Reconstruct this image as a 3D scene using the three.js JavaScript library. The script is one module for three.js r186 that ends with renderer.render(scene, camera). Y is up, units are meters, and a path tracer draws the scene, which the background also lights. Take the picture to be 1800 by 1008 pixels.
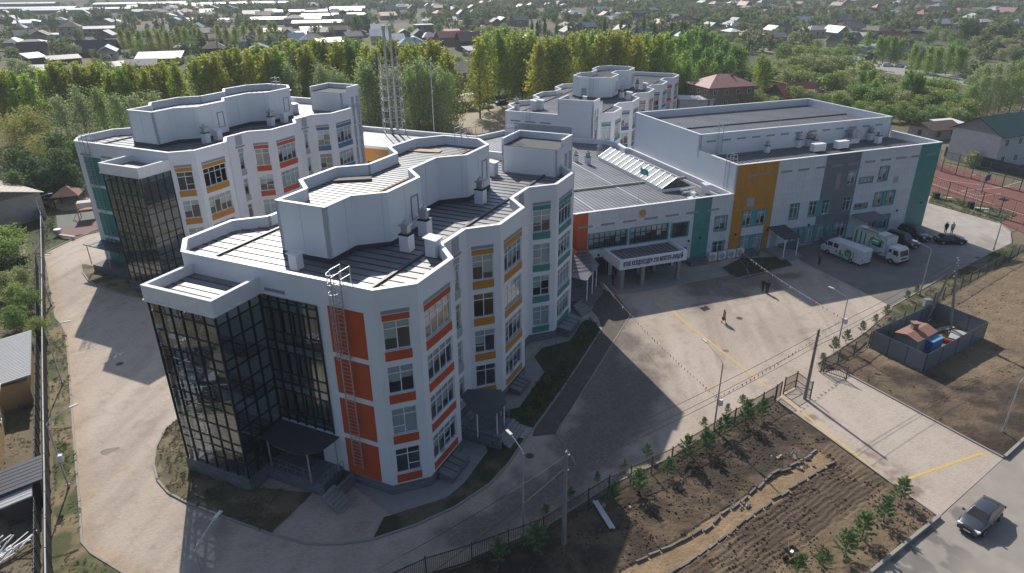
import * as THREE from 'three';
import { Sky } from 'three/addons/objects/Sky.js';
import { mergeGeometries } from 'three/addons/utils/BufferGeometryUtils.js';
import { MarchingCubes } from 'three/addons/objects/MarchingCubes.js';
import { FontLoader } from 'three/addons/loaders/FontLoader.js';
import { TextGeometry } from 'three/addons/geometries/TextGeometry.js';

// ---------------------------------------------------------------- camera, sky, sun, exposure
const scene = new THREE.Scene();
const camera = new THREE.PerspectiveCamera(45.57, 1800 / 1008, 0.5, 9000);
camera.position.set(0, 38, 0);
camera.quaternion.setFromEuler(new THREE.Euler(THREE.MathUtils.degToRad(-24.6), 0, THREE.MathUtils.degToRad(-0.59), 'XYZ'));
scene.add(camera);
const SUN = new THREE.Vector3(-0.263, 0.616, -0.743).normalize();
const sky = new Sky();
sky.name = 'sky'; sky.userData = { kind: 'structure', label: 'hazy spring sky over the town' };
sky.scale.setScalar(8000);
Object.assign(sky.material.uniforms.sunPosition.value, SUN);
sky.material.uniforms.turbidity.value = 5;
sky.material.uniforms.rayleigh.value = 1.6;
sky.material.uniforms.mieCoefficient.value = 0.005;
scene.add(sky);
scene.environmentIntensity = 0.08;
const sun = new THREE.DirectionalLight(new THREE.Color(1.0, 0.925, 0.80), 5.0);
sun.name = 'sun_light';
sun.position.copy(SUN).multiplyScalar(400).add(new THREE.Vector3(10, 0, -90));
sun.target.position.set(10, 0, -90); scene.add(sun.target);
sun.castShadow = true; sun.shadow.mapSize.set(4096, 4096);
Object.assign(sun.shadow.camera, { left: -200, right: 200, top: 200, bottom: -200, near: 10, far: 900 });
scene.add(sun);
scene.fog = new THREE.FogExp2(0xdde6ee, 0.0003);
const renderer = new THREE.WebGLRenderer({ antialias: true });
renderer.toneMapping = THREE.LinearToneMapping;
renderer.toneMappingExposure = 1.54;
renderer.shadowMap.enabled = true;

// ---------------------------------------------------------------- helpers
function rngOf(seed) { let a = seed >>> 0; return () => { a = (a + 0x6D2B79F5) >>> 0; let t = a; t = Math.imul(t ^ (t >>> 15), t | 1); t ^= t + Math.imul(t ^ (t >>> 7), t | 61); return ((t ^ (t >>> 14)) >>> 0) / 4294967296; }; }
const R = rngOf(7);
const lerp = (a, b, t) => a + (b - a) * t, clamp = (x, a, b) => Math.max(a, Math.min(b, x));
const sstep = (a, b, x) => { const t = clamp((x - a) / (b - a), 0, 1); return t * t * (3 - 2 * t); };
function hash2(x, y, s = 0) { let h = Math.imul(x | 0, 374761393) + Math.imul(y | 0, 668265263) + Math.imul(s | 0, 1274126177); h = Math.imul(h ^ (h >>> 13), 1274126177); return ((h ^ (h >>> 16)) >>> 0) / 4294967296; }
function vnoise(x, y, s = 0, per = 0) {
  const xi = Math.floor(x), yi = Math.floor(y), fx = x - xi, fy = y - yi, m = per ? (v => ((v % per) + per) % per) : (v => v);
  const u = fx * fx * (3 - 2 * fx), v = fy * fy * (3 - 2 * fy);
  return lerp(lerp(hash2(m(xi), m(yi), s), hash2(m(xi + 1), m(yi), s), u), lerp(hash2(m(xi), m(yi + 1), s), hash2(m(xi + 1), m(yi + 1), s), u), v);
}
function fbm(x, y, s = 0, oct = 4, per = 0) { let a = 0, w = .5, t = 0; for (let i = 0; i < oct; i++) { a += w * vnoise(x, y, s + i * 17, per); t += w; x *= 2; y *= 2; if (per) per *= 2; w *= .5; } return a / t; }
const V3 = (x, y, z) => new THREE.Vector3(x, y, z);
const usedNames = {};
function numbered(n) { const k = usedNames[n] = (usedNames[n] ?? -1) + 1; return k ? `${n}_${String(k).padStart(3, '0')}` : n; }
function tag(o, label, category, group, kind) { o.userData = { label }; if (category) o.userData.category = category; if (group) o.userData.group = group; if (kind) o.userData.kind = kind; return o; }
function thing(name, label, category, pos = [0, 0, 0], ry = 0, group) {
  const g = new THREE.Group(); g.name = numbered(name); g.position.set(...pos); g.rotation.y = ry; scene.add(g); return tag(g, label, category, group);
}
function mesh(name, geo, mat, parent) {
  const m = new THREE.Mesh(geo, mat); m.name = parent ? name : numbered(name); m.castShadow = m.receiveShadow = true; (parent || scene).add(m); return m;
}
function grp(name, parent) { const g = new THREE.Group(); g.name = name; parent.add(g); return g; }
function copyOf(o, label, group) { const c = o.clone(); c.name = numbered(o.name.replace(/_\d+$/, '')); c.userData = { ...o.userData }; if (label) c.userData.label = label; if (group) c.userData.group = group; scene.add(c); return c; }
function struct(name, geo, mat, label) { const m = mesh(name, geo, mat); m.userData = { kind: 'structure', label }; return m; }

// geometry collector: unindexed triangles, flat normals, box-mapped uv in metres
class MB {
  constructor() { this.p = []; this.c = null; }
  tri(a, b, c) { this.p.push(...a, ...b, ...c); return this; }
  quad(a, b, c, d) { return this.tri(a, b, c).tri(a, c, d); }
  box(cx, cy, cz, sx, sy, sz, ry = 0, rx = 0, rz = 0) {
    const e = new THREE.Euler(rx, ry, rz, 'YXZ'), q = new THREE.Quaternion().setFromEuler(e), P = [];
    for (let i = 0; i < 8; i++) { const v = V3((i & 1 ? .5 : -.5) * sx, (i & 2 ? .5 : -.5) * sy, (i & 4 ? .5 : -.5) * sz).applyQuaternion(q); P.push([v.x + cx, v.y + cy, v.z + cz]); }
    const f = [[0, 2, 3, 1], [4, 5, 7, 6], [0, 1, 5, 4], [2, 6, 7, 3], [0, 4, 6, 2], [1, 3, 7, 5]];
    for (const [a, b, c, d] of f) this.quad(P[a], P[b], P[c], P[d]); return this;
  }
  bar(a, b, w, h = w) { // box along a->b
    const A = V3(...a), Bv = V3(...b), d = Bv.clone().sub(A), L = d.length(); d.normalize();
    const up = Math.abs(d.y) > .99 ? V3(1, 0, 0) : V3(0, 1, 0), x = V3().crossVectors(up, d).normalize().multiplyScalar(w / 2), y = V3().crossVectors(d, x).normalize().multiplyScalar(h / 2);
    const P = []; for (const e of [A, Bv]) for (const [s, t] of [[-1, -1], [1, -1], [1, 1], [-1, 1]]) { const v = e.clone().addScaledVector(x, s).addScaledVector(y, t); P.push([v.x, v.y, v.z]); }
    this.quad(P[3], P[2], P[1], P[0]).quad(P[4], P[5], P[6], P[7]);
    for (let i = 0; i < 4; i++) { const j = (i + 1) % 4; this.quad(P[i], P[j], P[j + 4], P[i + 4]); } return this;
  }
  cyl(a, b, r0, r1 = r0, n = 8, caps = true) {
    const A = V3(...a), Bv = V3(...b), d = Bv.clone().sub(A).normalize(), up = Math.abs(d.y) > .95 ? V3(1, 0, 0) : V3(0, 1, 0), x = V3().crossVectors(up, d).normalize(), y = V3().crossVectors(d, x);
    const ring = (c, r) => Array.from({ length: n }, (_, i) => { const t = i / n * Math.PI * 2, v = c.clone().addScaledVector(x, Math.cos(t) * r).addScaledVector(y, Math.sin(t) * r); return [v.x, v.y, v.z]; });
    const P = ring(A, r0), Q = ring(Bv, r1);
    for (let i = 0; i < n; i++) { const j = (i + 1) % n; this.quad(P[i], P[j], Q[j], Q[i]); if (caps && i > 0 && i < n - 1) { this.tri(P[0], P[i + 1], P[i]); this.tri(Q[0], Q[i], Q[i + 1]); } } return this;
  }
  path(pts, r, n = 6) { for (let i = 0; i + 1 < pts.length; i++) this.cyl(pts[i], pts[i + 1], r, r, n); return this; }
  prism(poly, y0, y1) { // poly [[x,z]] any winding
    let A = 0; for (let i = 0; i < poly.length; i++) { const [a, b] = poly[i], [c, d] = poly[(i + 1) % poly.length]; A += a * d - c * b; }
    const P = A > 0 ? poly.slice().reverse() : poly, tr = THREE.ShapeUtils.triangulateShape(P.map(q => new THREE.Vector2(q[0], q[1])), []);
    for (const [a, b, c] of tr) { const q = i => [P[i][0], y1, P[i][1]], w = i => [P[i][0], y0, P[i][1]];
      const s = (P[b][0] - P[a][0]) * (P[c][1] - P[a][1]) - (P[c][0] - P[a][0]) * (P[b][1] - P[a][1]) < 0;
      if (s) { this.tri(q(a), q(b), q(c)); if (y1 > y0) this.tri(w(a), w(c), w(b)); } else { this.tri(q(a), q(c), q(b)); if (y1 > y0) this.tri(w(a), w(b), w(c)); } }
    if (y1 > y0) for (let i = 0; i < P.length; i++) { const a = P[i], b = P[(i + 1) % P.length]; this.quad([a[0], y0, a[1]], [b[0], y0, b[1]], [b[0], y1, b[1]], [a[0], y1, a[1]]); } return this;
  }
  geo(uvScale = 1) {
    const g = new THREE.BufferGeometry(), p = new Float32Array(this.p), n = p.length / 3, uv = new Float32Array(n * 2);
    g.setAttribute('position', new THREE.BufferAttribute(p, 3)); g.computeVertexNormals();
    const N = g.attributes.normal.array;
    for (let i = 0; i < n; i++) {
      const nx = N[i * 3], ny = N[i * 3 + 1], nz = N[i * 3 + 2], x = p[i * 3], y = p[i * 3 + 1], z = p[i * 3 + 2]; let u, v;
      if (Math.abs(ny) > .7) { u = x; v = -z; } else { const l = Math.hypot(nx, nz) || 1; u = (x * nz - z * nx) / l; v = y; }
      uv[i * 2] = u * uvScale; uv[i * 2 + 1] = v * uvScale;
    }
    g.setAttribute('uv', new THREE.BufferAttribute(uv, 2)); return g;
  }
}
const unitBox = new MB().box(0, 0, 0, 1, 1, 1).geo();
function ubox(name, mat, parent, cx, cy, cz, sx, sy, sz, ry = 0) { const m = mesh(name, unitBox, mat, parent); m.position.set(cx, cy, cz); m.scale.set(sx, sy, sz); m.rotation.y = ry; return m; }
// textures (repeat, metres per tile given by tile)
function tex(size, tile, fn, srgb = false) {
  const d = new Uint8Array(size * size * 4);
  for (let y = 0; y < size; y++) for (let x = 0; x < size; x++) { const c = fn(x / size, y / size), k = (y * size + x) * 4; for (let i = 0; i < 3; i++) d[k + i] = clamp(Math.round((Array.isArray(c) ? c[i] : c) * 255), 0, 255); d[k + 3] = 255; }
  const t = new THREE.DataTexture(d, size, size); t.wrapS = t.wrapT = THREE.RepeatWrapping; t.magFilter = THREE.LinearFilter; t.minFilter = THREE.LinearMipmapLinearFilter; t.generateMipmaps = true;
  if (srgb) t.colorSpace = THREE.SRGBColorSpace; t.repeat.set(1 / tile, 1 / tile); t.needsUpdate = true; return t;
}
const S = (c, o = {}) => new THREE.MeshStandardMaterial({ color: Array.isArray(c) ? new THREE.Color().setRGB(...c) : new THREE.Color(c), roughness: .8, metalness: 0, ...o });
const grain = tex(256, 3, (u, v) => { const a = .78 + .22 * fbm(u * 6, v * 6, 3, 5, 6); return a * (.95 + .05 * hash2(u * 256, v * 256, 9)); });
const grainB = tex(256, 1.2, (u, v) => .5 * fbm(u * 16, v * 16, 5, 4, 16) + .5 * hash2(u * 256, v * 256, 2));
const wallT = tex(512, 7, (u, v) => { const a = fbm(u * 6, v * 3, 31, 5, 6), st = fbm(u * 48, v * 2, 77, 3, 2); return .90 + .10 * a - .13 * sstep(.55, .85, st) * a * (.4 + .6 * sstep(.35, .65, fbm(u * 5, v * 5, 8, 3, 5))); });
const M = {
  white: S([.74, .75, .78], { map: wallT, roughness: .75, bumpMap: grainB, bumpScale: .004 }),
  cap: S([.82, .82, .82], { roughness: .5, map: grain }),
  penth: S([.70, .73, .77], { map: wallT, roughness: .55 }),
  plinth: S([.17, .175, .19], { map: tex(256, 2.4, (u, v) => { const r = Math.floor(v * 8), o = (r % 2) * .5, c = Math.floor(u * 4 + o), fu = (u * 4 + o) % 1, fv = (v * 8) % 1; const j = fu < .04 || fv < .07 ? .55 : 1; return j * (.75 + .35 * hash2(c % 4, r, 4)) * (.85 + .2 * fbm(u * 16, v * 16, 6, 3, 16)); }), roughness: .8 }),
  roof: S([.195, .197, .21], { roughness: .45, metalness: .25, map: tex(256, 9, (u, v) => .58 + .75 * fbm(u * 5, v * 5, 12, 5, 5)) }),
  seam: S([.05, .053, .06], { roughness: .45 }),
  seam2: S([.12, .122, .13], { roughness: .5, metalness: .2 }),
  felt: S([.10, .10, .105], { roughness: .9, map: grain }),
  vgrey: S([.34, .36, .40], { roughness: .7 }),
  vent: S([.30, .33, .38], { roughness: .5, map: tex(64, .12, (u, v) => v % 1 < .45 ? .55 : 1) }),
  galv: S([.42, .44, .46], { roughness: .38, metalness: .7, map: grain }),
  steel: S([.30, .31, .33], { roughness: .45, metalness: .6 }),
  pole: S([.45, .46, .48], { roughness: .45, metalness: .5 }),
  dark: S([.018, .019, .022], { roughness: .4, metalness: .2 }),
  upvc: S([.78, .78, .79], { roughness: .35 }),
  blind: S([.42, .47, .47], { roughness: .85 }),
  room: S([.45, .43, .40], { roughness: .9 }),
  floor: S([.30, .27, .24], { roughness: .7 }),
  orange: S([.56, .085, .020], { map: grain, roughness: .75 }),
  amber: S([.56, .235, .028], { map: grain, roughness: .75 }),
  teal: S([.055, .27, .24], { map: grain, roughness: .75 }),
  blue: S([.065, .19, .32], { map: grain, roughness: .75 }),
  glass: new THREE.MeshPhysicalMaterial({ color: new THREE.Color().setRGB(.94, .965, .975), transmission: 1, thickness: 0, roughness: .03, ior: 1.55 }),
  smoked: new THREE.MeshPhysicalMaterial({ color: new THREE.Color().setRGB(.89, .915, .93), transmission: 1, thickness: 0, roughness: .02, ior: 1.45 }),
  concrete: S([.30, .295, .285], { map: grain, bumpMap: grainB, bumpScale: .006 }),
  rust: S([.30, .15, .09], { roughness: .8, map: grain }),
  black: S([.012, .012, .013], { roughness: .6 }),
};
const PAL = { orange: M.orange, amber: M.amber, teal: M.teal, blue: M.blue };

// ---------------------------------------------------------------- ground, paving, roads
const earthT = tex(512, 11, (u, v) => { const a = fbm(u * 9, v * 9, 41, 6, 9), b = fbm(u * 60, v * 60, 43, 3, 60); return [lerp(.62, 1, a) * (.8 + .35 * b), lerp(.60, .98, a) * (.8 + .35 * b), lerp(.56, .92, a) * (.8 + .35 * b)]; });
const earthB = tex(512, 4, (u, v) => .6 * fbm(u * 14, v * 14, 51, 5, 14) + .4 * fbm(u * 90, v * 90, 57, 2, 90));
// interlocking pavers, 20 x 10 cm, joints darker, each stone its own tint
function paverFn(tintSpread) {
  return (u, v) => {
    const rows = 32, cols = 16, r = Math.floor(v * rows), o = (r % 2) * .5, cx = (u * cols + o) % cols, c = Math.floor(cx), fu = cx - c, fv = v * rows - r;
    const j = (fu < .06 || fv < .13) ? .70 : 1, t = hash2(c, r, 5), w = fbm(u * 5, v * 5, 61, 4, 5);
    const g = j * (1 - tintSpread + tintSpread * 1.6 * t) * (.9 + .18 * w);
    return [g, g * (.975 + .02 * t), g * (.955 + .03 * t)];
  };
}
const paverT = tex(512, 3.2, paverFn(.12)), paverB = tex(512, 3.2, (u, v) => { const rows = 32, cols = 16, r = Math.floor(v * rows), cx = (u * cols + (r % 2) * .5) % cols, fu = cx % 1, fv = v * rows - r; return (fu < .06 || fv < .13) ? 0 : .8 + .2 * hash2(Math.floor(cx), r, 8); });
const asphT = tex(512, 6, (u, v) => { const a = fbm(u * 5, v * 5, 71, 5, 5), s = hash2(u * 512, v * 512, 3); return .74 + .3 * a + .12 * (s - .5); });
function inPoly(x, z, P) { let c = false; for (let i = 0, j = P.length - 1; i < P.length; j = i++) { const [a, b] = P[i], [d, e] = P[j]; if ((b > z) !== (e > z) && x < (d - a) * (z - b) / (e - b) + a) c = !c; } return c; }
function distPoly(x, z, P, closed = true) { let m = 1e9; for (let i = 0; i < P.length - (closed ? 0 : 1); i++) { const [a, b] = P[i], [c, d] = P[(i + 1) % P.length], dx = c - a, dz = d - b, t = clamp(((x - a) * dx + (z - b) * dz) / (dx * dx + dz * dz), 0, 1); m = Math.min(m, Math.hypot(x - a - t * dx, z - b - t * dz)); } return m; }
// grid sheet over a rectangle, with colour(x,z) as vertex colour and height(x,z)
function gridSheet(x0, z0, x1, z1, step, height, colour, keep) {
  const nx = Math.ceil((x1 - x0) / step), nz = Math.ceil((z1 - z0) / step), p = [], c = [], uv = [], ix = [], id = new Int32Array((nx + 1) * (nz + 1)).fill(-1);
  const vid = (i, k) => { const n = k * (nx + 1) + i; if (id[n] < 0) { const x = x0 + (x1 - x0) * i / nx, z = z0 + (z1 - z0) * k / nz; id[n] = p.length / 3; p.push(x, height(x, z), z); c.push(...colour(x, z)); uv.push(x, -z); } return id[n]; };
  for (let k = 0; k < nz; k++) for (let i = 0; i < nx; i++) {
    if (keep && !keep(x0 + (x1 - x0) * (i + .5) / nx, z0 + (z1 - z0) * (k + .5) / nz)) continue;
    const a = vid(i, k), b = vid(i + 1, k), d = vid(i, k + 1), e = vid(i + 1, k + 1); ix.push(a, d, b, b, d, e);
  }
  const g = new THREE.BufferGeometry(); g.setAttribute('position', new THREE.Float32BufferAttribute(p, 3)); g.setAttribute('color', new THREE.Float32BufferAttribute(c, 3)); g.setAttribute('uv', new THREE.Float32BufferAttribute(uv, 2)); g.setIndex(ix); g.computeVertexNormals(); return g;
}
// polygon sheet whose interior is a fine grid and whose rim follows the polygon exactly
function polySheet(P, y, colour, maxEdge = 2) {
  const tr = THREE.ShapeUtils.triangulateShape(P.map(q => new THREE.Vector2(q[0], q[1])), []); let T = tr.map(t => t.map(i => P[i]));
  for (let pass = 0; pass < 10; pass++) { // split long edges consistently so no cracks open
    const out = []; let any = false; const mid = (a, b) => [(a[0] + b[0]) / 2, (a[1] + b[1]) / 2], L = (a, b) => Math.hypot(a[0] - b[0], a[1] - b[1]);
    for (const [a, b, c] of T) { const s = [L(a, b) > maxEdge, L(b, c) > maxEdge, L(c, a) > maxEdge], n = s[0] + s[1] + s[2]; if (!n) { out.push([a, b, c]); continue; } any = true; const m = mid(a, b), k = mid(b, c), l = mid(c, a);
      if (n === 3) out.push([a, m, l], [m, b, k], [l, k, c], [m, k, l]);
      else if (n === 1) { if (s[0]) out.push([a, m, c], [m, b, c]); else if (s[1]) out.push([b, k, a], [k, c, a]); else out.push([c, l, b], [l, a, b]); }
      else { if (!s[0]) out.push([c, l, k], [l, a, b], [l, b, k]); else if (!s[1]) out.push([a, m, l], [m, b, c], [m, c, l]); else out.push([b, k, m], [k, c, a], [k, a, m]); } }
    T = out; if (!any) break;
  }
  const p = [], c = [], uv = [], ix = [], ids = new Map(); const vid = q => { const k = Math.round(q[0] * 2000) * 4e6 + Math.round(q[1] * 2000); let i = ids.get(k); if (i === undefined) { i = p.length / 3; ids.set(k, i); const [x, z] = q; p.push(x, typeof y === 'function' ? y(x, z) : y, z); uv.push(x, -z); if (colour) c.push(...colour(x, z)); } return i; };
  for (let t of T) { if ((t[1][0] - t[0][0]) * (t[2][1] - t[0][1]) - (t[2][0] - t[0][0]) * (t[1][1] - t[0][1]) > 0) t = [t[0], t[2], t[1]]; ix.push(vid(t[0]), vid(t[1]), vid(t[2])); }
  const g = new THREE.BufferGeometry(); g.setAttribute('position', new THREE.Float32BufferAttribute(p, 3)); g.setAttribute('uv', new THREE.Float32BufferAttribute(uv, 2)); if (colour) g.setAttribute('color', new THREE.Float32BufferAttribute(c, 3)); g.setIndex(ix); g.computeVertexNormals(); return g;
}
const mixc = (a, b, t) => [lerp(a[0], b[0], t), lerp(a[1], b[1], t), lerp(a[2], b[2], t)];
const vcol = (tx, o = {}) => new THREE.MeshStandardMaterial({ vertexColors: true, map: tx, roughness: .95, ...o });
const EARTH = vcol(earthT, { bumpMap: earthB, bumpScale: .05 });
// wide country: dry earth, spring grass, gardens
const siteC = [10, -85];
function countryCol(x, z) {
  const n = fbm(x / 60, z / 60, 81, 5), m = fbm(x / 14, z / 14, 83, 4), g = sstep(.42, .62, n * .6 + m * .4);
  return mixc([.19, .15, .105], [.055, .078, .025], g).map(v => v * (.75 + .5 * m));
}
{ const far = gridSheet(-2400, -3000, 2400, 400, 24, (x, z) => { const d = Math.hypot(x, z); return -.06 - .02 + Math.max(0, d - 1250) ** 1.25 * .03 * (.5 + vnoise(x / 300, z / 300, 4)); }, countryCol, (x, z) => !(Math.abs(x) < 167 && z > -250 && z < 30)); struct('terrain', far, EARTH, 'flat town outskirts with gardens, rising to hazy hills');
  struct('ground', gridSheet(-174, -264, 174, 48, 2, () => -.06, countryCol), EARTH, 'dry earth and spring grass around the school'); }
const SITE = [[-71.11,-96.58],[-67.4,-91.4],[-60.78,-81.62],[-56.24,-74.97],[-54.38,-73.14],[-52.69,-71.09],[-49.36,-65.88],[-42.83,-55.43],[-38.48,-48.46],[-34.84,-42.72],[-32.03,-38.17],[-30.77,-37.12],[-27.57,-35.32],[-21.88,-32.77],[-12.78,-31.33],[-6.52,-34.65],[-3.04,-36.22],[2.16,-38.89],[7.65,-43.34],[13.48,-46.87],[20.49,-52.39],[25.59,-56.03],[32.11,-61.29],[40.07,-67.48],[45.86,-73.28],[47.18,-75.73],[55.6,-82.17],[71.26,-93.56],[76.12,-96.93],[79.26,-101.88],[80.28,-106.21],[78.13,-111.28],[74.96,-117.48]].concat([[84, -118], [60, -150], [-40, -150], [-92, -126]], [[-67.02,-107.37],[-69.46,-104.99],[-70.43,-101.9],[-71.02,-98.7]]);
const WET1 = [[12.88,-79.85],[14.72,-74.44],[16.06,-67.73],[16.42,-57.3],[13.23,-50.44],[7.2,-43.41],[2.16,-39],[-3.05,-36.28],[-6.59,-35.3],[-8.74,-36.25],[-4.58,-40.7],[0.07,-44.55],[3.9,-50.85]], WET2 = [[22.52,-85.05],[32.2,-88.77],[40.96,-86.53],[35.89,-79.3],[27.87,-76.98],[20.56,-73.25]];  // first zone: damp paving, stretched over the lane to paint its shade darker
function wetAndShade(x, z) {
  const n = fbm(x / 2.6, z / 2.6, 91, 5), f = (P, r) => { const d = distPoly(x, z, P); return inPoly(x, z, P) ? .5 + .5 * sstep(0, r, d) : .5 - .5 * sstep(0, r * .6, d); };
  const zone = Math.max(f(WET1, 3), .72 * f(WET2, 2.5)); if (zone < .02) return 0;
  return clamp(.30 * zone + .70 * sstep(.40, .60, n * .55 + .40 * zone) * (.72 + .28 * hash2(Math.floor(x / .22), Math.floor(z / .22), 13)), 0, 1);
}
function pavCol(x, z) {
  let c = mixc([.42, .345, .285], [.51, .435, .37], fbm(x / 9, z / 9, 93, 4)); const w = wetAndShade(x, z);
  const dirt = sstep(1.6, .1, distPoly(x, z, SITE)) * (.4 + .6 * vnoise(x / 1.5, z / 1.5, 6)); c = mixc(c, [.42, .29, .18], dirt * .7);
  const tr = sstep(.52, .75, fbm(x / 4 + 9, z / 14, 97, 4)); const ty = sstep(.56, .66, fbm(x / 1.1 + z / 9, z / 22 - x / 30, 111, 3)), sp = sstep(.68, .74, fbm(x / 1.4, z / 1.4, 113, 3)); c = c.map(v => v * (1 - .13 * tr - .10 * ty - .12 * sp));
  return mixc(c, [.115, .09, .08], w * .9);  // damp tone, which also paints extra shade into the near zone
}
const PAVER = vcol(paverT, { bumpMap: paverB, bumpScale: .006, roughness: .88 });
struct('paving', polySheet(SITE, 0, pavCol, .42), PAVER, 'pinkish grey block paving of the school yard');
struct('damp_shade_paving', polySheet(WET1, .003, pavCol, .15), PAVER, 'damp block paving with the shade of the near block deepened in its colour');
struct('damp_shade_paving', polySheet(WET2, .003, pavCol, .17), PAVER, 'damp patches of paving in front of the entrance hall');
const DRIVE = [[25.59,-56.03],[32.11,-61.29],[34.25,-61.02],[41.87,-46.72],[38.05,-43.97],[32.44,-39.93],[32.1,-40.18]];
struct('driveway', polySheet(DRIVE, .002, (x, z) => mixc(mixc([.40, .335, .28], [.49, .42, .355], fbm(x / 6, z / 6, 95, 4)), [.20, .135, .10], .8 * sstep(.56, .66, fbm(x / 2.4, z / 2.4, 99, 4)) * sstep(3.6, 1, distPoly(x, z, [[25.79,-55.35],[32.1,-40.18]], false))), .4), PAVER, 'block paved entrance drive between the gate and the street');
const ASPH = vcol(asphT, { roughness: .9, bumpMap: grainB, bumpScale: .006 });
const asphCol = (x, z) => { const n = fbm(x / 5, z / 5, 101, 5); return mixc([.105, .095, .088], [.17, .155, .14], n); };
const dustCol = (x, z) => { const n = fbm(x / 5, z / 5, 103, 5), s = sstep(.55, .7, fbm(x / 2, z / 6, 105, 4)); return mixc([.34, .30, .265], [.45, .40, .36], n).map(v => v * (1 - .25 * s)); };
const PARK = [[41.46,-92.36],[42.55,-88.5],[44.51,-83.37],[47.18,-75.73],[55.6,-82.17],[71.26,-93.56],[76.12,-96.93],[79.26,-101.88],[80.28,-106.21],[78.13,-111.28],[74.96,-117.48]].concat([[84, -118], [70, -120]], [[68.09,-106.03],[53.94,-101.07],[43.53,-96.43]]);
const parkSplit = [62.78,-94.48];
struct('car_park', polySheet(PARK, .006, (x, z) => mixc(asphCol(x, z).map(v => v * 1.35), dustCol(x, z), sstep(-6, 8, (x - parkSplit[0]) * .6 + (z - parkSplit[1]) * -.1)), .8), ASPH, 'asphalt car park and curved service road beside the sports hall');
const STREET = [...[[41.92,-46.72],[38.01,-43.9],[32.45,-39.87],[24.59,-34.55],[19.65,-31.16]]].concat([[60, -12], [95, -70]], [[48.15,-51.12]]);
struct('street', polySheet(STREET, -.02, (x, z) => { const c = mixc([.29, .255, .222], [.36, .32, .28], fbm(x / 3, z / 3, 107, 4)); const wet = sstep(.50, .56, fbm(x / 1.1, z / 1.6, 109, 4)) * sstep(4.6, 1.8, distPoly(x, z, [[32.45,-39.87],[24.59,-34.55],[19.65,-31.16]], false)); return mixc(c, [.16, .145, .135], wet * .85); }, .45), ASPH, 'dusty grey street with damp patches along the kerb');
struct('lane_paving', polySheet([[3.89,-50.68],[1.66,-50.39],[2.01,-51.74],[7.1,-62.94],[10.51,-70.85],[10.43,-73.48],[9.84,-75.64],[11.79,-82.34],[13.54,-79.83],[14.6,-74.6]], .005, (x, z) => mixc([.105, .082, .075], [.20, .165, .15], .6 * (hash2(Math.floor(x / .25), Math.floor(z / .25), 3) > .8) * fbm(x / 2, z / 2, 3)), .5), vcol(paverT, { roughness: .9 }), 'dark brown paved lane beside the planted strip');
const bedCol = (a, b, s) => (x, z) => mixc(a, b, sstep(.4, .62, fbm(x / 1.6, z / 1.6, s, 4)));
const bedH = (y, s) => (x, z) => y + .07 * fbm(x / .7, z / .7, s, 3);
function bed(name, P, a, b, label, s) { struct(name, polySheet(P, bedH(.03, s), bedCol(a, b, s), .5), EARTH, label); }
const grassA = [.045, .062, .022], soilA = [.075, .062, .048], dryA = [.24, .19, .12];
bed('flower_bed', [[-62.87,-92.13],[-60.94,-89.16],[-58.54,-86.34],[-56.14,-84.39],[-51.47,-81.75],[-47.59,-80.09],[-41.13,-77.78],[-43.75,-83.9],[-52.97,-86.97],[-58.69,-90.54],[-62.32,-92.33]], dryA, [.10, .095, .05], 'dry grass bed with a kerb by the far glass stair tower', 3);
const BED_A1 = [[-31.78,-53.65],[-32.16,-51.89],[-31.78,-49.3],[-30.88,-46.97],[-29.59,-44.93],[-28,-43.41],[-25.92,-42.2],[-22.11,-40.47],[-18.34,-38.83],[-16.3,-43.23],[-21.56,-43.98],[-25.02,-48.25],[-30.15,-53.35]];
bed('flower_bed', BED_A1, dryA, [.12, .10, .06], 'bare earth bed round the near glass stair tower', 4);
const BED_A2 = [[-10.51,-38.16],[-7.52,-39.55],[-4.64,-41.45],[-2.03,-44.03],[-0.4,-46.71],[1.03,-49.98],[-0.86,-50.93],[-3.18,-52],[-2.29,-48.27],[-4.09,-44.26],[-5.4,-42.54],[-10.04,-40.42]];
bed('flower_bed', BED_A2, grassA, [.15, .12, .08], 'dark grass bed behind the curved kerb at the orange corner', 5);
const BED_A3 = [[1.8,-51.66],[4.72,-57.52],[7.24,-63.17],[10.39,-70.43],[9.89,-72.45],[8.75,-73.22],[6.45,-67.8],[3.29,-66.31],[2.34,-64.46],[3.3,-61.18],[0.59,-54.94],[-0.77,-54.3],[-0.66,-52.93]];
bed('flower_bed', BED_A3, grassA, [.05, .045, .03], 'planted strip with small bushes beside the classroom block', 6);
const BED_G = [[29.53,-88.43],[29.95,-86.02],[30.63,-84.66],[32.5,-85.18]];
bed('flower_bed', BED_G.concat([[33,-88.75],[33.11,-91.71]]), grassA, soilA, 'small triangular bed by the air conditioners', 7);
bed('flower_bed', [[32.79,-85.37],[39.85,-88.98],[39.81,-92.41],[33.17,-91.93],[33.16,-88.75]], grassA, [.03, .045, .02], 'square bed with young shrubs in front of the sports hall', 8);
bed('verge', [[45.65,-73.14],[47.18,-75.73],[55.6,-82.17],[71.26,-93.56],[76.12,-96.93],[77.67,-96.41],[76.09,-94.11],[69.25,-88.83],[52.57,-76.41],[39.58,-66.45],[40.07,-67.48]], [.16, .13, .08], [.055, .075, .025], 'weedy verge between the yard kerb and the mesh fence', 9);
bed('verge', [[32.13,-61.07],[32.35,-62.32],[35.41,-64.77],[40.51,-68.95],[46.41,-74.65],[45.78,-73.13],[39.82,-66.97],[37.04,-64.25]], [.20, .15, .10], [.10, .085, .05], 'narrow earth strip with small conifers beside the mesh fence', 12);
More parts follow.
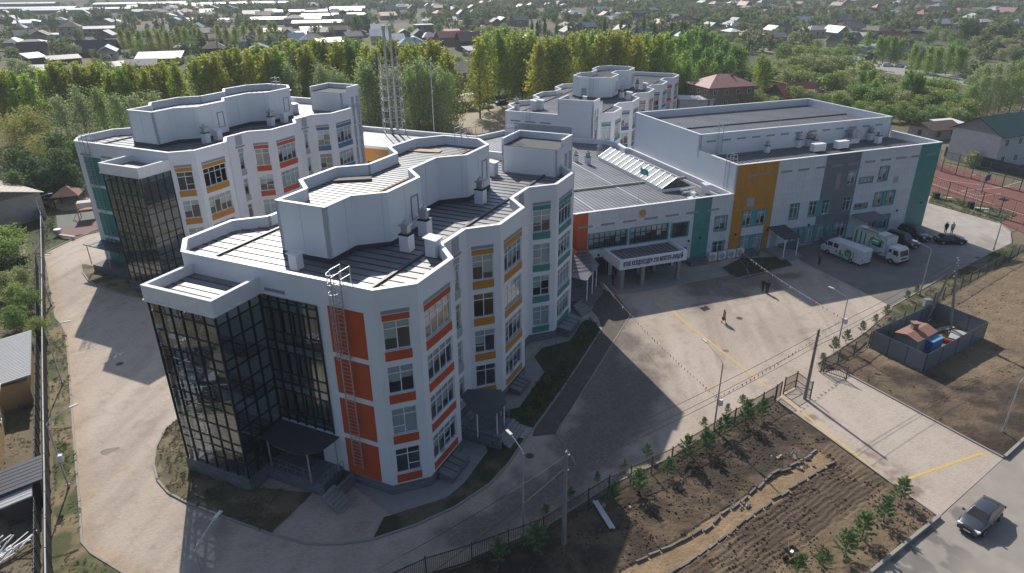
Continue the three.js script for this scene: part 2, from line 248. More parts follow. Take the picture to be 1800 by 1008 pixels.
bed('verge', [[2.16,-39.06],[7.69,-43.61],[13.55,-47.17],[20.6,-52.74],[25.62,-56.43],[25.53,-55.55],[20.31,-51.77],[13.35,-46.28],[7.58,-42.81],[2.13,-38.38],[-3.03,-35.86],[-3.05,-36.38]], [.15, .115, .08], [.09, .085, .045], 'narrow earth strip along the inner side of the front fence', 13);
bed('verge', [[74.78,-117.15],[77.94,-110.98],[80.28,-106.21],[86.11,-110.11],[83.54,-115.21],[79.27,-123.66]], [.14, .135, .06], [.07, .10, .03], 'grass verge between the service road and the sports court', 10);
bed('verge', [[-33.25,-36.31],[-36.81,-42.75],[-41.47,-50.11],[-46.9,-58.47],[-53.87,-69.2],[-59.57,-78.21],[-67.9,-91.41],[-71.11,-96.58],[-67.4,-91.4],[-60.78,-81.62],[-56.24,-74.97],[-54.38,-73.14],[-52.69,-71.09],[-49.36,-65.88],[-42.83,-55.43],[-38.48,-48.46],[-34.84,-42.72],[-32.03,-38.17],[-30.77,-37.12],[-27.57,-35.32],[-21.88,-32.77],[-29.4,-31.97]], [.25, .195, .12], [.085, .10, .035], 'dry grass verge between the metal fence and the paving', 11);
struct('concrete_apron', new MB().prism([[-13.78,-44.55],[-9.43,-40.71],[-8.02,-40.75],[-5.35,-42.54],[-4.04,-44.26],[-2.24,-48.27],[-3.24,-52],[-4.9,-54.28],[-7.25,-49.55]], -.01, .05).geo(), M.concrete, 'pale concrete apron round the orange corner of the near block');
struct('concrete_apron', new MB().prism([[-4.32,-53.54],[-0.83,-54.4],[0.65,-54.94],[3.36,-61.18],[2.4,-64.46],[3.35,-66.31],[6.52,-67.8],[8.9,-73.36],[7.73,-74.14],[5.7,-71.82],[1.13,-63.05],[-1.25,-57.63]], -.01, .05).geo(), M.concrete, 'pale concrete apron along the amber and teal bays');
struct('entrance_terrace', new MB().prism([[12.88,-79.85],[13.92,-81.93],[23.56,-86.19],[29.17,-88.85],[43.01,-95.97],[41.7,-91.7],[34.26,-87.7],[16.33,-80.63]], -.01, .012).geo(), M.concrete, 'concrete strip along the foot of the entrance hall');
// kerbs
const kerbM = S([.33, .31, .28], { map: grain, roughness: .9 });
function kerbRun(P, label, w = .16, h = .13) {
  const t = thing('kerb', label, 'kerb'); const L = []; for (let i = 0; i + 1 < P.length; i++) { const d = Math.hypot(P[i + 1][0] - P[i][0], P[i + 1][1] - P[i][1]), n = Math.max(1, Math.round(d / 1.4)); for (let k = 0; k < n; k++) L.push([mix2(P[i], P[i + 1], k / n), mix2(P[i], P[i + 1], (k + 1) / n)]); }
  L.forEach(([a, b]) => { const dx = b[0] - a[0], dz = b[1] - a[1], l = Math.hypot(dx, dz); ubox('kerb_stone', kerbM, t, (a[0] + b[0]) / 2, h / 2 - .02 + (R() - .5) * .012, (a[1] + b[1]) / 2, Math.max(.1, l - .015), h + .04, w, -Math.atan2(dz, dx)); });
}
const mix2 = (a, b, t) => [lerp(a[0], b[0], t), lerp(a[1], b[1], t)];
kerbRun([[-62.87,-92.13],[-60.94,-89.16],[-58.54,-86.34],[-56.14,-84.39],[-51.47,-81.75],[-47.59,-80.09]], 'pale kerb round the bed by the far glass tower');
kerbRun([[-31.78,-53.65],[-32.16,-51.89],[-31.78,-49.3],[-30.88,-46.97],[-29.59,-44.93],[-28,-43.41],[-25.92,-42.2],[-22.11,-40.47],[-18.34,-38.83],[-15.25,-37.78],[-12.73,-37.74],[-10.51,-38.16],[-7.52,-39.55],[-4.64,-41.45],[-2.03,-44.03],[-0.4,-46.71],[1.03,-49.98],[2.01,-51.74],[4.72,-57.52],[7.24,-63.17],[10.39,-70.43],[9.89,-72.45]], 'long kerb curving round the near classroom block');
kerbRun([[-71.11,-96.58],[-71.02,-98.7],[-70.43,-101.9],[-69.46,-104.99],[-67.02,-107.37]], 'kerb curving past the playground');
kerbRun([[-67.4,-91.4],[-60.78,-81.62],[-56.24,-74.97],[-54.38,-73.14],[-52.69,-71.09],[-49.36,-65.88],[-42.83,-55.43],[-38.48,-48.46],[-34.84,-42.72],[-32.03,-38.17],[-30.77,-37.12],[-27.57,-35.32],[-21.88,-32.77]], 'straight kerb along the dry grass verge on the left');
kerbRun([[14.6,-74.6],[3.9,-50.85],[4.7,-48.55],[5.26,-46.4]], 'low kerb between the dark lane and the plaza', .1, .06);
kerbRun([[13.54,-79.83],[14.6,-74.6]], 'short kerb at the head of the dark lane', .1, .06);
kerbRun([[-3.05,-36.38],[2.17,-39.12],[7.7,-43.68],[13.56,-47.25],[20.62,-52.83],[25.65,-56.53]], 'kerb along the foot of the front fence');
kerbRun([[31.98,-60.84],[32.29,-62.32],[35.47,-64.9],[40.57,-69.09],[46.49,-74.8],[47.18,-75.73],[55.6,-82.17],[71.26,-93.56]], 'kerb between the yard and the weedy verge');
kerbRun([[76.12,-96.93],[79.26,-101.88],[80.28,-106.21],[78.13,-111.28],[74.96,-117.48]], 'kerb of the curved service road');
kerbRun([[29.53,-88.43],[29.95,-86.02],[30.63,-84.66],[39.85,-88.98],[39.81,-92.41]], 'kerb round the beds by the sports hall');
kerbRun([[25.79,-55.35],[28.03,-50.19],[30.36,-44.57],[32.34,-39.99]], 'kerb along the lower edge of the entrance drive', .12, .1);
kerbRun([[34.25,-61.02],[37.31,-55.24],[39.89,-50.33],[41.82,-46.72]], 'kerb along the upper edge of the entrance drive', .14, .14);
kerbRun([[32.45,-39.87],[28.29,-37.08],[24.59,-34.55],[19.65,-31.16]], 'tall street kerb along the planted soil', .22, .3);
kerbRun([[41.92,-46.72],[45.19,-49.09],[48.15,-51.12]], 'street kerb at the corner of the drive', .22, .28);
// painted lines
const yel = S([.58, .40, .14], { map: tex(128, 1, (u, v) => .7 + .45 * fbm(u * 12, v * 12, 3, 3, 12)), roughness: .9 });
function stripe(P, w, label) { const m = new MB(); for (let i = 0; i + 1 < P.length; i++) { const [a, b] = [P[i], P[i + 1]], dx = b[0] - a[0], dz = b[1] - a[1], l = Math.hypot(dx, dz), nx = -dz / l * w / 2, nz = dx / l * w / 2; m.quad([a[0] + nx, .011, a[1] + nz], [b[0] + nx, .011, b[1] + nz], [b[0] - nx, .011, b[1] - nz], [a[0] - nx, .011, a[1] - nz]); } struct('painted_line', m.geo(), yel, label); }
stripe([[18.44,-80.41],[20.46,-72.81],[25.54,-58.16]], .24, 'long yellow line across the plaza');
stripe([[26.25,-56.32],[26.9,-56.11]], .24, 'yellow mark at the gate');
stripe([[26.62,-55.82],[30.8,-43.6]], .24, 'yellow line down the entrance drive');
stripe([[31.04,-43.53],[32.57,-44.33],[40.28,-47.35]], .26, 'yellow line across the mouth of the drive');
stripe([[40.22,-47.74],[40.57,-46.89]], .26, 'yellow end mark near the street corner');
// ploughed soil
function soilCol(x, z) { const n = fbm(x / 1.3, z / 1.3, 121, 5), m = fbm(x / 6, z / 6, 123, 3); return mixc([.062, .043, .031], [.165, .118, .08], clamp(sstep(.42, .66, n * .55 + m * .5), 0, 1)); }
const SOIL_L = [[-6.49,-34.46],[-3.03,-35.91],[2.14,-38.49],[7.59,-42.88],[13.37,-46.35],[20.33,-51.86],[25.49,-55.45],[27.92,-49.95],[30.25,-44.36],[32.28,-39.87],[28.34,-37.19],[24.56,-34.65],[19.72,-31.33],[3.11,-26.86],[-5.83,-28.81]];
const PATH = [[26.34,-48.2],[24.23,-46.33],[22.7,-45.19],[19.58,-43.23],[16.69,-41.2],[14.27,-39.54],[12.43,-38.12],[10.5,-36.89],[7.78,-35.26],[5.61,-33.82],[9.21,-32.39],[11.5,-34.96],[12.47,-35.71],[14.43,-37],[16.88,-38.92],[19.72,-40.97],[22.73,-43.05],[27.1,-46.28]], fur = [[32.25,-43.71],[22.68,-34.67]];
const furD = [fur[1][0] - fur[0][0], fur[1][1] - fur[0][1]], furL = Math.hypot(...furD);
const pathDir = [PATH[8][0] - PATH[0][0], PATH[8][1] - PATH[0][1]], pdl = Math.hypot(...pathDir), pn = [-pathDir[1] / pdl, pathDir[0] / pdl];
function soilH(x, z) {
  const inP = inPoly(x, z, PATH), e = sstep(0, .9, distPoly(x, z, SOIL_L)); let h = .10 * fbm(x / .55, z / .55, 131, 4) + .10 * fbm(x / 2.2, z / 2.2, 133, 3);
  const s = (x - PATH[0][0]) * pn[0] + (z - PATH[0][1]) * pn[1]; const side = s > 0 ? 1 : 0;
  if (inP) return .02 + .05 * h;
  const low = s * soilSign > .5 && s * soilSign < 6.3; if (low) h = h * .6 + .06 * (Math.sin((s + .6 * fbm(x / 1.8, z / 1.8, 7)) * Math.PI * 2 / .45) * .5 + .5);
  return .01 + h * (.25 + .75 * e);
}
const soilSign = (([26.17,-40.57][0] - PATH[0][0]) * pn[0] + ([26.17,-40.57][1] - PATH[0][1]) * pn[1]) > 0 ? 1 : -1;
const SOIL = vcol(earthT, { roughness: 1, bumpMap: earthB, bumpScale: .14 });
const sandy = (x, z) => mixc([.30, .205, .125], [.38, .27, .17], fbm(x / .8, z / .8, 137, 4));
struct('ploughed_soil', polySheet(SOIL_L, soilH, (x, z) => { const p = inPoly(x, z, PATH), s = ((x - PATH[0][0]) * pn[0] + (z - PATH[0][1]) * pn[1]) * soilSign; let c = soilCol(x, z); if (s > .4) c = mixc(c.map(v => v * 1.1), [.20, .145, .10], .35); if (s > 6) c = mixc(c, [.27, .195, .125], .5); return p ? sandy(x, z) : c; }, .17), SOIL, 'freshly dug brown soil with furrows and a sandy path');
const SOIL_R = [[32.39,-60.84],[36.82,-63.77],[39.58,-66.07],[52.3,-75.93],[68.85,-88.22],[84.49,-98.65]].concat([[120, -95]], [[53.01,-55.63],[45.14,-49.01],[41.97,-46.87],[40.04,-50.58],[37.46,-55.53],[34.35,-61.25]]);
struct('ploughed_soil', polySheet(SOIL_R, (x, z) => .02 + (.16 * fbm(x / .8, z / .8, 141, 4) + .1 * fbm(x / 3, z / 3, 143, 3)) * sstep(0, .8, distPoly(x, z, SOIL_R)), (x, z) => { const d = sstep(.35, .6, fbm(x / 7 + 3, z / 7, 147, 4) + .011 * (x - 45) * .8 + .006 * (-66 - z)); return mixc(soilCol(x, z), [.28, .205, .135], d * .85); }, .34), SOIL, 'brown earth plot with pale dry patches right of the drive');
// clods and crumbs lying on the dug soil
{ const cg = new THREE.IcosahedronGeometry(1, 0).toNonIndexed(); cg.deleteAttribute('uv'); const cp = cg.attributes.position; for (let i = 0; i < cp.count; i++) { const k = .7 + .6 * hash2(Math.round(cp.getX(i) * 50), Math.round(cp.getY(i) * 50 + cp.getZ(i) * 90), 2); cp.setXYZ(i, cp.getX(i) * k, cp.getY(i) * k * .8, cp.getZ(i) * k); } cg.computeVertexNormals();
  const r = rngOf(71), pos = []; for (const [P, n, hf] of [[SOIL_L, 5200, soilH], [SOIL_R, 2600, () => .1]]) { const xs = P.map(p => p[0]), zs = P.map(p => p[1]); let k = 0; for (let i = 0; i < n * 5 && k < n; i++) { const x = lerp(Math.min(...xs), Math.max(...xs), r()), z = lerp(Math.max(-82, Math.min(...zs)), Math.min(-30, Math.max(...zs)), r()); if (!inPoly(x, z, P) || inPoly(x, z, PATH) || fbm(x / 1.8, z / 1.8, 19, 3) < .44) continue; pos.push([x, hf(x, z), z]); k++; } }
  const im = new THREE.InstancedMesh(cg, S([1, 1, 1], { roughness: 1 }), pos.length), mt = new THREE.Matrix4(), q = new THREE.Quaternion(), c = new THREE.Color(); pos.forEach(([x, y, z], i) => { q.setFromEuler(new THREE.Euler(r() * 3, r() * 6, r() * 3)); const s = .025 + .085 * r() ** 3; mt.compose(V3(x, y + s * .2, z), q, V3(s * 1.3, s, s * 1.1)); im.setMatrixAt(i, mt); const k = .5 + .9 * r(); im.setColorAt(i, c.setRGB(.10 * k, .072 * k, .05 * k)); }); im.name = 'soil_clods'; im.castShadow = im.receiveShadow = true; tag(im, 'clods and crumbs of dug earth on the soil plots', null, null, 'stuff'); scene.add(im); }
// puddle stains and covers in the paving
{ const st = (P, n, label) => struct('damp_patch', new MB().prism(P, .004, .0055).geo(), n, label), ell = (c, a, b, t) => Array.from({ length: 18 }, (_, i) => { const u = i / 18 * 6.283, k = 1 + .16 * Math.sin(u * 3 + c[0]), x = Math.cos(u) * a * k, z = Math.sin(u) * b * k; return [c[0] + x * Math.cos(t) - z * Math.sin(t), c[1] + x * Math.sin(t) + z * Math.cos(t)]; }); const dm = S([.17, .125, .09], { map: grain, roughness: .7 }), sm2 = S([.42, .31, .20], { map: grain });
  st(ell([-35.8,-48.97], .75, .42, -.5), dm, 'brown damp patch on the left road'); st(ell([-33.07,-46.49], .45, .32, -.4), sm2, 'sandy patch on the left road beside the curved kerb'); st(ell([-34.31,-43.9], .5, .3, -.4), sm2, 'sandy patch near the left kerb'); st(ell([23.45,-65.39], .45, .3, .2), dm, 'brown damp patch on the plaza by the yellow line'); st(ell([24.64,-54.89], .55, .35, .5), dm, 'brown damp patch beside the gate line');
  [[[1.38,-47.67], 'round manhole cover by the lamp in the shaded lane'], [[27.39,-73.1], 'round manhole cover on the sunny plaza'], [[67.65,-91.43], 'square dark drain cover in the car park'], [[-42.6,-63.92], 'round manhole cover on the left road']].forEach(([p, l], i) => { const t = thing('manhole_cover', l, 'manhole cover', [p[0], 0, p[1]]); mesh('cover', new MB().cyl([0, .001, 0], [0, .014, 0], .33, .33, 20).geo(), S([.06, .055, .055], { roughness: .6, metalness: .4 }), t); mesh('rim', new MB().cyl([0, 0, 0], [0, .009, 0], .42, .42, 20).geo(), S([.16, .15, .14]), t); }); }
// sports court
const courtM = S([.19, .066, .052], { map: grain, roughness: .9 });
const COURT = [[87.72,-151.04],[92.59,-147.24],[94.78,-138.57],[96.96,-124.51],[98.77,-112.78],[82.62,-85.45],[81.03,-101.31],[80.62,-109.1],[77.42,-122.27],[75.04,-126.82]];
struct('sports_court', new MB().prism(COURT, -.05, .02).geo(), courtM, 'brick red sports court beyond the service road');
struct('sports_court', new MB().prism([[-81.88,-117.42],[-75.07,-119.16],[-70.69,-111.49],[-76.37,-108.77]], -.05, .015).geo(), S([.10, .115, .10], { map: grain }), 'grey green rubber half of the playground');
struct('sports_court', new MB().prism([[-76.37,-108.77],[-70.69,-111.49],[-68.42,-109.1],[-69.61,-105.26],[-73.25,-104.04]], -.05, .015).geo(), S([.15, .07, .065], { map: grain }), 'dark red rubber half of the playground');
struct('sports_court', new MB().prism([[-31.02,-36.33],[-32.97,-34.07],[-29.14,-31.53],[-24.94,-32.81]], -.05, .03).geo(), S([.13, .065, .06], { map: grain }), 'dark red rubber pad at the bottom left');
const wl = S([.75, .72, .7]);
{ const m = new MB(); const ln = (P) => { for (let i = 0; i + 1 < P.length; i++) { const [a, b] = [P[i], P[i + 1]]; m.bar([a[0], .028, a[1]], [b[0], .028, b[1]], .08, .006); } };
  ln([[82.76,-140.88],[86.65,-131.15],[93.72,-126.14],[101.14,-130.61]]); ln([[80.32,-136.91],[87.05,-110.08]]); ln([[84.94,-124.2],[96.35,-126.82]]); ln([[84.94,-124.2],[86.09,-120.89],[91.1,-122.15]]); struct('painted_line', m.geo(), wl, 'white court markings on the red sports court'); }

// ---------------------------------------------------------------- classroom blocks
const LR = THREE.MathUtils.degToRad(65), UR = THREE.MathUtils.degToRad(19.65);
const P2 = (s, w) => [s, -w]; // long axis = local x, width = local -z
// wall between two plan points, outward normal given by side, with rectangular openings [a,b,c,d]
function wallMB(mb, p, q, y0, y1, t, holes = []) {
  const L = Math.hypot(q[0] - p[0], q[1] - p[1]), ux = (q[0] - p[0]) / L, uz = (q[1] - p[1]) / L, nx = uz, nz = -ux; // outward = right of travel turned
  const at = (a, y, d) => [p[0] + ux * a - nx * d, y, p[1] + uz * a - nz * d];
  const xs = [...new Set([0, L, ...holes.flatMap(h => [h[0], h[1]])])].sort((a, b) => a - b), ys = [...new Set([y0, y1, ...holes.flatMap(h => [h[2], h[3]])])].filter(v => v >= y0 && v <= y1).sort((a, b) => a - b);
  const inH = (x, y) => holes.some(h => x > h[0] && x < h[1] && y > h[2] && y < h[3]);
  for (let i = 0; i + 1 < xs.length; i++) for (let j = 0; j + 1 < ys.length; j++) {
    const [a, b, c, d] = [xs[i], xs[i + 1], ys[j], ys[j + 1]]; if (inH((a + b) / 2, (c + d) / 2)) continue;
    mb.quad(at(a, c, 0), at(a, d, 0), at(b, d, 0), at(b, c, 0)); mb.quad(at(b, c, t), at(b, d, t), at(a, d, t), at(a, c, t));
  }
  for (const [a, b, c, d] of holes) { mb.quad(at(a, c, 0), at(a, c, t), at(a, d, t), at(a, d, 0)); mb.quad(at(b, c, t), at(b, c, 0), at(b, d, 0), at(b, d, t)); mb.quad(at(a, d, 0), at(a, d, t), at(b, d, t), at(b, d, 0)); mb.quad(at(a, c, t), at(a, c, 0), at(b, c, 0), at(b, c, t)); }
  mb.quad(at(0, y1, 0), at(0, y1, t), at(L, y1, t), at(L, y1, 0)); mb.quad(at(0, y0, t), at(0, y1, t), at(0, y1, 0), at(0, y0, 0)); mb.quad(at(L, y0, 0), at(L, y1, 0), at(L, y1, t), at(L, y0, t));
}
const ccw = (P) => { let A = 0; P.forEach(([a, b], i) => { const [c, d] = P[(i + 1) % P.length]; A += a * d - c * b; }); return A > 0 ? P : P.slice().reverse(); };
// window prototypes: local x along the wall, y up, z outward; origin at the lower left of the opening
const winCache = {};
function windowProto(w, h, n, tr, kind, fm = M.upvc, gl = M.glass, sash = -1) {
  const key = [w.toFixed(2), h.toFixed(2), n, tr, kind, fm.uuid, gl.uuid, sash].join(); if (winCache[key]) return winCache[key];
  const g = new THREE.Group(); g.name = 'window'; const f = .065, z = -.13, fr = new MB();
  fr.box(w / 2, f / 2, z, w, f, .07).box(w / 2, h - f / 2, z, w, f, .07).box(f / 2, h / 2, z, f, h - 2 * f, .07).box(w - f / 2, h / 2, z, f, h - 2 * f, .07);
  for (let i = 1; i < n; i++) fr.box(w * i / n, h / 2, z, f * 1.1, h - 2 * f, .068);
  if (tr) for (let i = 0; i < n; i++) fr.box(w * (i + .5) / n, h - tr, z, w / n - f * 1.1, f, .066);
  if (sash >= 0) fr.box(w * (sash + .5) / n, (h - tr) * .42, z, w / n - f, f * .8, .06);
  mesh('frame', fr.geo(), fm, g);
  for (let i = 0; i < n; i++) { mesh('pane', new MB().box(w * (i + .5) / n, h / 2, z, w / n - f * 1.12, h - 2 * f, .012).geo(), gl, g); }
  const B = new MB(), r = rngOf(Math.floor(kind * 977) + 3);
  if (kind > 0) for (let i = 0; i < n; i++) { const drop = kind === 1 ? tr + .25 * Math.floor(r() * 4) : kind === 2 ? h * (.45 + .3 * r()) : kind === 3 ? h - .15 : r() < .5 ? tr - .05 : h * .6; B.box(w * (i + .5) / n, h - f - drop / 2, z - .10, w / n - .05, drop, .012); }
  if (kind > 0) mesh('blind', B.geo(), M.blind, g);
  mesh('sill', new MB().box(w / 2, -.012, -.02, w + .06, .024, .20).geo(), M.upvc, g);
  return winCache[key] = g;
}
function placeWin(parent, p, q, a, y, proto) { const L = Math.hypot(q[0] - p[0], q[1] - p[1]), ux = (q[0] - p[0]) / L, uz = (q[1] - p[1]) / L; const c = proto.clone(); c.name = 'window'; c.position.set(p[0] + ux * a, y, p[1] + uz * a); c.rotation.y = Math.atan2(-uz, ux); parent.add(c); return c; }
function plate(name, parent, p, q, a, b, c, d, t, mat) { const L = Math.hypot(q[0] - p[0], q[1] - p[1]), ux = (q[0] - p[0]) / L, uz = (q[1] - p[1]) / L, nx = -uz, nz = ux, m = (a + b) / 2; return ubox(name, mat, parent, p[0] + ux * m + nx * t / 2, (c + d) / 2, p[1] + uz * m + nz * t / 2, b - a, d - c, t, Math.atan2(-uz, ux)); }
function roofSeams(parent, poly, y, step, axis, mat = M.seam, w = .05, h = .06, inset = .4, name = 'roof_seam') {
  const k = axis, o = 1 - axis, vs = poly.map(p => p[k]), lo = Math.min(...vs), hi = Math.max(...vs);
  for (let v = lo + step * .6; v < hi; v += step) { const X = []; poly.forEach((p, i) => { const q = poly[(i + 1) % poly.length]; if ((p[k] > v) !== (q[k] > v)) X.push(p[o] + (q[o] - p[o]) * (v - p[k]) / (q[k] - p[k])); }); X.sort((a, b) => a - b);
    for (let i = 0; i + 1 < X.length; i += 2) { const a = X[i] + inset, b = X[i + 1] - inset; if (b - a < .3) continue; const c = (a + b) / 2; axis === 0 ? ubox(name, mat, parent, v, y + h / 2 - .004, c, w, h, b - a) : ubox(name, mat, parent, c, y + h / 2 - .004, v, b - a, h, w); } }
}
function loopWalls(mb, P, y0, y1, t, holesOf) { P = ccw(P); P.forEach((p, i) => { const q = P[(i + 1) % P.length]; wallMB(mb, p, q, y0, y1, t, holesOf ? holesOf(p, q) : []); }); return P; }
function capRing(mb, P, y, t, over = .04, h = .05) { P = ccw(P); P.forEach((p, i) => { const q = P[(i + 1) % P.length], L = Math.hypot(q[0] - p[0], q[1] - p[1]), ux = (q[0] - p[0]) / L, uz = (q[1] - p[1]) / L, nx = uz, nz = -ux, e = .02 + .003 * (i % 2); const c = [(p[0] + q[0]) / 2 - nx * (t / 2 - over / 2), (p[1] + q[1]) / 2 - nz * (t / 2 - over / 2)]; mb.box(c[0], y + h / 2 + e * .2, c[1], L + .06, h + e * .1, t + over, Math.atan2(-uz, ux)); }); }
function roofVent(parent, x, y, z, s = 1, kind = 0) {
  const g = grp('roof_vent', parent); g.position.set(x, y, z);
  mesh('vent_box', new MB().box(0, .75 * s, 0, .95 * s, 1.5 * s, .95 * s).geo(), M.penth, g);
  if (kind === 0) { mesh('flashing', new MB().box(0, 1.53 * s, 0, 1.05 * s, .09, 1.05 * s).geo(), M.black, g); mesh('cowl', new MB().box(0, 1.95 * s, 0, .62 * s, .75 * s, .62 * s).box(0, 2.36 * s, 0, .9 * s, .16 * s, .9 * s).cyl([0, 2.4 * s, 0], [0, 2.75 * s, 0], .3 * s, .22 * s, 8).cyl([0, 2.7 * s, 0], [0, 2.95 * s, 0], .12 * s, .05 * s, 6).geo(), M.galv, g); }
  else mesh('vent_lid', new MB().box(0, 1.58 * s, 0, 1.25 * s, .08, 1.25 * s, 0, .12).geo(), M.cap, g);
  return g;
}
function ladder(parent, x, z, nx, nz, y0, y1, w, cageFrom) { // x,z at the wall, n outward
  const g = grp('roof_ladder', parent), tx = -nz, tz = nx, d = .28, at = (a, y, e) => [x + tx * a + nx * e, y, z + tz * a + nz * e], m = new MB();
  for (const s of [-w / 2, w / 2]) { m.bar(at(s, y0, d), at(s, y1 + 1.1, d), .07); for (let y = y0 + 1.2; y < y1; y += 3) m.bar(at(s, y, 0), at(s, y, d), .06); }
  mesh('rail', m.geo(), M.pole, g); const r = new MB(); for (let y = y0 + .2; y < y1 + .2; y += .34) r.bar(at(-w / 2, y, d), at(w / 2, y, d), .03); mesh('rung', r.geo(), M.pole, g);
  if (cageFrom < y1) { const c = new MB(), hoop = (y) => { let pr = null; for (let i = 0; i <= 8; i++) { const a = Math.PI * i / 8, p = at(-Math.cos(a) * w / 2 * 1.02, y, d + Math.sin(a) * .75); if (pr) c.bar(pr, p, .035); pr = p; } }; for (let y = cageFrom; y < y1 + 1.2; y += .75) hoop(y); for (const i of [2, 3, 4, 5, 6]) { const a = Math.PI * i / 8; c.bar(at(-Math.cos(a) * w / 2 * 1.02, cageFrom, d + Math.sin(a) * .75), at(-Math.cos(a) * w / 2 * 1.02, y1 + 1.1, d + Math.sin(a) * .75), .03); } mesh('cage', c.geo(), M.pole, g); }
  const l = new MB(); for (const s of [-w / 2, w / 2]) l.bar(at(s, y1 + 1.1, d), at(s, y1 + 1.1, -.9), .05).bar(at(s, y1 + 1.1, -.9), at(s, y1 - .5, -.9), .05).bar(at(s, y1 + .5, d), at(s, y1 + .5, -.9), .04); mesh('landing_rail', l.geo(), M.pole, g); return g;
}
// one classroom block; spec: nb bays, floors, top, colours, W, s0 (near end), s1 (far end), period, sides that carry windows
function classBlock(root, o) {
  const { nb, top, cols, W, s0, s1, per, dy, stair } = o, t = .35, roofY = top - .9, wb = [], ST = 3.735;
  for (let k = 0; k < o.floors; k++) wb.push(1.95 + dy + ST * k);
  const front = []; for (let b = 0; b < nb; b++) { const s = b * per; front.push([s, 0, 'f'], [s + 2.2, -2.23, 'l'], [s + 7.45, -2.23, 'r'], [s + 9.7, 0, 'n']); }
  const back = front.map(([s, w, k]) => [s, W - w, k]).reverse();
  const outline = []; if (s0 < -.01) outline.push([s0, 0, 'e']); outline.push(...front); if (s1 > front.at(-1)[0] + .1) outline.push([s1, 0, 'e']); outline.push([s1, W, 'e']);
  outline.push(...back.filter(p => p[0] < s1 - .05)); if (s0 < -.01) outline.push([s0, W, 'e']); else outline.push([0, W, 'E']);
  const P = outline.map(p => P2(p[0], p[1])), wall = new MB(), n = P.length;
  const seen = new Set(); const uniq = P.map((p, i) => [p, i]).filter(([p]) => { const k = p.map(v => v.toFixed(2)).join(); if (seen.has(k)) return false; seen.add(k); return true; });
  const PP = uniq.map(u => u[0]), KK = uniq.map(u => outline[u[1]]); const N = PP.length; let A = 0; PP.forEach(([a, b], i) => { const [c, d] = PP[(i + 1) % N]; A += a * d - c * b; });
  // travel so that outward is right(z,-x): polygon reversed if needed
  const rev = A < 0; const idx = [...Array(N).keys()]; if (rev) idx.reverse();
  const rw = rngOf(o.seed);
  for (let i = 0; i < N; i++) {
    const ia = idx[i], ib = idx[(i + 1) % N], p = PP[ia], q = PP[ib], L = Math.hypot(q[0] - p[0], q[1] - p[1]); const lo = rev ? ib : ia, k = KK[lo][2], s = Math.min(KK[ia][0], KK[ib][0]), w = Math.max(KK[ia][1], KK[ib][1]);
    const isFront = KK[ia][1] < W / 2 && KK[ib][1] < W / 2, winSide = isFront ? o.frontWin : o.backWin; let spec = null;
    const bay = Math.min(nb - 1, Math.floor((s + .05) / per)), col = PAL[cols[((bay % cols.length) + cols.length) % cols.length]];
    const dx = Math.abs(q[0] - p[0]), dz = Math.abs(q[1] - p[1]);
    if (winSide && KK[ia][1] !== undefined) {
      const fr = ((s + .01) % per + per) % per; if (isFront || Math.min(KK[ia][1], KK[ib][1]) > W - .1) {
        if (dx > 1 && dz > 1 && fr < 1 && KK[ia][0] > -.1) spec = [.45, 2.42, 2, 'f']; else if (dz < .05 && fr > 2 && fr < 3) spec = [.7, 4.52, 4, 'l']; else if (dz < .05 && fr > 9 && L > 3.5 && L < 4.6) spec = [1.62, 2.5, 1, 'n']; }
    }
    let ha = 0, hb = 0; const holes = []; if (spec) { [ha, hb] = KK[ia][0] < KK[ib][0] ? [spec[0], spec[1]] : [L - spec[1], L - spec[0]]; for (const y of wb) holes.push([ha, hb, y, y + 2.37]); spec = [ha, hb, spec[2], spec[3]]; }
    if (o.endHole && KK[ia][0] < .01 && KK[ib][0] < .01 && L > 10) { const [a, b, c, d] = o.endHole; KK[ia][1] < KK[ib][1] ? holes.push([a, b, c, d]) : holes.push([L - b, L - a, c, d]); }
    wallMB(wall, p, q, 0, top, t, holes);
    if (spec) {
      const pr = q, qr = p; // placeWin wants outward on +z: travel the other way
      const Lx = L; wb.forEach((y, f) => { const kind = Math.floor(rw() * 5), ww = spec[1] - spec[0];
        placeWin(root, pr, qr, Lx - spec[1], y, windowProto(ww, 2.37, spec[2], .62, kind, M.upvc, M.glass, rw() < .5 ? Math.floor(rw() * spec[2]) : -1));
        if (spec[3] !== 'n') { plate('spandrel_panel', root, pr, qr, Lx - spec[1] - .02, Lx - spec[0] + .02, Math.max(1.0, y - .84), y - .05, .035, col); if (f === wb.length - 1) { plate('spandrel_panel', root, pr, qr, Lx - spec[1] - .02, Lx - spec[0] + .02, y + 2.44, y + 2.92, .035, col); plate('vent_grille', root, pr, qr, Lx - spec[1] - .05, Lx - spec[0] + .05, y + 3.0, y + 3.28, .03, M.vent); } }
        else { plate('grey_panel', root, pr, qr, Lx - spec[1] - .05, Lx - spec[0] + .05, y - .85, y - .06, .03, M.vgrey); if (f === wb.length - 1) { plate('grey_panel', root, pr, qr, Lx - spec[1] - .05, Lx - spec[0] + .05, y + 2.45, y + 2.95, .03, M.vgrey); plate('vent_grille', root, pr, qr, Lx - spec[1] - .4, Lx - spec[0] + .4, y + 3.1, y + 3.36, .04, M.vent); plate('grey_panel', root, pr, qr, Lx - spec[1] - .2, Lx - spec[0] + .1, y + 3.45, Math.min(y + 4.8, top - .1), .03, M.vgrey); } } });
    }
    plate('plinth', root, q, p, -.02, L + .02, -.1, .95 + (i % 2) * .004, .06 + (i % 3) * .006, M.plinth);
  }
  mesh('wall', wall.geo(), M.white, root);
  const cap = new MB(); capRing(cap, PP, top, t); mesh('parapet_cap', cap.geo(), M.cap, root);
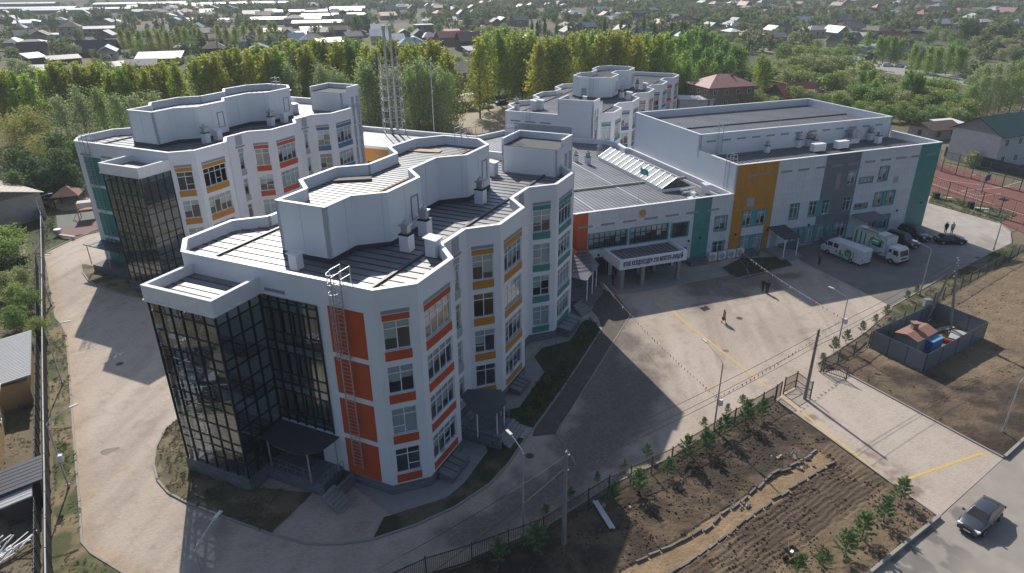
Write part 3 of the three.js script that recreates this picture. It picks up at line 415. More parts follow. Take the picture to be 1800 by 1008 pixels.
  // roof inside the parapet
  mesh('roof', new MB().prism(PP.map(([x, z]) => { const cx = (s0 + s1) / 2, cz = -W / 2; return [x + Math.sign(cx - x) * .1, z + Math.sign(cz - z) * .12]; }), roofY - .3, roofY).geo(), M.roof, root);
  roofSeams(root, PP, roofY, 1.02, 0);
  for (const w of [1.5, W - 1.5]) ubox('roof_gutter', M.seam, root, (s0 + s1) / 2, roofY + .09, -w, (s1 - s0) - 3, .16, .28);
  for (let k = 1; k < o.floors; k++) mesh('floor_slab', new MB().prism(PP.map(([x, z]) => [x * .985 + .3, z * .97 - .25]), ST * k + dy + .75, ST * k + dy + 1.05).geo(), M.room, root);
  mesh('ground_slab', new MB().prism(PP.map(([x, z]) => [x * .985 + .3, z * .97 - .25]), .9, 1.15).geo(), M.room, root);
  for (const w of [4.2, W - 4.2]) ubox('corridor_wall', M.room, root, (s0 + s1) / 2, roofY / 2 + .3, -w, s1 - s0 - 1, roofY - 1, .15);
  for (let b = 0; b <= nb; b++) ubox('partition_wall', M.room, root, b * per - 2 + (b ? 0 : 2.6), roofY / 2 + .3, -W / 2, .15, roofY - 1, W - 1.2);
  // penthouse
  const pq = o.pent, py = top + 3.75, pw = new MB(), PQ = pq.map(([s, w]) => P2(s, w)); const ord = loopWalls(pw, PQ, roofY - .05, py, .3);
  const ph = grp('penthouse', root); mesh('penthouse_wall', pw.geo(), M.penth, ph); const pc = new MB(); capRing(pc, PQ, py, .3); mesh('penthouse_cap', pc.geo(), M.cap, ph);
  mesh('penthouse_roof', new MB().prism(PQ.map(([x, z]) => { const cx = (pq[0][0] + 30) / 2, c = -W / 2; return [x + Math.sign(cx - x) * .05, z + Math.sign(c - z) * .08]; }), py - 1.2, py - .95).geo(), M.roof, ph);
  roofSeams(ph, PQ, py - .95, .62, 0, M.seam2, .04, .045, .3);
  { const xs = pq.map(p => p[0]); ubox('penthouse_gutter', M.rust, ph, (Math.min(...xs) + Math.max(...xs)) / 2 , py - .9, -(o.pentMid ?? 7.6), (Math.max(...xs) - Math.min(...xs)) - 3.2, .1, .22); }
  { const base = new MB(); ccw(PQ).forEach((p, i, a) => { const q = a[(i + 1) % a.length]; const L = Math.hypot(q[0] - p[0], q[1] - p[1]); plate('upstand', ph, q, p, 0, L, roofY, roofY + .42, .05, M.seam); for (let x = 2.4; x < L - .4; x += 2.4) plate('panel_joint', ph, q, p, x, x + .025, roofY + .42, py - .02, .008, M.vgrey); }); }
  for (const [s, w, ds, dw, a, y] of o.pentWin || []) { const p = P2(s, w), q = P2(s + ds, w + dw); placeWin(ph, p, q, a, roofY + y, windowProto(.95, 1.9, 1, 0, 0, M.dark, M.glass)); plate('window_surround', ph, p, q, a - .12, a + 1.07, roofY + y - .12, roofY + y, .06, M.steel); plate('window_surround', ph, p, q, a - .12, a + 1.07, roofY + y + 1.9, roofY + y + 2.02, .06, M.steel); plate('window_surround', ph, p, q, a - .12, a, roofY + y, roofY + y + 1.9, .06, M.steel); plate('window_surround', ph, p, q, a + .95, a + 1.07, roofY + y, roofY + y + 1.9, .06, M.steel); }
  // stair head
  if (stair) { const [a, b, c, d] = stair, sh = grp('stair_head', root), P = [P2(a, c), P2(b, c), P2(b, d), P2(a, d)], sm = new MB(), sy = top + 2.9; loopWalls(sm, P, roofY - .1, sy - .75, .25); mesh('stair_head_wall', sm.geo(), M.white, sh);
    mesh('stair_head_roof', new MB().prism(P.map(([x, z]) => [x + Math.sign((a + b) / 2 - x) * .02, z + Math.sign(-(c + d) / 2 - z) * .02]), sy - .95, sy - .72).geo(), M.felt, sh);
    const up = new MB(), cp = new MB(); const B = (x0, x1, w0, w1) => { up.box((x0 + x1) / 2, sy - .36, -(w0 + w1) / 2, x1 - x0, .74, w1 - w0); cp.box((x0 + x1) / 2, sy + .03, -(w0 + w1) / 2, x1 - x0 + .05, .05, w1 - w0 + .05); };
    const far = o.stairOpenFar; if (!far) { B(b - .25, b, c, d); B(a, b - .26, d - .25, d); B(a + 1.8, b - .26, c, c + .25); } else { B(a, a + .25, c, d); B(a + .26, b, d - .25, d); B(a + .26, b - 1.8, c, c + .25); }
    mesh('stair_head_parapet', up.geo(), M.white, sh); mesh('stair_head_cap', cp.geo(), M.cap, sh); }
}
const PENT = (s, n) => { const f = [], b = []; for (let i = 0; i < n; i++) { const k = s + i * 13.65; f.push([k, 7.2], [k + 3.2, 7.2], [k + 5.25, 5], [k + 10.1, 5]); if (i === n - 1) f.push([k + 12.3, 7.3]); b.push([k, 12.1], [k + 3.4, 12.1], [k + 5.35, 14.2], [k + 10, 14.2]); if (i === n - 1) b.push([k + 12.3, 12]); } f.splice(1, 0); return [...f, ...b.reverse()]; };
const pentAB = [[4.5, 7.2], [7.8, 7.2], [9.75, 5], [14.75, 5], [16.8, 7.2], [21.4, 7.2], [23.45, 5], [28.35, 5], [30.6, 7.3], [30.6, 11.7], [27.9, 13.9], [23.4, 14.2], [21.4, 12], [16.8, 12], [14.7, 14.2], [9.9, 14.3], [8, 12.1], [4.5, 12.1]];
const blockA = thing('school_block', 'nearest classroom block with orange, amber and teal bays and a dark glass stair tower', 'school', [-9.69, 0, -42.95], LR);
classBlock(blockA, { nb: 3, floors: 4, top: 18.1, cols: ['orange', 'amber', 'teal'], W: 18.4, s0: 0, s1: 40, per: 13.65, dy: 0, seed: 11, frontWin: true, backWin: false, pent: pentAB, pentWin: [[9.75, 5, 5, 0, 3.4, 1.35], [23.45, 5, 4.9, 0, 3.2, 1.35]], stair: [35.1, 40, 0, 6.8], endHole: [5.2, 10.7, 4.55, 15.95] });
const blockB = thing('school_block', 'classroom block behind on the left with amber, orange and blue bays', 'school', [-42.89, 0, -84.56], LR);
classBlock(blockB, { nb: 3, floors: 4, top: 18.1, cols: ['amber', 'orange', 'blue'], W: 17.6, s0: 0, s1: 40, per: 13.65, dy: 0, seed: 23, frontWin: true, backWin: false, pent: pentAB.map(([s, w]) => [s, w - .3]), pentWin: [[9.75, 4.7, 5, 0, 3.4, 1.35], [23.45, 4.7, 4.9, 0, 3.2, 1.35]], stair: [35.1, 40, 0, 6.5], endHole: [7.0, 12.4, 4.55, 15.95] });
const blockC = thing('school_block', 'distant lower classroom block with teal, blue and amber bays behind the entrance hall', 'school', [17.3, 0, -133.3], LR);
const pentC = [[20.5, 7], [22.2, 4.6], [27.3, 4.6], [29.6, 6.9], [33.4, 6.9], [35.2, 4.4], [40.2, 4.5], [42.6, 6.8], [42.6, 11.6], [40, 13.6], [35, 13.6], [33.2, 12], [29.4, 12], [27.2, 13.8], [22.4, 13.8], [20.5, 11.6]];
classBlock(blockC, { nb: 5, floors: 3, top: 13.4, cols: ['teal', 'blue', 'amber', 'blue', 'orange'], W: 18.4, s0: -4, s1: 62.5, per: 13.2, dy: -1.0, seed: 37, frontWin: true, backWin: false, pent: pentC, pentMid: 8.2, pentWin: [[22.2, 4.6, 5.1, 0, 3.4, 1.35], [35.2, 4.4, 5, 0, 3.4, 1.35]], stair: [-3.98, 1.6, .02, 7.2], stairOpenFar: true });
// vents on the roofs
for (const [p, s, k] of [[[9.47,3.29], .95, 0], [[13.24,3.83], .95, 0], [[23.35,3.55], .95, 0], [[9.24,0.64], 1, 1], [[2.71,9.14], .82, 1], [[33.17,7.06], 1, 1]]) roofVent(blockA, p[0], 17.2, -p[1], s, k);
for (const [p, s, k] of [[[9.17,3.32], .9, 0], [[21.78,3.29], .9, 0], [[11.15,3.16], .9, 1], [[24.65,3.27], .9, 1], [[31.41,7.09], 1, 1], [[38.3,15.14], 1.5, 1]]) roofVent(blockB, p[0], 17.2, -p[1], s, k);
for (const [p, s, k] of [[[24.8,2.95], .9, 0], [[38.13,3.07], .9, 0], [[22.47,0.58], 1.1, 1], [[37.96,1.07], 1, 1], [[1.33,18.27], 1, 0], [[3.81,15.53], 1.2, 1], [[4.94,14.47], 1.2, 1], [[16.11,8.68], .8, 1]]) roofVent(blockC, p[0], 12.5, -p[1], s, k);
// coloured panels, ladders and vents on the end walls (local x = 0 plane, outward is -x)
function endPanels(root, w0, w1, mat, ladW) { const p = P2(0, 0), q = P2(0, 18), rects = [[12.3, 16.17], [8.7, 11.87], [4.88, 8.2], [1, 4.42]]; for (const [c, d] of rects) plate('colour_panel', root, q, p, 18 - w1, 18 - w0, c, d, .03, mat); ladder(root, 0, -ladW, -1, 0, 2.0, 18.1, .85, 12.4); }
endPanels(blockA, 1, 4.2, M.orange, 2.93); endPanels(blockB, 13.1, 16.5, M.teal, 14.9);
for (const [r, w] of [[blockA, 9.1], [blockB, 11.8], [blockB, 16]]) plate('vent_grille', r, P2(0, 18), P2(0, 0), 18 - w - 1, 18 - w + 1, 16.3, 16.55, .04, M.vent);
// ladders on penthouses
ladder(blockA, 30.6, -9.4, 1, 0, 17.3, 21.85, .8, 99); ladder(blockB, 30.6, -9.2, 1, 0, 17.3, 21.85, .8, 99); ladder(blockC, 20.5, -8.6, -1, 0, 12.6, 17.15, .8, 99); ladder(blockA, 37.2, -6.8, 0, -1, 17.3, 21, .8, 99);
plate('penthouse_door', blockC, P2(20.5, 14), P2(20.5, 4), 2.9, 4.1, 12.7, 14.8, .05, M.vgrey);
plate('grey_band', blockC, P2(-4, 18.4), P2(-4, 0), 2, 14.2, 9.75, 11.2, .03, M.vgrey); ladder(blockC, -4, -13.2, -1, 0, 9.6, 13.4, .7, 99);
for (const a of [1.2, 4.4, 7.6]) plate('vent_grille', blockC, P2(-4, 18.4), P2(-4, 0), a, a + 2.2, 11.5, 11.75, .04, M.vent);
// narrow stair windows on the flush far corner
for (const [r, top, n, s] of [[blockB, 18.1, 4, 37.55], [blockA, 18.1, 4, 37.55], [blockC, 13.4, 3, -3.2]]) for (const k of [0, 1.35]) { plate('grey_strip', r, P2(s + k, 0), P2(s + k + 1.2, 0), 0, .72, 2, top + 1.2, .03, M.vgrey); for (let i = 0; i < n; i++) placeWin(r, P2(s + k, -.2), P2(s + k + 1, -.2), .04, 3.4 + i * 3.735, windowProto(.64, 1.5, 1, 0, 0)); }
// glazed stair tower: s -4.4..0, between w a and b
function pipeRail(g, pts, y) { const m = new MB(); for (let i = 0; i + 1 < pts.length; i++) { const a = pts[i], b = pts[i + 1]; for (const h of [1, .55]) m.bar([a[0], a[1] + h, a[2]], [b[0], b[1] + h, b[2]], .045); const L = Math.hypot(b[0] - a[0], b[2] - a[2]), n = Math.max(1, Math.round(L / .35)); for (let k = 0; k <= n; k++) { const t = k / n, p = [lerp(a[0], b[0], t), lerp(a[1], b[1], t), lerp(a[2], b[2], t)]; m.bar(p, [p[0], p[1] + 1, p[2]], .025); } } return mesh('stair_railing', m.geo(), M.dark, g); }
function glazedWall(g, p, q, y0, y1, nx, ys, skip) { // p->q seen with outward on the left-hand plate side; individual panes and mullions
  const L = Math.hypot(q[0] - p[0], q[1] - p[1]), ux = (q[0] - p[0]) / L, uz = (q[1] - p[1]) / L, ry = Math.atan2(-uz, ux), at = a => [p[0] + ux * a, p[1] + uz * a];
  for (let i = 0; i <= nx; i++) { const c = at(L * i / nx); ubox('mullion', M.dark, g, c[0], (y0 + y1) / 2, c[1], .09, y1 - y0, .16, ry); }
  for (const y of ys) { const c = at(L / 2); ubox('transom', M.dark, g, c[0], y, c[1], L, .075, .13, ry); }
  const r = rngOf(Math.round(p[0] * 31 + p[1] * 77 + 5)), Y = [y0, ...ys.filter(y => y > y0 + .05 && y < y1 - .05), y1];
  for (let i = 0; i < nx; i++) for (let j = 0; j + 1 < Y.length; j++) { const c = at(L * (i + .5) / nx); const m = ubox('pane', skip && skip(j) ? skip(j) : M.smoked, g, c[0], (Y[j] + Y[j + 1]) / 2, c[1], L / nx - .085, Y[j + 1] - Y[j] - .07, .016, ry); m.rotation.x = 0; m.rotation.set((r() - .5) * .006, ry + (r() - .5) * .008, 0); }
}
function stairTower(root, wa, wb, yTop, base, red) {
  const g = grp('stair_tower', root), x0 = -4.4, ys = [15.95, 15.1, 13.6, 12.1, 11.25, 9.7, 8.3, 7.45, 5.9, 4.5, 3.7, 2.6];
  glazedWall(g, P2(x0, wb), P2(x0, wa), base, 15.95, 6, ys.filter(y => y > base)); glazedWall(g, P2(x0, wa), P2(0, wa), base, 15.95, 4, ys.filter(y => y > base)); glazedWall(g, P2(0, wb), P2(x0, wb), base, 15.95, 4, ys.filter(y => y > base));
  mesh('tower_plinth', new MB().box(x0 / 2 - .03, base / 2 - .05, -(wa + wb) / 2, -x0 + .22, base + .1, wb - wa + .3).geo(), M.plinth, g);
  const bx = new MB(), cap = new MB(), B = (a, b, c, d) => { bx.box((a + b) / 2, 16.58, -(c + d) / 2, b - a, 1.26, d - c); cap.box((a + b) / 2, 17.24, -(c + d) / 2, b - a + .04, .06, d - c + .04); };
  const e = .18; B(x0 - e, x0 - e + .3, wa - e, wb + e); B(x0 - e + .31, -.01, wa - e, wa - e + .3); B(x0 - e + .31, -.01, wb + e - .3, wb + e); bx.box(x0 / 2, 16.03, -(wa + wb) / 2, -x0 + .52, .14, wb - wa + .52);
  mesh('tower_fascia', bx.geo(), M.cap, g); mesh('tower_cap', cap.geo(), M.white, g); mesh('tower_roof', new MB().box(x0 / 2, 16.35, -(wa + wb) / 2, -x0, .2, wb - wa).geo(), M.roof, g); for (let k = 1; k < 6; k++) ubox('roof_seam', M.seam, g, x0 + k * .72, 16.47, -(wa + wb) / 2, .05, .06, wb - wa - .3);
  const wm = (wa + wb) / 2, fl = [base, 3.75, 7.5, 11.2, 14.6];
  for (let k = 0; k < 4; k++) {
    const y = k ? fl[k] : base, y2 = fl[k + 1], ym = (y + y2) / 2;
    if (k) mesh('landing', new MB().box(-1.0, y - .1, -wm, 1.9, .2, wb - wa - .4).geo(), M.room, g);
    if (k < 4) { mesh('landing', new MB().box(-3.7, ym - .1, -wm, 1.0, .18, wb - wa - .5).geo(), M.room, g);
      for (const [wc, ya, yb, dir] of [[wm - 1.5, y, ym, 1], [wm + 1.5, ym, y2, -1]]) { const f = new MB(), n = 10; for (let i = 0; i < n; i++) { const u = (i + .5) / n; f.box(dir > 0 ? lerp(-1.9, -3.3, u) : lerp(-3.3, -1.9, u), lerp(ya, yb, u), -wc, .22, .06, 1.9); } for (const s of [-.95, .95]) f.bar([dir > 0 ? -1.9 : -3.3, ya - .1, -wc + s], [dir > 0 ? -3.3 : -1.9, yb - .1, -wc + s], .08, .26); mesh('stair_flight', f.geo(), M.steel, g);
        pipeRail(g, dir > 0 ? [[-1.9, ya, -wc - .95], [-3.3, yb, -wc - .95]] : [[-3.3, ya, -wc + .95], [-1.9, yb, -wc + .95]]); }
      if (k) pipeRail(g, [[-1.9, y, -wa - .3], [-1.9, y, -wb + .3]]); pipeRail(g, [[-4.15, ym, -wa - .3], [-4.15, ym, -wb + .3]]); } }
  for (const w of [wa + .25, wb - .25]) ubox('column', M.steel, g, -4.2, 8.5, -w, .2, 14.8, .2);
  if (red) ubox('red_column', M.orange, g, -4.18, 12, -wb + .45, .18, 7.6, .7);
}
stairTower(blockA, 10.75, 17.5, 16, 1.35, true); stairTower(blockB, .15, 6.75, 16, 1.35, false);
// curtain wall beside the tower
const white2 = S([.5, .53, .55], { roughness: .4 });
{ const g = grp('curtain_wall', blockA), ys = [15.6, 14.85, 12.95, 12.0, 11.2, 9.25, 8.3, 7.5, 5.6, 4.75]; glazedWall(g, P2(-.1, 10.68), P2(-.1, 5.2), 4.5, 15.95, 6, ys); for (const y of [15.3, 11.6, 7.9, 4.6]) ubox('white_band', white2, g, .02, y, -7.95, .06, .72, 5.4); for (const y of [14.0, 10.3, 6.5]) for (let k = 0; k < 5; k++) ubox('door_frame', M.dark, g, .3, y - .1, -5.9 - k * 1.05, .05, 2.3, .16); }
{ const g = grp('curtain_wall', blockB), ys = [15.6, 14.85, 12.95, 12.0, 11.2, 9.25, 8.3, 7.5, 5.6, 4.75]; glazedWall(g, P2(-.1, 12.38), P2(-.1, 7.02), 4.5, 15.95, 6, ys); }
// canopy, steps and platform at the near end
{ const g = grp('porch', blockA); mesh('platform', new MB().box(-1.2, .6, -7.8, 2.6, 1.3, 5.9).geo(), M.plinth, g); for (let k = 0; k < 6; k++) ubox('step', M.concrete, g, -2.75 - k * .0, 1.05 - k * .2, -(4.1 - k * .3), 1.5, .2, .32);
  ubox('step_wall', M.plinth, g, -1.2, .55, -3.75, 2.2, 1.15, .3);
  const roof = new MB().prism([P2(.0, 11), P2(-2.5, 11), P2(-3.1, 8.4), P2(-3.1, 6.2), P2(-2.2, 5), P2(0, 4.8)], 4.15, 4.27); mesh('canopy_roof', roof.geo(), M.seam, g);
  for (const [s, w] of [[-2.3, 10.3], [-2.6, 5.95], [-.55, 4.85]]) mesh('canopy_post', new MB().cyl([s, 1.2, -w], [s, 4.15, -w], .07, .07, 8).geo(), M.pole, g);
  const r = new MB(); for (const [a, b] of [[[-2.4, -10.2], [-2.5, -5.9]], [[-2.4, -4.8], [-.4, -4.4]]]) { for (const h of [.5, 1]) r.bar([a[0], 1.25 + h, a[1]], [b[0], 1.25 + h, b[1]], .035); for (let k = 0; k <= 5; k++) { const t = k / 5; r.bar([lerp(a[0], b[0], t), 1.25, lerp(a[1], b[1], t)], [lerp(a[0], b[0], t), 2.25, lerp(a[1], b[1], t)], .03); } } mesh('railing', r.geo(), M.steel, g);
  ubox('doorway', M.dark, g, -.03, 2.5, -8.2, .06, 2.4, 3); }
{ const g = grp('porch', blockB); const rf = new MB().prism([P2(0, 17.6), P2(-2.4, 18.2), P2(-2.6, 9.6), P2(0, 9.4)], 3.85, 3.98); mesh('canopy_roof', rf.geo(), M.seam, g); for (let k = 0; k < 7; k++) ubox('roof_rib', M.roof, g, -1.3, 4.0, -10 - k * 1.15, 2.5, .06, .05); mesh('platform', new MB().box(-1.2, .5, -13.5, 2.4, 1.05, 7.5).geo(), M.plinth, g); for (const w of [17.6, 13.6, 10]) mesh('canopy_post', new MB().cyl([-2.3, 1, -w], [-2.3, 3.85, -w], .06, .06, 8).geo(), M.pole, g); }
// side porch in the first recess of the near block
{ const g = grp('side_porch', blockA); const a = [8.35, 3.3, 3.15], b = [10.1, 3.6, 2.7], P = (s, w, y) => [s, y, -w]; const rf = new MB();
  rf.quad(P(9.4, -1.15, 3.95), P(8.3, -3.05, 3.35), P(10.0, -2.75, 3.75), P(10.6, -1.2, 4.05)).quad(P(10.6, -1.2, 4.05), P(10.0, -2.75, 3.75), P(11.1, -4.85, 3.3), P(12.6, -3.6, 3.45)).quad(P(8.3, -3.05, 3.35), P(9.2, -5.0, 3.2), P(11.1, -4.85, 3.3), P(10.0, -2.75, 3.75));
  mesh('canopy_roof', rf.geo(), M.seam, g); for (const [s, w] of [[9.25, -4.8], [11.0, -4.65], [12.3, -3.7], [8.6, -3.2]]) mesh('canopy_post', new MB().cyl([s, .8, -w], [s, 3.25, -w], .06, .06, 6).geo(), M.upvc, g);
  mesh('platform', new MB().box(10.6, .42, 3.2, 3.2, .85, 3.4).geo(), M.plinth, g); ubox('side_wall', M.plinth, g, 8.75, .7, 3.3, .3, 1.4, 4.2); ubox('side_wall', M.plinth, g, 12.75, .7, 3.0, .3, 1.2, 2.6); for (let k = 0; k < 4; k++) ubox('step', M.concrete, g, 10.7, .7 - k * .2, 5.0 + k * .32, 3.2, .2, .34); }
// basement hatches
function hatch(root, s, w, L, D, h) { const g = grp('basement_hatch', root); g.position.set(s, 0, -w); mesh('hatch_wall', new MB().box(0, h * .4, 0, L, h * .8, D).geo(), M.plinth, g); mesh('hatch_lid', new MB().box(0, h * .86, .02, L + .12, .06, D + .14, 0, .16).geo(), M.roof, g); for (let k = 1; k < 4; k++) mesh('lid_rib', new MB().box(-L / 2 + L * k / 4, h * .86 + .05, .02, .05, .05, D + .1, 0, .16).geo(), M.seam, g); }
hatch(blockA, 4.5, -3.1, 2.9, 1.3, .9); hatch(blockA, 32, -3.1, 3.6, 1.4, 1.2); hatch(blockA, 18.3, -3.0, 2.6, 1.1, .8);

// ---------------------------------------------------------------- entrance hall and link (frame along the facade)
// local x = u along the facade, local z = -v; facade plane at z = 0, outward +z
const UO = [31.47, -92.64];
const hall = thing('entrance_hall', 'low white entrance hall with orange and teal strips, lettered canopy and long roof light', 'school', [UO[0], 0, UO[1]], UR);
const gym = thing('sports_hall', 'tall white panelled hall with yellow, grey and teal strips and a stepped roof', 'sports hall', [UO[0], 0, UO[1]], UR);
const panelMats = [];
function tint(base, n, spread) { return Array.from({ length: n }, (_, i) => { const m = base.clone(); m.color.multiplyScalar(1 + (i / (n - 1) - .5) * spread); return m; }); }
const PW = tint(S([.66, .69, .74], { roughness: .42, map: grain }), 3, .05), PT = tint(S([.045, .26, .25], { roughness: .42, map: grain }), 3, .08), PY = tint(S([.55, .235, .022], { roughness: .42, map: grain }), 3, .08), PG = tint(S([.17, .19, .225], { roughness: .42, map: grain }), 3, .06), PO = tint(S([.52, .095, .024], { roughness: .42, map: grain }), 3, .08);
function cutRects(list, h) { const out = []; for (const [a, b, c, d] of list) { if (h[1] <= a || h[0] >= b || h[3] <= c || h[2] >= d) { out.push([a, b, c, d]); continue; } if (h[2] > c) out.push([a, b, c, h[2]]); if (h[3] < d) out.push([a, b, h[3], d]); const y0 = Math.max(c, h[2]), y1 = Math.min(d, h[3]); if (h[0] > a) out.push([a, h[0], y0, y1]); if (h[1] < b) out.push([h[1], b, y0, y1]); } return out; }
// clad a facade with single panels; strips: [u0,u1,mats]; rows of seam heights; holes
function clad(root, strips, rows, holes, keepFrom) {
  const all = []; const r = rngOf(91);
  for (const [u0, u1, mats, pw = .64] of strips) { const n = Math.round((u1 - u0) / pw); for (let i = 0; i < n; i++) for (let j = 0; j + 1 < rows.length; j++) { let L = [[lerp(u0, u1, i / n), lerp(u0, u1, (i + 1) / n), rows[j], rows[j + 1]]]; for (const h of holes) L = cutRects(L, h); for (const q of L) if (q[1] - q[0] > .04 && q[3] - q[2] > .04) all.push([...q, mats[Math.floor(r() * mats.length)]]); } }
  all.sort((a, b) => (b[1] - b[0]) * (b[3] - b[2]) - (a[1] - a[0]) * (a[3] - a[2])); const g = .008, rest = new Map();
  all.forEach(([a, b, c, d, m], i) => { const z = .03 + r() * .003; if (i < 300) ubox('panel', m, root, (a + b) / 2, (c + d) / 2, z, b - a - 2 * g, d - c - 2 * g, .04); else { if (!rest.has(m)) rest.set(m, new MB()); rest.get(m).box((a + b) / 2, (c + d) / 2, z, b - a - 2 * g, d - c - 2 * g, .04); } });
  for (const [m, b] of rest) mesh('panels', b.geo(), m, root).userData = { kind: 'stuff' };
}
const tealF = S([.055, .30, .30], { roughness: .45 });
function framedWin(root, a, b, c, d, n, tr, kind, fm = M.upvc, bm = tealF, sash = -1) { // window in a coloured surround
  const f = .16; const s = grp('window_surround', root); mesh('surround_frame', new MB().box((a + b) / 2, c - f / 2, .02, b - a + 2 * f, f, .2).box((a + b) / 2, d + f / 2 - .02, .02, b - a + 2 * f, f - .04, .2).box(a - f / 2, (c + d) / 2, .02, f, d - c - .02, .2).box(b + f / 2, (c + d) / 2, .02, f, d - c - .02, .2).geo(), bm, s);
  placeWin(root, [a, 0], [b, 0], 0, c, windowProto(b - a, d - c, n, tr, kind, fm, M.glass, sash));
}
{ // sports hall
  const rows = [0, 1.72, 3.44, 5.16, 6.88, 8.6, 10.35, 12.07, 13.62], W = []; const w = (a, b, c, d, n, tr, k, s) => W.push([a, b, c, d, n, tr, k, s]);
  w(1.95, 3.45, 4.5, 6.75, 2, .6, 1, 0); w(4.35, 5.95, 4.5, 6.75, 2, .6, 1, 0); w(2.1, 3.6, .35, 2.85, 2, .6, 3, 0); w(4.25, 5.9, .35, 2.85, 2, .6, 3, 0);
  w(10.3, 11.75, 4.55, 6.8, 2, .6, 0, 0); w(13.85, 15.3, 4.55, 6.75, 2, .6, 0, 0); w(16.2, 17.65, 4.55, 6.75, 2, .6, 0, 0); w(20.15, 21.7, 4.6, 6.75, 2, .6, 0, 0);
  w(22.6, 25.0, 4.65, 5.35, 3, 0, 0, -1); w(26.3, 27.9, 4.65, 6.8, 2, .6, 1, 0); w(28.7, 30.2, 4.65, 6.8, 2, .6, 1, 0);
  w(20.05, 21.7, 8.7, 10.85, 2, .6, 1, 0); w(22.55, 25.0, 8.75, 9.5, 4, 0, 3, -1); w(26.2, 27.85, 8.7, 10.85, 2, .6, 1, 0);
  w(11.1, 12.3, .35, 2.85, 2, .6, 3, -1); w(12.75, 13.4, .35, 2.85, 1, .6, 1, -1); w(13.9, 15.3, .35, 2.85, 2, .6, 3, 0); w(15.9, 17.3, .35, 2.85, 2, .6, 3, 0); w(17.75, 18.4, .35, 2.85, 1, .6, 1, -1); w(19.2, 21.7, .35, 2.85, 3, .6, 1, 0);
  w(26.3, 27.9, .5, 2.95, 2, .6, 1, 0); w(28.6, 30.2, .5, 2.95, 2, .6, 1, 0);
  const holes = W.map(q => [q[0], q[1], q[2], q[3]]), lo = new MB(), hi = new MB();
  const q = (u, v) => [u, -v];
  { const wm = new MB(), P = [q(0, 0), q(37.8, 0), q(37.8, 9.4), q(0, 9.4)]; // travel so that outward is right-hand (z,-x)
    wallMB(wm, q(37.8, 0), q(0, 0), 0, 13.65, .35, holes.map(h => [37.8 - h[1], 37.8 - h[0], h[2], h[3]])); wallMB(wm, q(0, 0), q(0, 9.4), 0, 13.65, .35); wallMB(wm, q(37.8, 9.4), q(37.8, 0), 0, 13.65, .35);
    wallMB(wm, q(37.1, 9.4), q(0, 9.4), 12.6, 16, .35); wallMB(wm, q(0, 9.4), q(0, 29), 0, 16, .35); wallMB(wm, q(0, 29), q(37.1, 29), 0, 16, .35); wallMB(wm, q(37.1, 29), q(37.1, 9.4), 0, 16, .35); mesh('wall', wm.geo(), M.penth, gym); }
  const cp = new MB(); capRing(cp, [q(0, 9.4), q(37.1, 9.4), q(37.1, 29), q(0, 29)], 16, .35); cp.box(18.9, 13.68, -.13, 37.9, .06, .45).box(.14, 13.67, -4.9, .42, .055, 9.1).box(37.66, 13.67, -4.9, .42, .055, 9.1); mesh('parapet_cap', cp.geo(), M.cap, gym);
  mesh('roof', new MB().box(18.9, 12.55, -4.85, 37.2, .2, 9.1).geo(), M.roof, gym); mesh('upper_roof', new MB().box(18.55, 14.75, -19.2, 36.6, .2, 19.2).geo(), M.roof, gym);
  for (let u = .8; u < 37.4; u += .62) ubox('roof_seam', M.seam, gym, u, 12.68, -4.9, .05, .06, 8.2);
  for (let u = .9; u < 36.6; u += .6) ubox('roof_seam', M.seam2, gym, u, 14.87, -19.2, .05, .05, 18.6);
  ubox('roof_ridge', M.seam, gym, 18.5, 14.95, -18.6, 36, .16, .35);
  mesh('floor_slab', new MB().box(18.9, 3.6, -4.8, 37, .3, 8.8).box(18.9, 7.7, -4.8, 37, .3, 8.8).box(18.9, .2, -4.8, 37, .1, 8.8).geo(), M.room, gym); ubox('corridor_wall', M.room, gym, 18.9, 6.2, -5.2, 37, 12, .15);
  for (let u = 4; u < 37; u += 6.6) ubox('partition_wall', M.room, gym, u > 9 ? u + .9 : u - 4 + 7.6, 6.2, -2.6, .15, 12, 4.6);
  // coloured fields between paired windows
  const H2 = holes.map(h => [h[0] - .16, h[1] + .16, h[2] - .16, h[3] + .14]); const fields = [[3.6, 4.2, 4.34, 6.9], [3.76, 4.1, .2, 3], [15.46, 16.04, 4.4, 6.9], [28.06, 28.54, 4.5, 6.95], [28.06, 28.44, .35, 3.1], [12.46, 12.6, .2, 3], [13.56, 13.74, .2, 3], [15.46, 15.74, .2, 3], [17.46, 17.6, .2, 3], [18.56, 19.04, .2, 3]];
  for (const [a, b, c, d] of fields) ubox('teal_field', tealF, gym, (a + b) / 2, (c + d) / 2, .04, b - a, d - c, .05);
  const white = [PW, .64]; clad(gym, [[0, 7, PY], [7, 15.42, PW], [15.42, 21.95, PG], [21.95, 33.6, PW], [33.6, 37.8, PT]], rows, [...H2, ...fields, [2.0, 5.9, 3.02, 4.2], [7.5, 8.6, .2, 2.5]]);
  for (let i = 0; i < 6; i++) ubox('panel', PW[i % 3], gym, 2.3 + i * .65, 3.65, .032, .63, 1.2, .04);
  for (const p of W) framedWin(gym, ...p.slice(0, 7), M.upvc, tealF, p[7] ?? -1);
  for (const u of [1.68, 4.41, 7.5, 10.55, 13.8, 16.6, 19.6, 22.85, 25.9, 28.9, 31.9, 34.95]) ubox('vent_grille', M.vent, gym, u + .98, 11.94, .07, 1.95, .3, .05);
  ubox('vent_grille', M.vgrey, gym, 2.9 , 8.05, .06, 1.25, 1.25, .04); ubox('vent_grille', M.vgrey, gym, 29.8, 8.55, .06, 1.0, .95, .04); ubox('vent_grille', M.vent, gym, 18.3, 9.5, .06, .8, 2.5, .04);
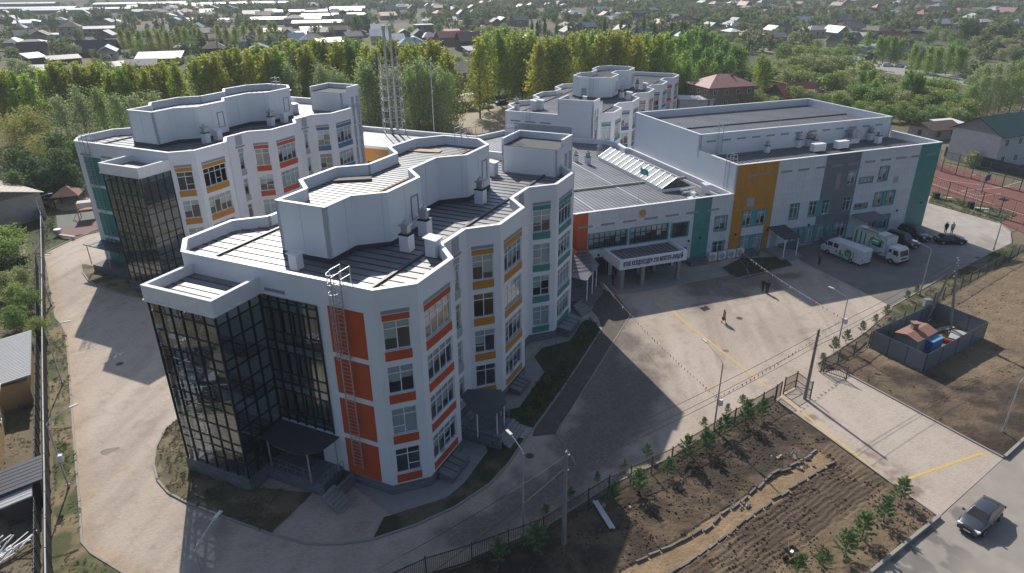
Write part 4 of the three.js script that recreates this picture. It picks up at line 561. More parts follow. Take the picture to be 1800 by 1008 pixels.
  for (let u = 2; u < 36; u += 2.7) ubox('vent_grille', M.vent, gym, u, 14.9, -9.37, 1.5, .24, .06);
  for (const [u, y] of [[1.0, 3.4], [6.6, 3.4], [14.2, 3.2], [31.5, 3.35], [36.4, 4.1]]) ubox('wall_lamp', M.dark, gym, u, y, .14, .2, .26, .22);
  // porch over the side door
  { const g = grp('porch', gym); const rf = new MB(); rf.quad([5.6, 4.0, .05], [4.75, 3.15, 5.9], [7.0, 3.15, 5.4], [9.4, 4.0, .05]); rf.quad([5.6, 3.92, .05], [9.4, 3.92, .05], [7.0, 3.07, 5.4], [4.75, 3.07, 5.9]); g.position.set(1.2, 0, 0); mesh('canopy_roof', new MB().box(7.0, 3.45, 1.9, 3.0, .1, 3.9, 0, .16).geo(), M.seam, g); for (let k = 0; k < 5; k++) mesh('roof_rib', new MB().box(5.7 + k * .65, 3.52, 1.9, .05, .06, 3.8, 0, .16).geo(), M.roof, g); for (const u of [5.9, 8.2]) mesh('canopy_post', new MB().cyl([u, .1, 3.6], [u, 3.15, 3.6], .08, .08, 8).geo(), M.upvc, g); mesh('platform', new MB().box(7.2, .22, 1.7, 3.6, .45, 3.4).box(7.2, .1, 3.7, 3.8, .2, .7).geo(), M.concrete, g); ubox('door', M.vgrey, g, 6.85, 1.55, .06, 1.05, 2.2, .06); }
  for (const [u, L] of [[-5.6, 2.8], [3.3, 2.7], [10.6, 3], [18.4, 3]]) { const g = grp('basement_hatch', gym); g.position.set(u, 0, .75); mesh('hatch_wall', new MB().box(0, .3, 0, L, .6, 1.3).geo(), M.plinth, g); mesh('hatch_lid', new MB().box(0, .68, .02, L + .1, .07, 1.5, 0, .14).geo(), M.roof, g); for (let k = 1; k < 5; k++) mesh('lid_rib', new MB().box(-L / 2 + L * k / 5, .74, .02, .05, .05, 1.4, 0, .14).geo(), M.seam, g); }
  mesh('rear_canopy', new MB().box(24.6, 3.6, 1.4, 4.5, .1, 2.9, 0, .12).geo(), M.roof, gym);
  ladder(gym, 0, -1.9, -1, 0, 9.2, 13.65, .8, 99); ladder(gym, 3.4, -9.4, 0, 1, 12.7, 16, .8, 99);
  // things on the low roof
  for (const [p, s] of [[[11.4,8.09], .8], [[18.15,9.03], .95], [[20.17,9.05], .95], [[20.44,8.09], .9], [[32.52,8.86], .95], [[31.76,6.48], .95]]) roofVent(gym, p[0], 12.65, -p[1], s * .85, 0);
  { const p = [28.24,8.36], g = grp('roof_vent', gym); g.position.set(p[0], 12.65, -p[1]); mesh('vent_box', new MB().box(0, .4, 0, 1.8, .8, 1.4).geo(), M.cap, g); mesh('cowl', new MB().box(0, 1.2, 0, 1, .9, .9).box(0, 1.75, 0, 1.9, .25, 1.5).box(0, 2.0, 0, 1.2, .25, 1).geo(), M.galv, g); }
  for (const p of [[23.43,5.63], [18.77,5.49]]) { const g = grp('roof_unit', gym); g.position.set(p[0], 12.65, -p[1]); mesh('unit_case', new MB().box(0, .75, 0, 2.2, 1.1, 1).geo(), M.cap, g); mesh('unit_foot', new MB().box(-.8, .1, 0, .12, .2, 1).box(.8, .1, 0, .12, .2, 1).geo(), M.steel, g); }
  for (const p of [[16.07,11.59], [34.21,8.62], [44.34,8.24]]) mesh('lightning_rod', new MB().cyl([p[0], 12.6, -p[1]], [p[0], 18.2, -p[1]], .03, .015, 5).geo(), M.pole, gym);
}
{ // entrance hall facade
  const rows = [0, 1.35, 3.05, 4.1, 5.1, 6.35, 7.4, 9.55], fz = M.dark, W = [[-22.5, -16.85, 4.4, 6.5, 7, .75, 1], [-16.3, -10.45, 4.35, 6.55, 7, .75, 1], [-9.8, -7.2, 4.4, 6.4, 3, .75, 0]], w2 = [[-2.7, -.85, 4.42, 6.5, 2, .6, 1, 0], [-2.62, -.85, .35, 2.65, 2, .6, 0, -1]];
  const low = [[-21.4, -19.6, .1, 2.9, 2, .6, 0], [-18.6, -9.6, .1, 2.75, 9, .5, 0], [-8.8, -7.2, .3, 2.5, 2, .5, 0]];
  const holes = [...W, ...w2, ...low].map(h => h.slice(0, 4)), wm = new MB(), T = 9.58; wallMB(wm, [-.02, 0], [-24.3, 0], 0, T, .35, holes.map(h => [-.02 - h[1], -.02 - h[0], h[2], h[3]]));
  // curved left end
  const arc = []; for (let i = 0; i <= 8; i++) { const a = i / 8 * Math.PI / 2; arc.push([-24.3 - .6 * Math.sin(a), -.6 + .6 * Math.cos(a)]); } arc.push([-24.9, -9]); for (let i = 0; i + 1 < arc.length; i++) wallMB(wm, arc[i], arc[i + 1], 0, T, .3);
  mesh('wall', wm.geo(), M.penth, hall); for (let i = 0; i + 1 < arc.length; i++) plate('orange_panel', hall, arc[i + 1], arc[i], .002, Math.hypot(arc[i + 1][0] - arc[i][0], arc[i + 1][1] - arc[i][1]) - .002, .02, 9.5, .05, PO[i % 3]);
  clad(hall, [[-24.3, -22.72, PO, .53], [-22.72, -6.38, PW], [-6.38, -3.62, PT], [-3.62, -.02, PW]], rows, holes.map(h => [h[0] - .16, h[1] + .16, h[2] - .16, h[3] + .14]));
  for (const p of W) framedWin(hall, p[0], p[1], p[2], p[3], p[4], p[5], p[6], M.dark); for (const p of w2) framedWin(hall, ...p.slice(0, 7), M.upvc, tealF, p[7]); for (const p of low) framedWin(hall, ...p.slice(0, 7), M.dark, p[0] < -9 ? M.dark : tealF);
  for (let k = 0; k < 6; k++) ubox('vent_grille', M.vent, hall, -23.05 + k * 3.27, 7.66, .075, 2.05, .27, .05); ubox('vent_grille', M.vent, hall, -3.4, 7.66, .075, 2.1, .27, .05);
  for (const [u, y] of [[-21, 3.4], [-5, 3.7], [-6.9, 3.5]]) ubox('wall_lamp', M.dark, hall, u, y, .14, .2, .3, .2);
  ubox('ground_slab', M.floor, hall, -12.2, .02, -6, 24, .1, 11.6); ubox('floor_slab', M.room, hall, -12.2, 3.55, -6, 24, .3, 11.4); ubox('back_wall', M.room, hall, -12.2, 4.6, -11.8, 24.2, 9, .2);
  const cp = new MB(); cp.box(-12.2, T + .03, -.13, 24.4, .06, .45); for (let i = 0; i + 1 < arc.length; i++) cp.bar([arc[i][0], T + .03, arc[i][1]], [arc[i + 1][0], T + .03, arc[i + 1][1]], .4, .055); mesh('parapet_cap', cp.geo(), M.cap, hall);
  // low roofs, in the block frame of A/B joined to the facade frame: built from plan points in the world
  const toL = ([x, z]) => { const dx = x - UO[0], dz = z - UO[1], c = Math.cos(UR), s = Math.sin(UR); return [dx * c - dz * s, dx * s + dz * c]; };
  const wA = (s, w) => { const c = Math.cos(LR), n = Math.sin(LR); return [-9.69 + s * c - w * n, -42.95 - s * n - w * c]; };
  const back = [[-31.05,-142.75],[-6.5,-131.75],[-1.04,-137.29],[12.34,-129.36],[17.94,-127.39],[19.54,-125.19],[20.67,-120.63]].map(toL), poly = [[-.03, -.36], [-24.3, -.36], [-24.6, -6], toL(wA(40.05, 1)), toL(wA(40.05, 18.4)), toL(wA(68.4, 20)), toL(wA(68.4, 52.4)), ...back, [-.03, -30]];
  mesh('roof', new MB().prism(poly, 8.55, 8.8).geo(), M.roof, hall); roofSeams(hall, poly, 8.8, .62, 0, M.seam2, .05, .05, .3);
  for (const u of [-20.5, -12.5, -.9]) ubox('roof_valley', M.vgrey, hall, u, 8.83, -15, .3, .05, 29);
  const lw = new MB(), pb = [toL(wA(68.4, 52.4)), ...back, [-.03, -30]]; for (let i = 0; i + 1 < pb.length; i++) wallMB(lw, pb[i], pb[i + 1], 0, 9.6, .35); mesh('parapet_wall', lw.geo(), M.white, hall);
  const pc = new MB(); for (let i = 0; i + 1 < pb.length; i++) { const a = pb[i], b = pb[i + 1]; pc.bar([a[0], 9.63, a[1]], [b[0], 9.63, b[1]], .42, .06 + (i % 2) * .004); } pc.box(-.25, 9.62, -15, .4, .06, 29.4); mesh('parapet_cap', pc.geo(), M.cap, hall); ubox('parapet_wall', M.white, hall, -.22, 9.2, -15, .3, .8, 29.4);
  // amber front of the link, with windows
  { const a = toL(wA(68.4, 20)), b = toL(wA(68.4, 52.4)), L = Math.hypot(b[0] - a[0], b[1] - a[1]), lk = new MB(); wallMB(lk, a, b, 0, 9.3, .35); mesh('link_wall', lk.geo(), M.white, hall); plate('amber_panel', hall, b, a, .1, 6.6, 1, 8.85, .04, M.amber); plate('vent_grille', hall, b, a, 2.6, 4.9, 7.4, 7.7, .06, M.vent); plate('dark_window', hall, b, a, 1.6, 3.6, 4.6, 6.4, .06, M.dark); plate('plinth', hall, b, a, 0, L, 0, 1, .07, M.plinth); plate('parapet_cap', hall, b, a, 0, L, 9.3, 9.36, .05, M.cap); }
  // roof light
  { const g = grp('roof_light', hall), x0 = -7.7, x1 = -2.9, xm = -5.3, z0 = -6.6, z1 = -27.2, y0 = 9.35, y1 = 10.75; mesh('curb', new MB().box(xm, 9.05, (z0 + z1) / 2, x1 - x0, .62, z0 - z1).geo(), M.white, g);
    const n = 13, opal = new THREE.MeshPhysicalMaterial({ color: 0xa6adb0, roughness: .75, transmission: .15, thickness: 0 });
    for (let i = 0; i < n; i++) for (const s of [0, 1]) { const za = lerp(z0, z1, i / n) - .04, zb = lerp(z0, z1, (i + 1) / n) + .04, e = s ? x1 : x0; const m = new MB(); m.quad([e, y0, za], [xm, y1, za], [xm, y1, zb], [e, y0, zb]).quad([e, y0 - .03, zb], [xm, y1 - .03, zb], [xm, y1 - .03, za], [e, y0 - .03, za]); mesh('pane', m.geo(), opal, g); }
    const bars = new MB(); for (let i = 0; i <= n; i++) { const z = lerp(z0, z1, i / n); for (const e of [x0, x1]) bars.bar([e, y0 + .03, z], [xm, y1 + .03, z], .13); } bars.bar([xm, y1 + .02, z0], [xm, y1 + .02, z1], .1); mesh('glazing_bar', bars.geo(), M.steel, g);
    const ge = new MB(); for (const z of [z0, z1]) { ge.bar([x0, y0, z], [x1, y0, z], .12); ge.bar([xm, y0, z], [xm, y1, z], .07); ge.bar([x0, y0, z], [xm, y1, z], .12); ge.bar([x1, y0, z], [xm, y1, z], .12); } mesh('gable_frame', ge.geo(), M.dark, g); const gp = new MB(); for (const z of [z0, z1]) gp.tri([x0, y0, z], [x1, y0, z], [xm, y1, z]); mesh('gable_pane', gp.geo(), M.smoked, g); }
  for (const [p, s, k] of [[[-10.66,25.27], .85, 0], [[-6.43,29.5], .75, 0], [[-11.71,27.77], .7, 0], [[-2.07,3.9], .9, 1], [[-4.99,2.67], .5, 1]]) roofVent(hall, p[0], 8.8, -p[1], s, k);
  { const p = [-4.89,4.71], d = new MB().cyl([p[0] - .9, 9.5, -p[1]], [p[0] + 1.6, 9.6, -p[1]], .16, .16, 8).cyl([p[0] - .7, 9.2, -p[1] + .5], [p[0] + 1.2, 9.3, -p[1] + .5], .16, .16, 8); for (const x of [-.5, 1]) d.bar([p[0] + x, 8.8, -p[1]], [p[0] + x, 9.5, -p[1]], .1); mesh('roof_duct', d.geo(), M.cap, hall); }
  mesh('roof_hatch', new MB().box(-5.3, 9.0, -2.2, 1.6, .12, .9, .3, .1).geo(), M.cap, hall);
  // lettered canopy: u -20.2..-10.1, out 4.6 m
  { const g = grp('lettered_canopy', hall), x0 = -20.25, x1 = -10.15, zf = 4.6, wht = S([.72, .74, .78], { roughness: .5 });
    mesh('canopy_fascia', new MB().box((x0 + x1) / 2, 3.55, zf, x1 - x0, 1.4, .25).box(x0 + .125, 3.55, zf / 2 - .06, .25, 1.4, zf - .13).box(x1 - .125, 3.55, zf / 2 - .06, .25, 1.4, zf - .13).box((x0 + x1) / 2, 3.98, .12, x1 - x0 - .5, .5, .18).geo(), wht, g);
    mesh('canopy_roof', new MB().box((x0 + x1) / 2, 3.75, zf / 2 - .05, x1 - x0 - .5, .14, zf - .2).geo(), M.roof, g); for (let k = 1; k < 16; k++) ubox('roof_seam', M.seam, g, x0 + k * .63, 3.85, zf / 2, .05, .07, zf - .4);
    for (const x of [x0 + .55, x0 + 3.6, x1 - 1.0]) ubox('column', M.concrete, g, x, 1.45, zf - .2, .5, 2.9, .5); for (const x of [x0 + 2, x0 + 5, x1 - 2.6]) ubox('column', M.concrete, g, x, 1.45, .9, .4, 2.9, .4);
    ubox('column_sign', S([.1, .35, .5]), g, x1 - 1.0, 2.2, zf + .06, .3, .3, .02); ubox('column_sign', S([.1, .35, .5]), g, x0 + 3.6, 1.6, zf + .06, .3, .3, .02); ubox('column_sign', S([.5, .4, .05]), g, x0 + 3.6, 1.1, zf + .06, .25, .25, .02);
    mesh('terrace', new MB().box((x0 + x1) / 2, .05, 2.6, x1 - x0 + 1.4, .2, 5.4).geo(), M.concrete, g);
    const navy = S([.012, .025, .14], { roughness: .5 });
    // lettering drawn letter by letter
    const lt = new FontLoader(); const font = await lt.loadAsync('fonts/droid/droid_sans_bold.typeface.json');
    const text = '\u049A\u041E\u0428 \u041A\u0415\u041B\u0414\u0406\u04A2\u0406\u0417\u0414\u0415\u0420 210 \u041C\u0415\u041A\u0422\u0415\u041F-\u041B\u0418\u0426\u0415\u0419';
    const has = ch => font.data.glyphs[ch]; const repl = { '\u049A': '\u041A', '\u04A2': '\u041D', '\u0406': 'I' }; let x = 0; const geos = []; const sz = .58;
    const adv = ch => { const gl = font.data.glyphs[ch] || font.data.glyphs['H']; return gl.ha * sz / font.data.resolution; };
    for (let ch of text) { if (ch === ' ') { x += .26; continue; } let tail = ch === '\u049A' || ch === '\u04A2'; if (!has(ch)) ch = repl[ch] || ch; if (!has(ch)) { const lat = { '\u041A': 'K', '\u041E': 'O', '\u0415': 'E', '\u0420': 'P', '\u041C': 'M', '\u0422': 'T', '\u041D': 'H', '\u0406': 'I' }[ch]; if (lat) ch = lat; }
      if (has(ch)) { const tg = new TextGeometry(ch, { font, size: sz, depth: .05, height: .05, curveSegments: 4, bevelEnabled: false }); tg.translate(x, 0, 0); geos.push(tg.index ? tg.toNonIndexed() : tg); const w = adv(ch); if (tail) { const b = new THREE.BoxGeometry(.07, .16, .05).toNonIndexed(); b.translate(x + w - .09, -.06, .025); geos.push(b); } x += w; }
      else { // build the Cyrillic letter from strokes
        const H = sz * .73, tk = .115; const bx = []; const B = (cx, cy, w, h, r = 0) => bx.push([cx, cy, w, h, r]); let w = .5;
        if (ch === '\u0428') { w = .66; for (const k of [.06, .33, .6]) B(k, H / 2, tk, H); B(.33, tk / 2, .6, tk * .98); } else if (ch === '\u041B') { w = .48; B(.36, H / 2, tk, H); B(.13, H / 2, tk * .95, H, -.2); B(.27, H - tk / 2, .26, tk * .98); } else if (ch === '\u0414') { w = .55; B(.4, H / 2, tk, H); B(.16, H / 2, tk * .95, H, -.15); B(.29, H - tk / 2, .28, tk * .98); B(.27, .05, .52, tk * .9); B(.04, -.05, .08, .12); B(.5, -.05, .08, .12); } else if (ch === '\u041F') { w = .5; B(.06, H / 2, tk, H); B(.4, H / 2, tk, H); B(.23, H - tk / 2, .4, tk * .98); } else if (ch === '\u0418' || ch === '\u0419') { w = .52; B(.06, H / 2, tk, H); B(.42, H / 2, tk, H); B(.24, H / 2, tk * .95, H * .98, -.55); if (ch === '\u0419') B(.24, H + .09, .2, .07); } else if (ch === '\u0426') { w = .54; B(.06, H / 2, tk, H); B(.4, H / 2, tk, H); B(.25, tk / 2, .46, tk * .98); B(.48, -.05, .08, .14); } else if (ch === '\u0417') { w = .44; B(.2, H - tk / 2, .34, tk); B(.2, H / 2, .3, tk * .9); B(.2, tk / 2, .34, tk); B(.34, H * .74, tk, H * .42); B(.34, H * .27, tk, H * .44); } else B(.2, H / 2, tk, H);
        for (const [cx, cy, bw, bh, r] of bx) { const b = new THREE.BoxGeometry(bw, bh, .05).toNonIndexed(); b.rotateZ(r); b.translate(x + cx, cy, .025 + bx.length * .0004); geos.push(b); } x += w; }
      x += .035; }
    const mg = mergeGeometries(geos.map(q => { const n = new THREE.BufferGeometry(); n.setAttribute('position', q.attributes.position); n.setAttribute('normal', q.attributes.normal); return n; })); const sc = 9.0 / x; mg.scale(sc, 1.12, 1); mg.translate(x0 + .5, 3.32, zf + .126); mesh('lettering', mg, navy, g); }
  // round gilded emblem: sun rays, ring, ears of wheat
  { const g = grp('emblem', hall); g.position.set(-14.65, 8.55, .1); const gold = S([.62, .36, .05], { roughness: .35, metalness: .6 }), tq = S([.05, .25, .22], { roughness: .5 }); const disc = new THREE.CylinderGeometry(.56, .56, .06, 28); disc.rotateX(Math.PI / 2); mesh('emblem_disc', disc, gold, g); const inn = new THREE.CylinderGeometry(.4, .4, .04, 24); inn.rotateX(Math.PI / 2); inn.translate(0, .05, .03); mesh('emblem_field', inn, tq, g); const ry = new MB(); for (let k = 0; k < 16; k++) { const a = k / 16 * Math.PI * 2; ry.bar([Math.cos(a) * .12, .05 + Math.sin(a) * .12, .055], [Math.cos(a) * .36, .05 + Math.sin(a) * .36, .055], .03, .02); } ry.cyl([0, .05, .045], [0, .05, .075], .14, .14, 14); ry.box(0, -.5, .02, .6, .16, .06).box(-.32, -.44, .02, .2, .14, .05, 0, 0, .5).box(.32, -.44, .02, .2, .14, .05, 0, 0, -.5); mesh('emblem_rays', ry.geo(), gold, g); }
  // corner porch left of the facade
  { const g = grp('corner_porch', hall), rf = new MB(); const pts = [[-24.7, 4.6, .35], [-22.9, 4.6, .45], [-23.0, 3.9, 4.3], [-26.7, 3.9, 8.2], [-28.3, 4.3, 7.3]]; rf.tri(pts[0], pts[2], pts[1]).tri(pts[0], pts[3], pts[2]).tri(pts[0], pts[4], pts[3]); const dn = p => [p[0], p[1] - .1, p[2]]; rf.tri(dn(pts[0]), dn(pts[1]), dn(pts[2])).tri(dn(pts[0]), dn(pts[2]), dn(pts[3])).tri(dn(pts[0]), dn(pts[3]), dn(pts[4])); for (let i = 0; i < 5; i++) { const a = pts[i], b = pts[(i + 1) % 5]; rf.quad(a, b, dn(b), dn(a)); } mesh('canopy_roof', rf.geo(), M.roof, g);
    for (let k = 1; k < 7; k++) { const t = k / 7; mesh('roof_rib', new MB().bar([lerp(-24.7, -28.3, t), lerp(4.63, 4.33, t), lerp(.35, 7.3, t)], [lerp(-22.9, -24.8, t), lerp(4.62, 3.95, t), lerp(.45, 6.2, t)], .06).geo(), M.seam, g); }
    for (const [x, z] of [[-26.4, 7.9], [-23.5, 4.6], [-24.9, 6.3]]) mesh('canopy_post', new MB().cyl([x, .9, z], [x, 3.95, z], .07, .07, 6).geo(), M.upvc, g);
    mesh('platform', new MB().prism([[-24.9, 0], [-22.4, .4], [-22.6, 4.9], [-26.2, 8.3], [-28.9, 7.2]], 0, 1.05).geo(), M.plinth, g); for (let k = 0; k < 5; k++) ubox('step', M.concrete, g, -27.6 + k * .1, .95 - k * .2, 8.1 + k * .3, 2.2, .2, .34, .6); ubox('orange_return', PO[0], g, -24.95, 3, .8, .1, 4.2, 1.8); }
}
M.vent0 = S([.52, .53, .55], { roughness: .4 });

// ---------------------------------------------------------------- fences, gates, lamps, poles
const fenceM = S([.035, .033, .036], { roughness: .5, metalness: .3 }), postM = S([.05, .045, .045], { roughness: .6 });
function polyPts(P, step) { const out = []; for (let i = 0; i + 1 < P.length; i++) { const d = Math.hypot(P[i + 1][0] - P[i][0], P[i + 1][1] - P[i][1]), n = Math.max(1, Math.round(d / step)); for (let k = 0; k < n; k++) out.push(mix2(P[i], P[i + 1], k / n)); } out.push(P.at(-1)); return out; }
function railFence(name, label, P, h, bay, gap, bar, mat = fenceM, pm = postM, group) {
  const t = thing(name, label, 'fence', [0, 0, 0], 0, group), Q = polyPts(P, bay);
  Q.forEach((p, i) => { mesh('post', new MB().box(p[0], (h + .12) / 2, p[1], .09, h + .14, .09).geo(), pm, t); if (i + 1 === Q.length) return; const q = Q[i + 1], L = Math.hypot(q[0] - p[0], q[1] - p[1]), m = new MB(); for (const y of [.22, h - .08]) m.bar([p[0], y, p[1]], [q[0], y, q[1]], .05); const n = Math.round(L / gap); for (let k = 1; k < n; k++) { const c = mix2(p, q, k / n); m.bar([c[0], .12, c[1]], [c[0], h, c[1]], bar); } mesh('fence_panel', m.geo(), mat, t); }); return t;
}
railFence('rail_fence', 'dark vertical bar fence between the yard and the ploughed soil', [[-11.34,-31.53],[-6.13,-34.7],[-3.03,-35.91],[2.13,-38.38],[7.58,-42.81],[13.35,-46.28],[20.31,-51.77],[25.42,-55.55]], 1.8, 2.5, .14, .028);
railFence('mesh_fence', 'long weathered mesh fence between the yard verge and the earth plot', [[32.01,-60.62],[36.82,-63.77],[39.58,-66.07],[52.3,-75.93],[68.85,-88.22],[85.93,-100.38]], 1.75, 2.7, .22, .018, S([.10, .10, .095], { roughness: .7 }));
railFence('railing', 'short bar railing beside the gate on the drive edge', [[32.29,-60.73],[33.95,-59.16]], 1.5, 3, .16, .025);
railFence('rail_fence', 'bar fence along the waste ground behind the classroom blocks', [[-19.21,-167.09],[-14.15,-174.53],[-7.43,-181.81],[0.45,-188.87]], 1.9, 2.6, .3, .03, S([.1, .1, .1]));
{ const gate = thing('gate', 'open bar gate leaf folded back beside the concrete pole', 'gate'); const leaf = (a, b) => { const m = new MB(); for (const y of [.2, .9, 1.75]) m.bar([a[0], y, a[1]], [b[0], y, b[1]], .05); m.bar([a[0], .2, a[1]], [b[0], .9, b[1]], .035); for (let k = 0; k <= 14; k++) { const c = mix2(a, b, k / 14); m.bar([c[0], .15, c[1]], [c[0], 1.8, c[1]], k % 14 ? .025 : .08); } mesh('leaf', m.geo(), fenceM, gate); }; const a = [26.71,-56.81], b = [28.31,-57.9], c = [29.02,-55.97]; leaf(a, b); leaf(b, c); for (const p of [a, b, c]) mesh('post', new MB().box(p[0], .98, p[1], .1, 1.96, .1).geo(), postM, gate);
  const g2 = thing('gate', 'bar gate leaf standing in line with the front fence end', 'gate'); const d = [25.51,-55.64], e = [26.16,-56.22]; const m = new MB(); for (const y of [.2, 1.8]) m.bar([d[0], y, d[1]], [e[0], y, e[1]], .05); for (let k = 0; k <= 6; k++) { const q = mix2(d, e, k / 6); m.bar([q[0], .15, q[1]], [q[0], 1.85, q[1]], k % 6 ? .025 : .09); } mesh('leaf', m.geo(), fenceM, g2); }
// solid metal fences on the left
const slatM = tint(S([.075, .07, .068], { roughness: .55, metalness: .2 }), 3, .2), slatG = tint(S([.16, .165, .17], { roughness: .5, metalness: .3 }), 3, .25);
function panelFence(name, label, P, h, bay, mats, rail, ribs) {
  const t = thing(name, label, 'fence'), Q = polyPts(P, bay); Q.forEach((p, i) => { mesh('post', new MB().box(p[0], h / 2, p[1], .1, h + .1, .1).geo(), postM, t); if (i + 1 === Q.length) return; const q = Q[i + 1], L = Math.hypot(q[0] - p[0], q[1] - p[1]), ry = -Math.atan2(q[1] - p[1], q[0] - p[0]), m = new MB(), ux = (q[0] - p[0]) / L, uz = (q[1] - p[1]) / L;
    const n = Math.round(L / ribs); for (let k = 0; k < n; k++) { const c = mix2(p, q, (k + .5) / n), o = k % 2 ? .018 : -.018; m.box(c[0] - uz * o, h / 2 + .04, c[1] + ux * o, L / n * 1.02, h - .1, .02, ry); } mesh('sheet_panel', m.geo(), mats[Math.floor(R() * mats.length)], t);
    if (rail) mesh('top_rail', new MB().box((p[0] + q[0]) / 2 + .05, h + .04, (p[1] + q[1]) / 2, L - .1, .07, .1, ry).geo(), rail, t); }); return t;
}
panelFence('metal_fence', 'long dark sheet metal fence with a pale top rail along the left verge', [[-96.5,-137.15],[-78.71,-108.84],[-63.9,-85.33],[-53.8,-69.2],[-46.44,-57.45],[-40.79,-48.5],[-36.35,-41.47],[-32.81,-35.79],[-30.68,-32.43]], 1.9, 2.9, slatM, M.vgrey, .25);
panelFence('metal_fence', 'shorter grey sheet fence of the neighbouring gardens on the far left', [[-69.42,-92.52],[-62.45,-81.66],[-54.6,-69.21],[-46.01,-55.48],[-41.65,-48.52],[-37.21,-41.48],[-31.52,-32.44]], 1.7, 2.2, slatG, null, .3);
panelFence('metal_fence', 'pale grey fence behind the playground pavilion', [[-89.93,-125.2],[-86.41,-127.27],[-81.75,-129.75]], 2.2, 2.6, tint(S([.30, .31, .33], { roughness: .6 }), 3, .1), null, .4);
// green court fences
{ const gm = S([.02, .085, .03], { roughness: .5 }), wire = S([.03, .06, .035], { roughness: .6 });
  function courtFence(label, P, h) { const t = thing('court_fence', label, 'fence'), Q = polyPts(P, 3.1); Q.forEach((p, i) => { mesh('post', new MB().box(p[0], h / 2, p[1], .12, h, .12).geo(), gm, t); if (i + 1 === Q.length) return; const q = Q[i + 1], m = new MB(), r = new MB(); for (const y of [.1, h * .5, h - .05]) r.bar([p[0], y, p[1]], [q[0], y, q[1]], .07); mesh('rail', r.geo(), gm, t); for (let k = 1; k < 10; k++) { const c = mix2(p, q, k / 10); m.bar([c[0], .1, c[1]], [c[0], h, c[1]], k === 5 ? .04 : .012); } for (let y = .5; y < h; y += .5) m.bar([p[0], y, p[1]], [q[0], y, q[1]], .01); mesh('mesh_panel', m.geo(), wire, t); }); }
  courtFence('green steel fence on the near side of the sports court', [[77.44,-121.91],[78.45,-118.04],[79.41,-114.7],[80.61,-111.82],[82.13,-109.05],[83.56,-104.99],[85.39,-99.89]], 3.6);
  courtFence('green steel fence on the far side of the sports court', [[89.59,-150.96],[89.08,-137.9],[90.42,-135.21],[91.94,-132.6],[92.9,-129.3],[94.18,-126.51],[95.38,-123.46],[97.66,-118.06]], 4.2); }
// street lamps
function lamp(base, kH, head, label, box) {
  const t = thing('street_lamp', label, 'street lamp', [base[0], 0, base[1]], 0, 'curved arm street lamps around the school'); const dx = head[0] - base[0], dz = head[1] - base[1], L = Math.min(3.2, Math.hypot(dx, dz)), a = Math.atan2(dz, dx), ex = Math.cos(a) * L, ez = Math.sin(a) * L;
  mesh('pole', new MB().cyl([0, 0, 0], [0, kH * .55, 0], .085, .07, 8).cyl([0, kH * .55, 0], [0, kH, 0], .06, .05, 8).cyl([0, 0, 0], [0, .4, 0], .13, .12, 8).geo(), M.pole, t); mesh('arm', new MB().path([[0, kH, 0], [ex * .1, kH + .2, ez * .1], [ex * .75, kH + .62, ez * .75], [ex, kH + .72, ez]], .035, 6).geo(), M.pole, t);
  mesh('lamp_head', new MB().box(ex * 1.1, kH + .74, ez * 1.1, .62, .08, .22, -a, 0, .06).geo(), M.vent0, t); if (box) mesh('control_box', new MB().box(.22, 3.1, .1, .35, .6, .3, .3).geo(), M.cap, t);
}
lamp([0.65,-38.28], 7.73, [-0.23,-39.54], 'street lamp rising behind the front fence near the concrete pole');
lamp([18.27,-51.03], 7, [17.43,-53.69], 'street lamp in the front fence hung with pennant strings', true);
lamp([36.25,-66.26], 5.73, [35.08,-67.57], 'street lamp beside the verge in front of the transformer enclosure', true);
lamp([52.3,-78.9], 6.24, [50.98,-80.19], 'street lamp at the verge corner near the white truck');
lamp([71.69,-94.23], 5.41, [69.06,-94.04], 'street lamp at the bend of the service road');
lamp([78.99,-110.95], 6.18, [77.18,-110.55], 'street lamp on the grass by the sports court fence');
lamp([-36.53,-44.21], 6.3, [-35.21,-45.53], 'street lamp with a white control box on the left verge', true);
lamp([-46.33,-59.83], 6.2, [-44.53,-60.52], 'street lamp on the left verge across from the near glass tower');
lamp([-58.94,-78.54], 6.2, [-57.53,-78.65], 'street lamp behind the left metal fence near the curve');
lamp([-75.63,-104.78], 6.2, [-73.59,-105.18], 'street lamp beyond the left fence by the playground');
lamp([-19.53,-31.25], 6.2, [-18.91,-33.28], 'street lamp in front of the near block at the bottom edge');
lamp([43.94,-50.09], 5.45, [46.29,-51.37], 'street lamp on the earth plot at the right edge', false);
// concrete poles and wires
const concP = S([.27, .26, .24], { map: grain, roughness: .9 });
function conPole(base, top, h, label) { const t = thing('concrete_pole', label, 'utility pole', [base[0], 0, base[1]]); const d = [top[0] - base[0], top[1] - base[1]]; mesh('shaft', new MB().cyl([0, -.2, 0], [d[0], h, d[1]], .19, .12, 4).geo(), concP, t); mesh('insulator', new MB().cyl([d[0], h - .3, d[1]], [d[0] + .25, h - .2, d[1]], .04, .04, 6).cyl([d[0], h - 1.6, d[1]], [d[0] + .22, h - 1.5, d[1]], .04, .04, 6).cyl([d[0], h, d[1]], [d[0], h + .15, d[1]], .05, .04, 6).geo(), M.cap, t); }
conPole([3.58,-37.41], [3.58,-37.41], 8.47, 'square concrete utility pole in the shaded soil');
conPole([28.48,-55.88], [28.57,-55.98], 7.64, 'concrete utility pole beside the open gate');
const apex = [49.93,-70.56], apH = 8.6;
conPole([48.89,-71.44], apex, apH, 'leaning left leg of the twin concrete pole by the enclosure'); conPole([50.49,-69.01], mix2(apex, [50.49,-69.01], .06), apH - .6, 'leaning right leg of the twin concrete pole by the enclosure');
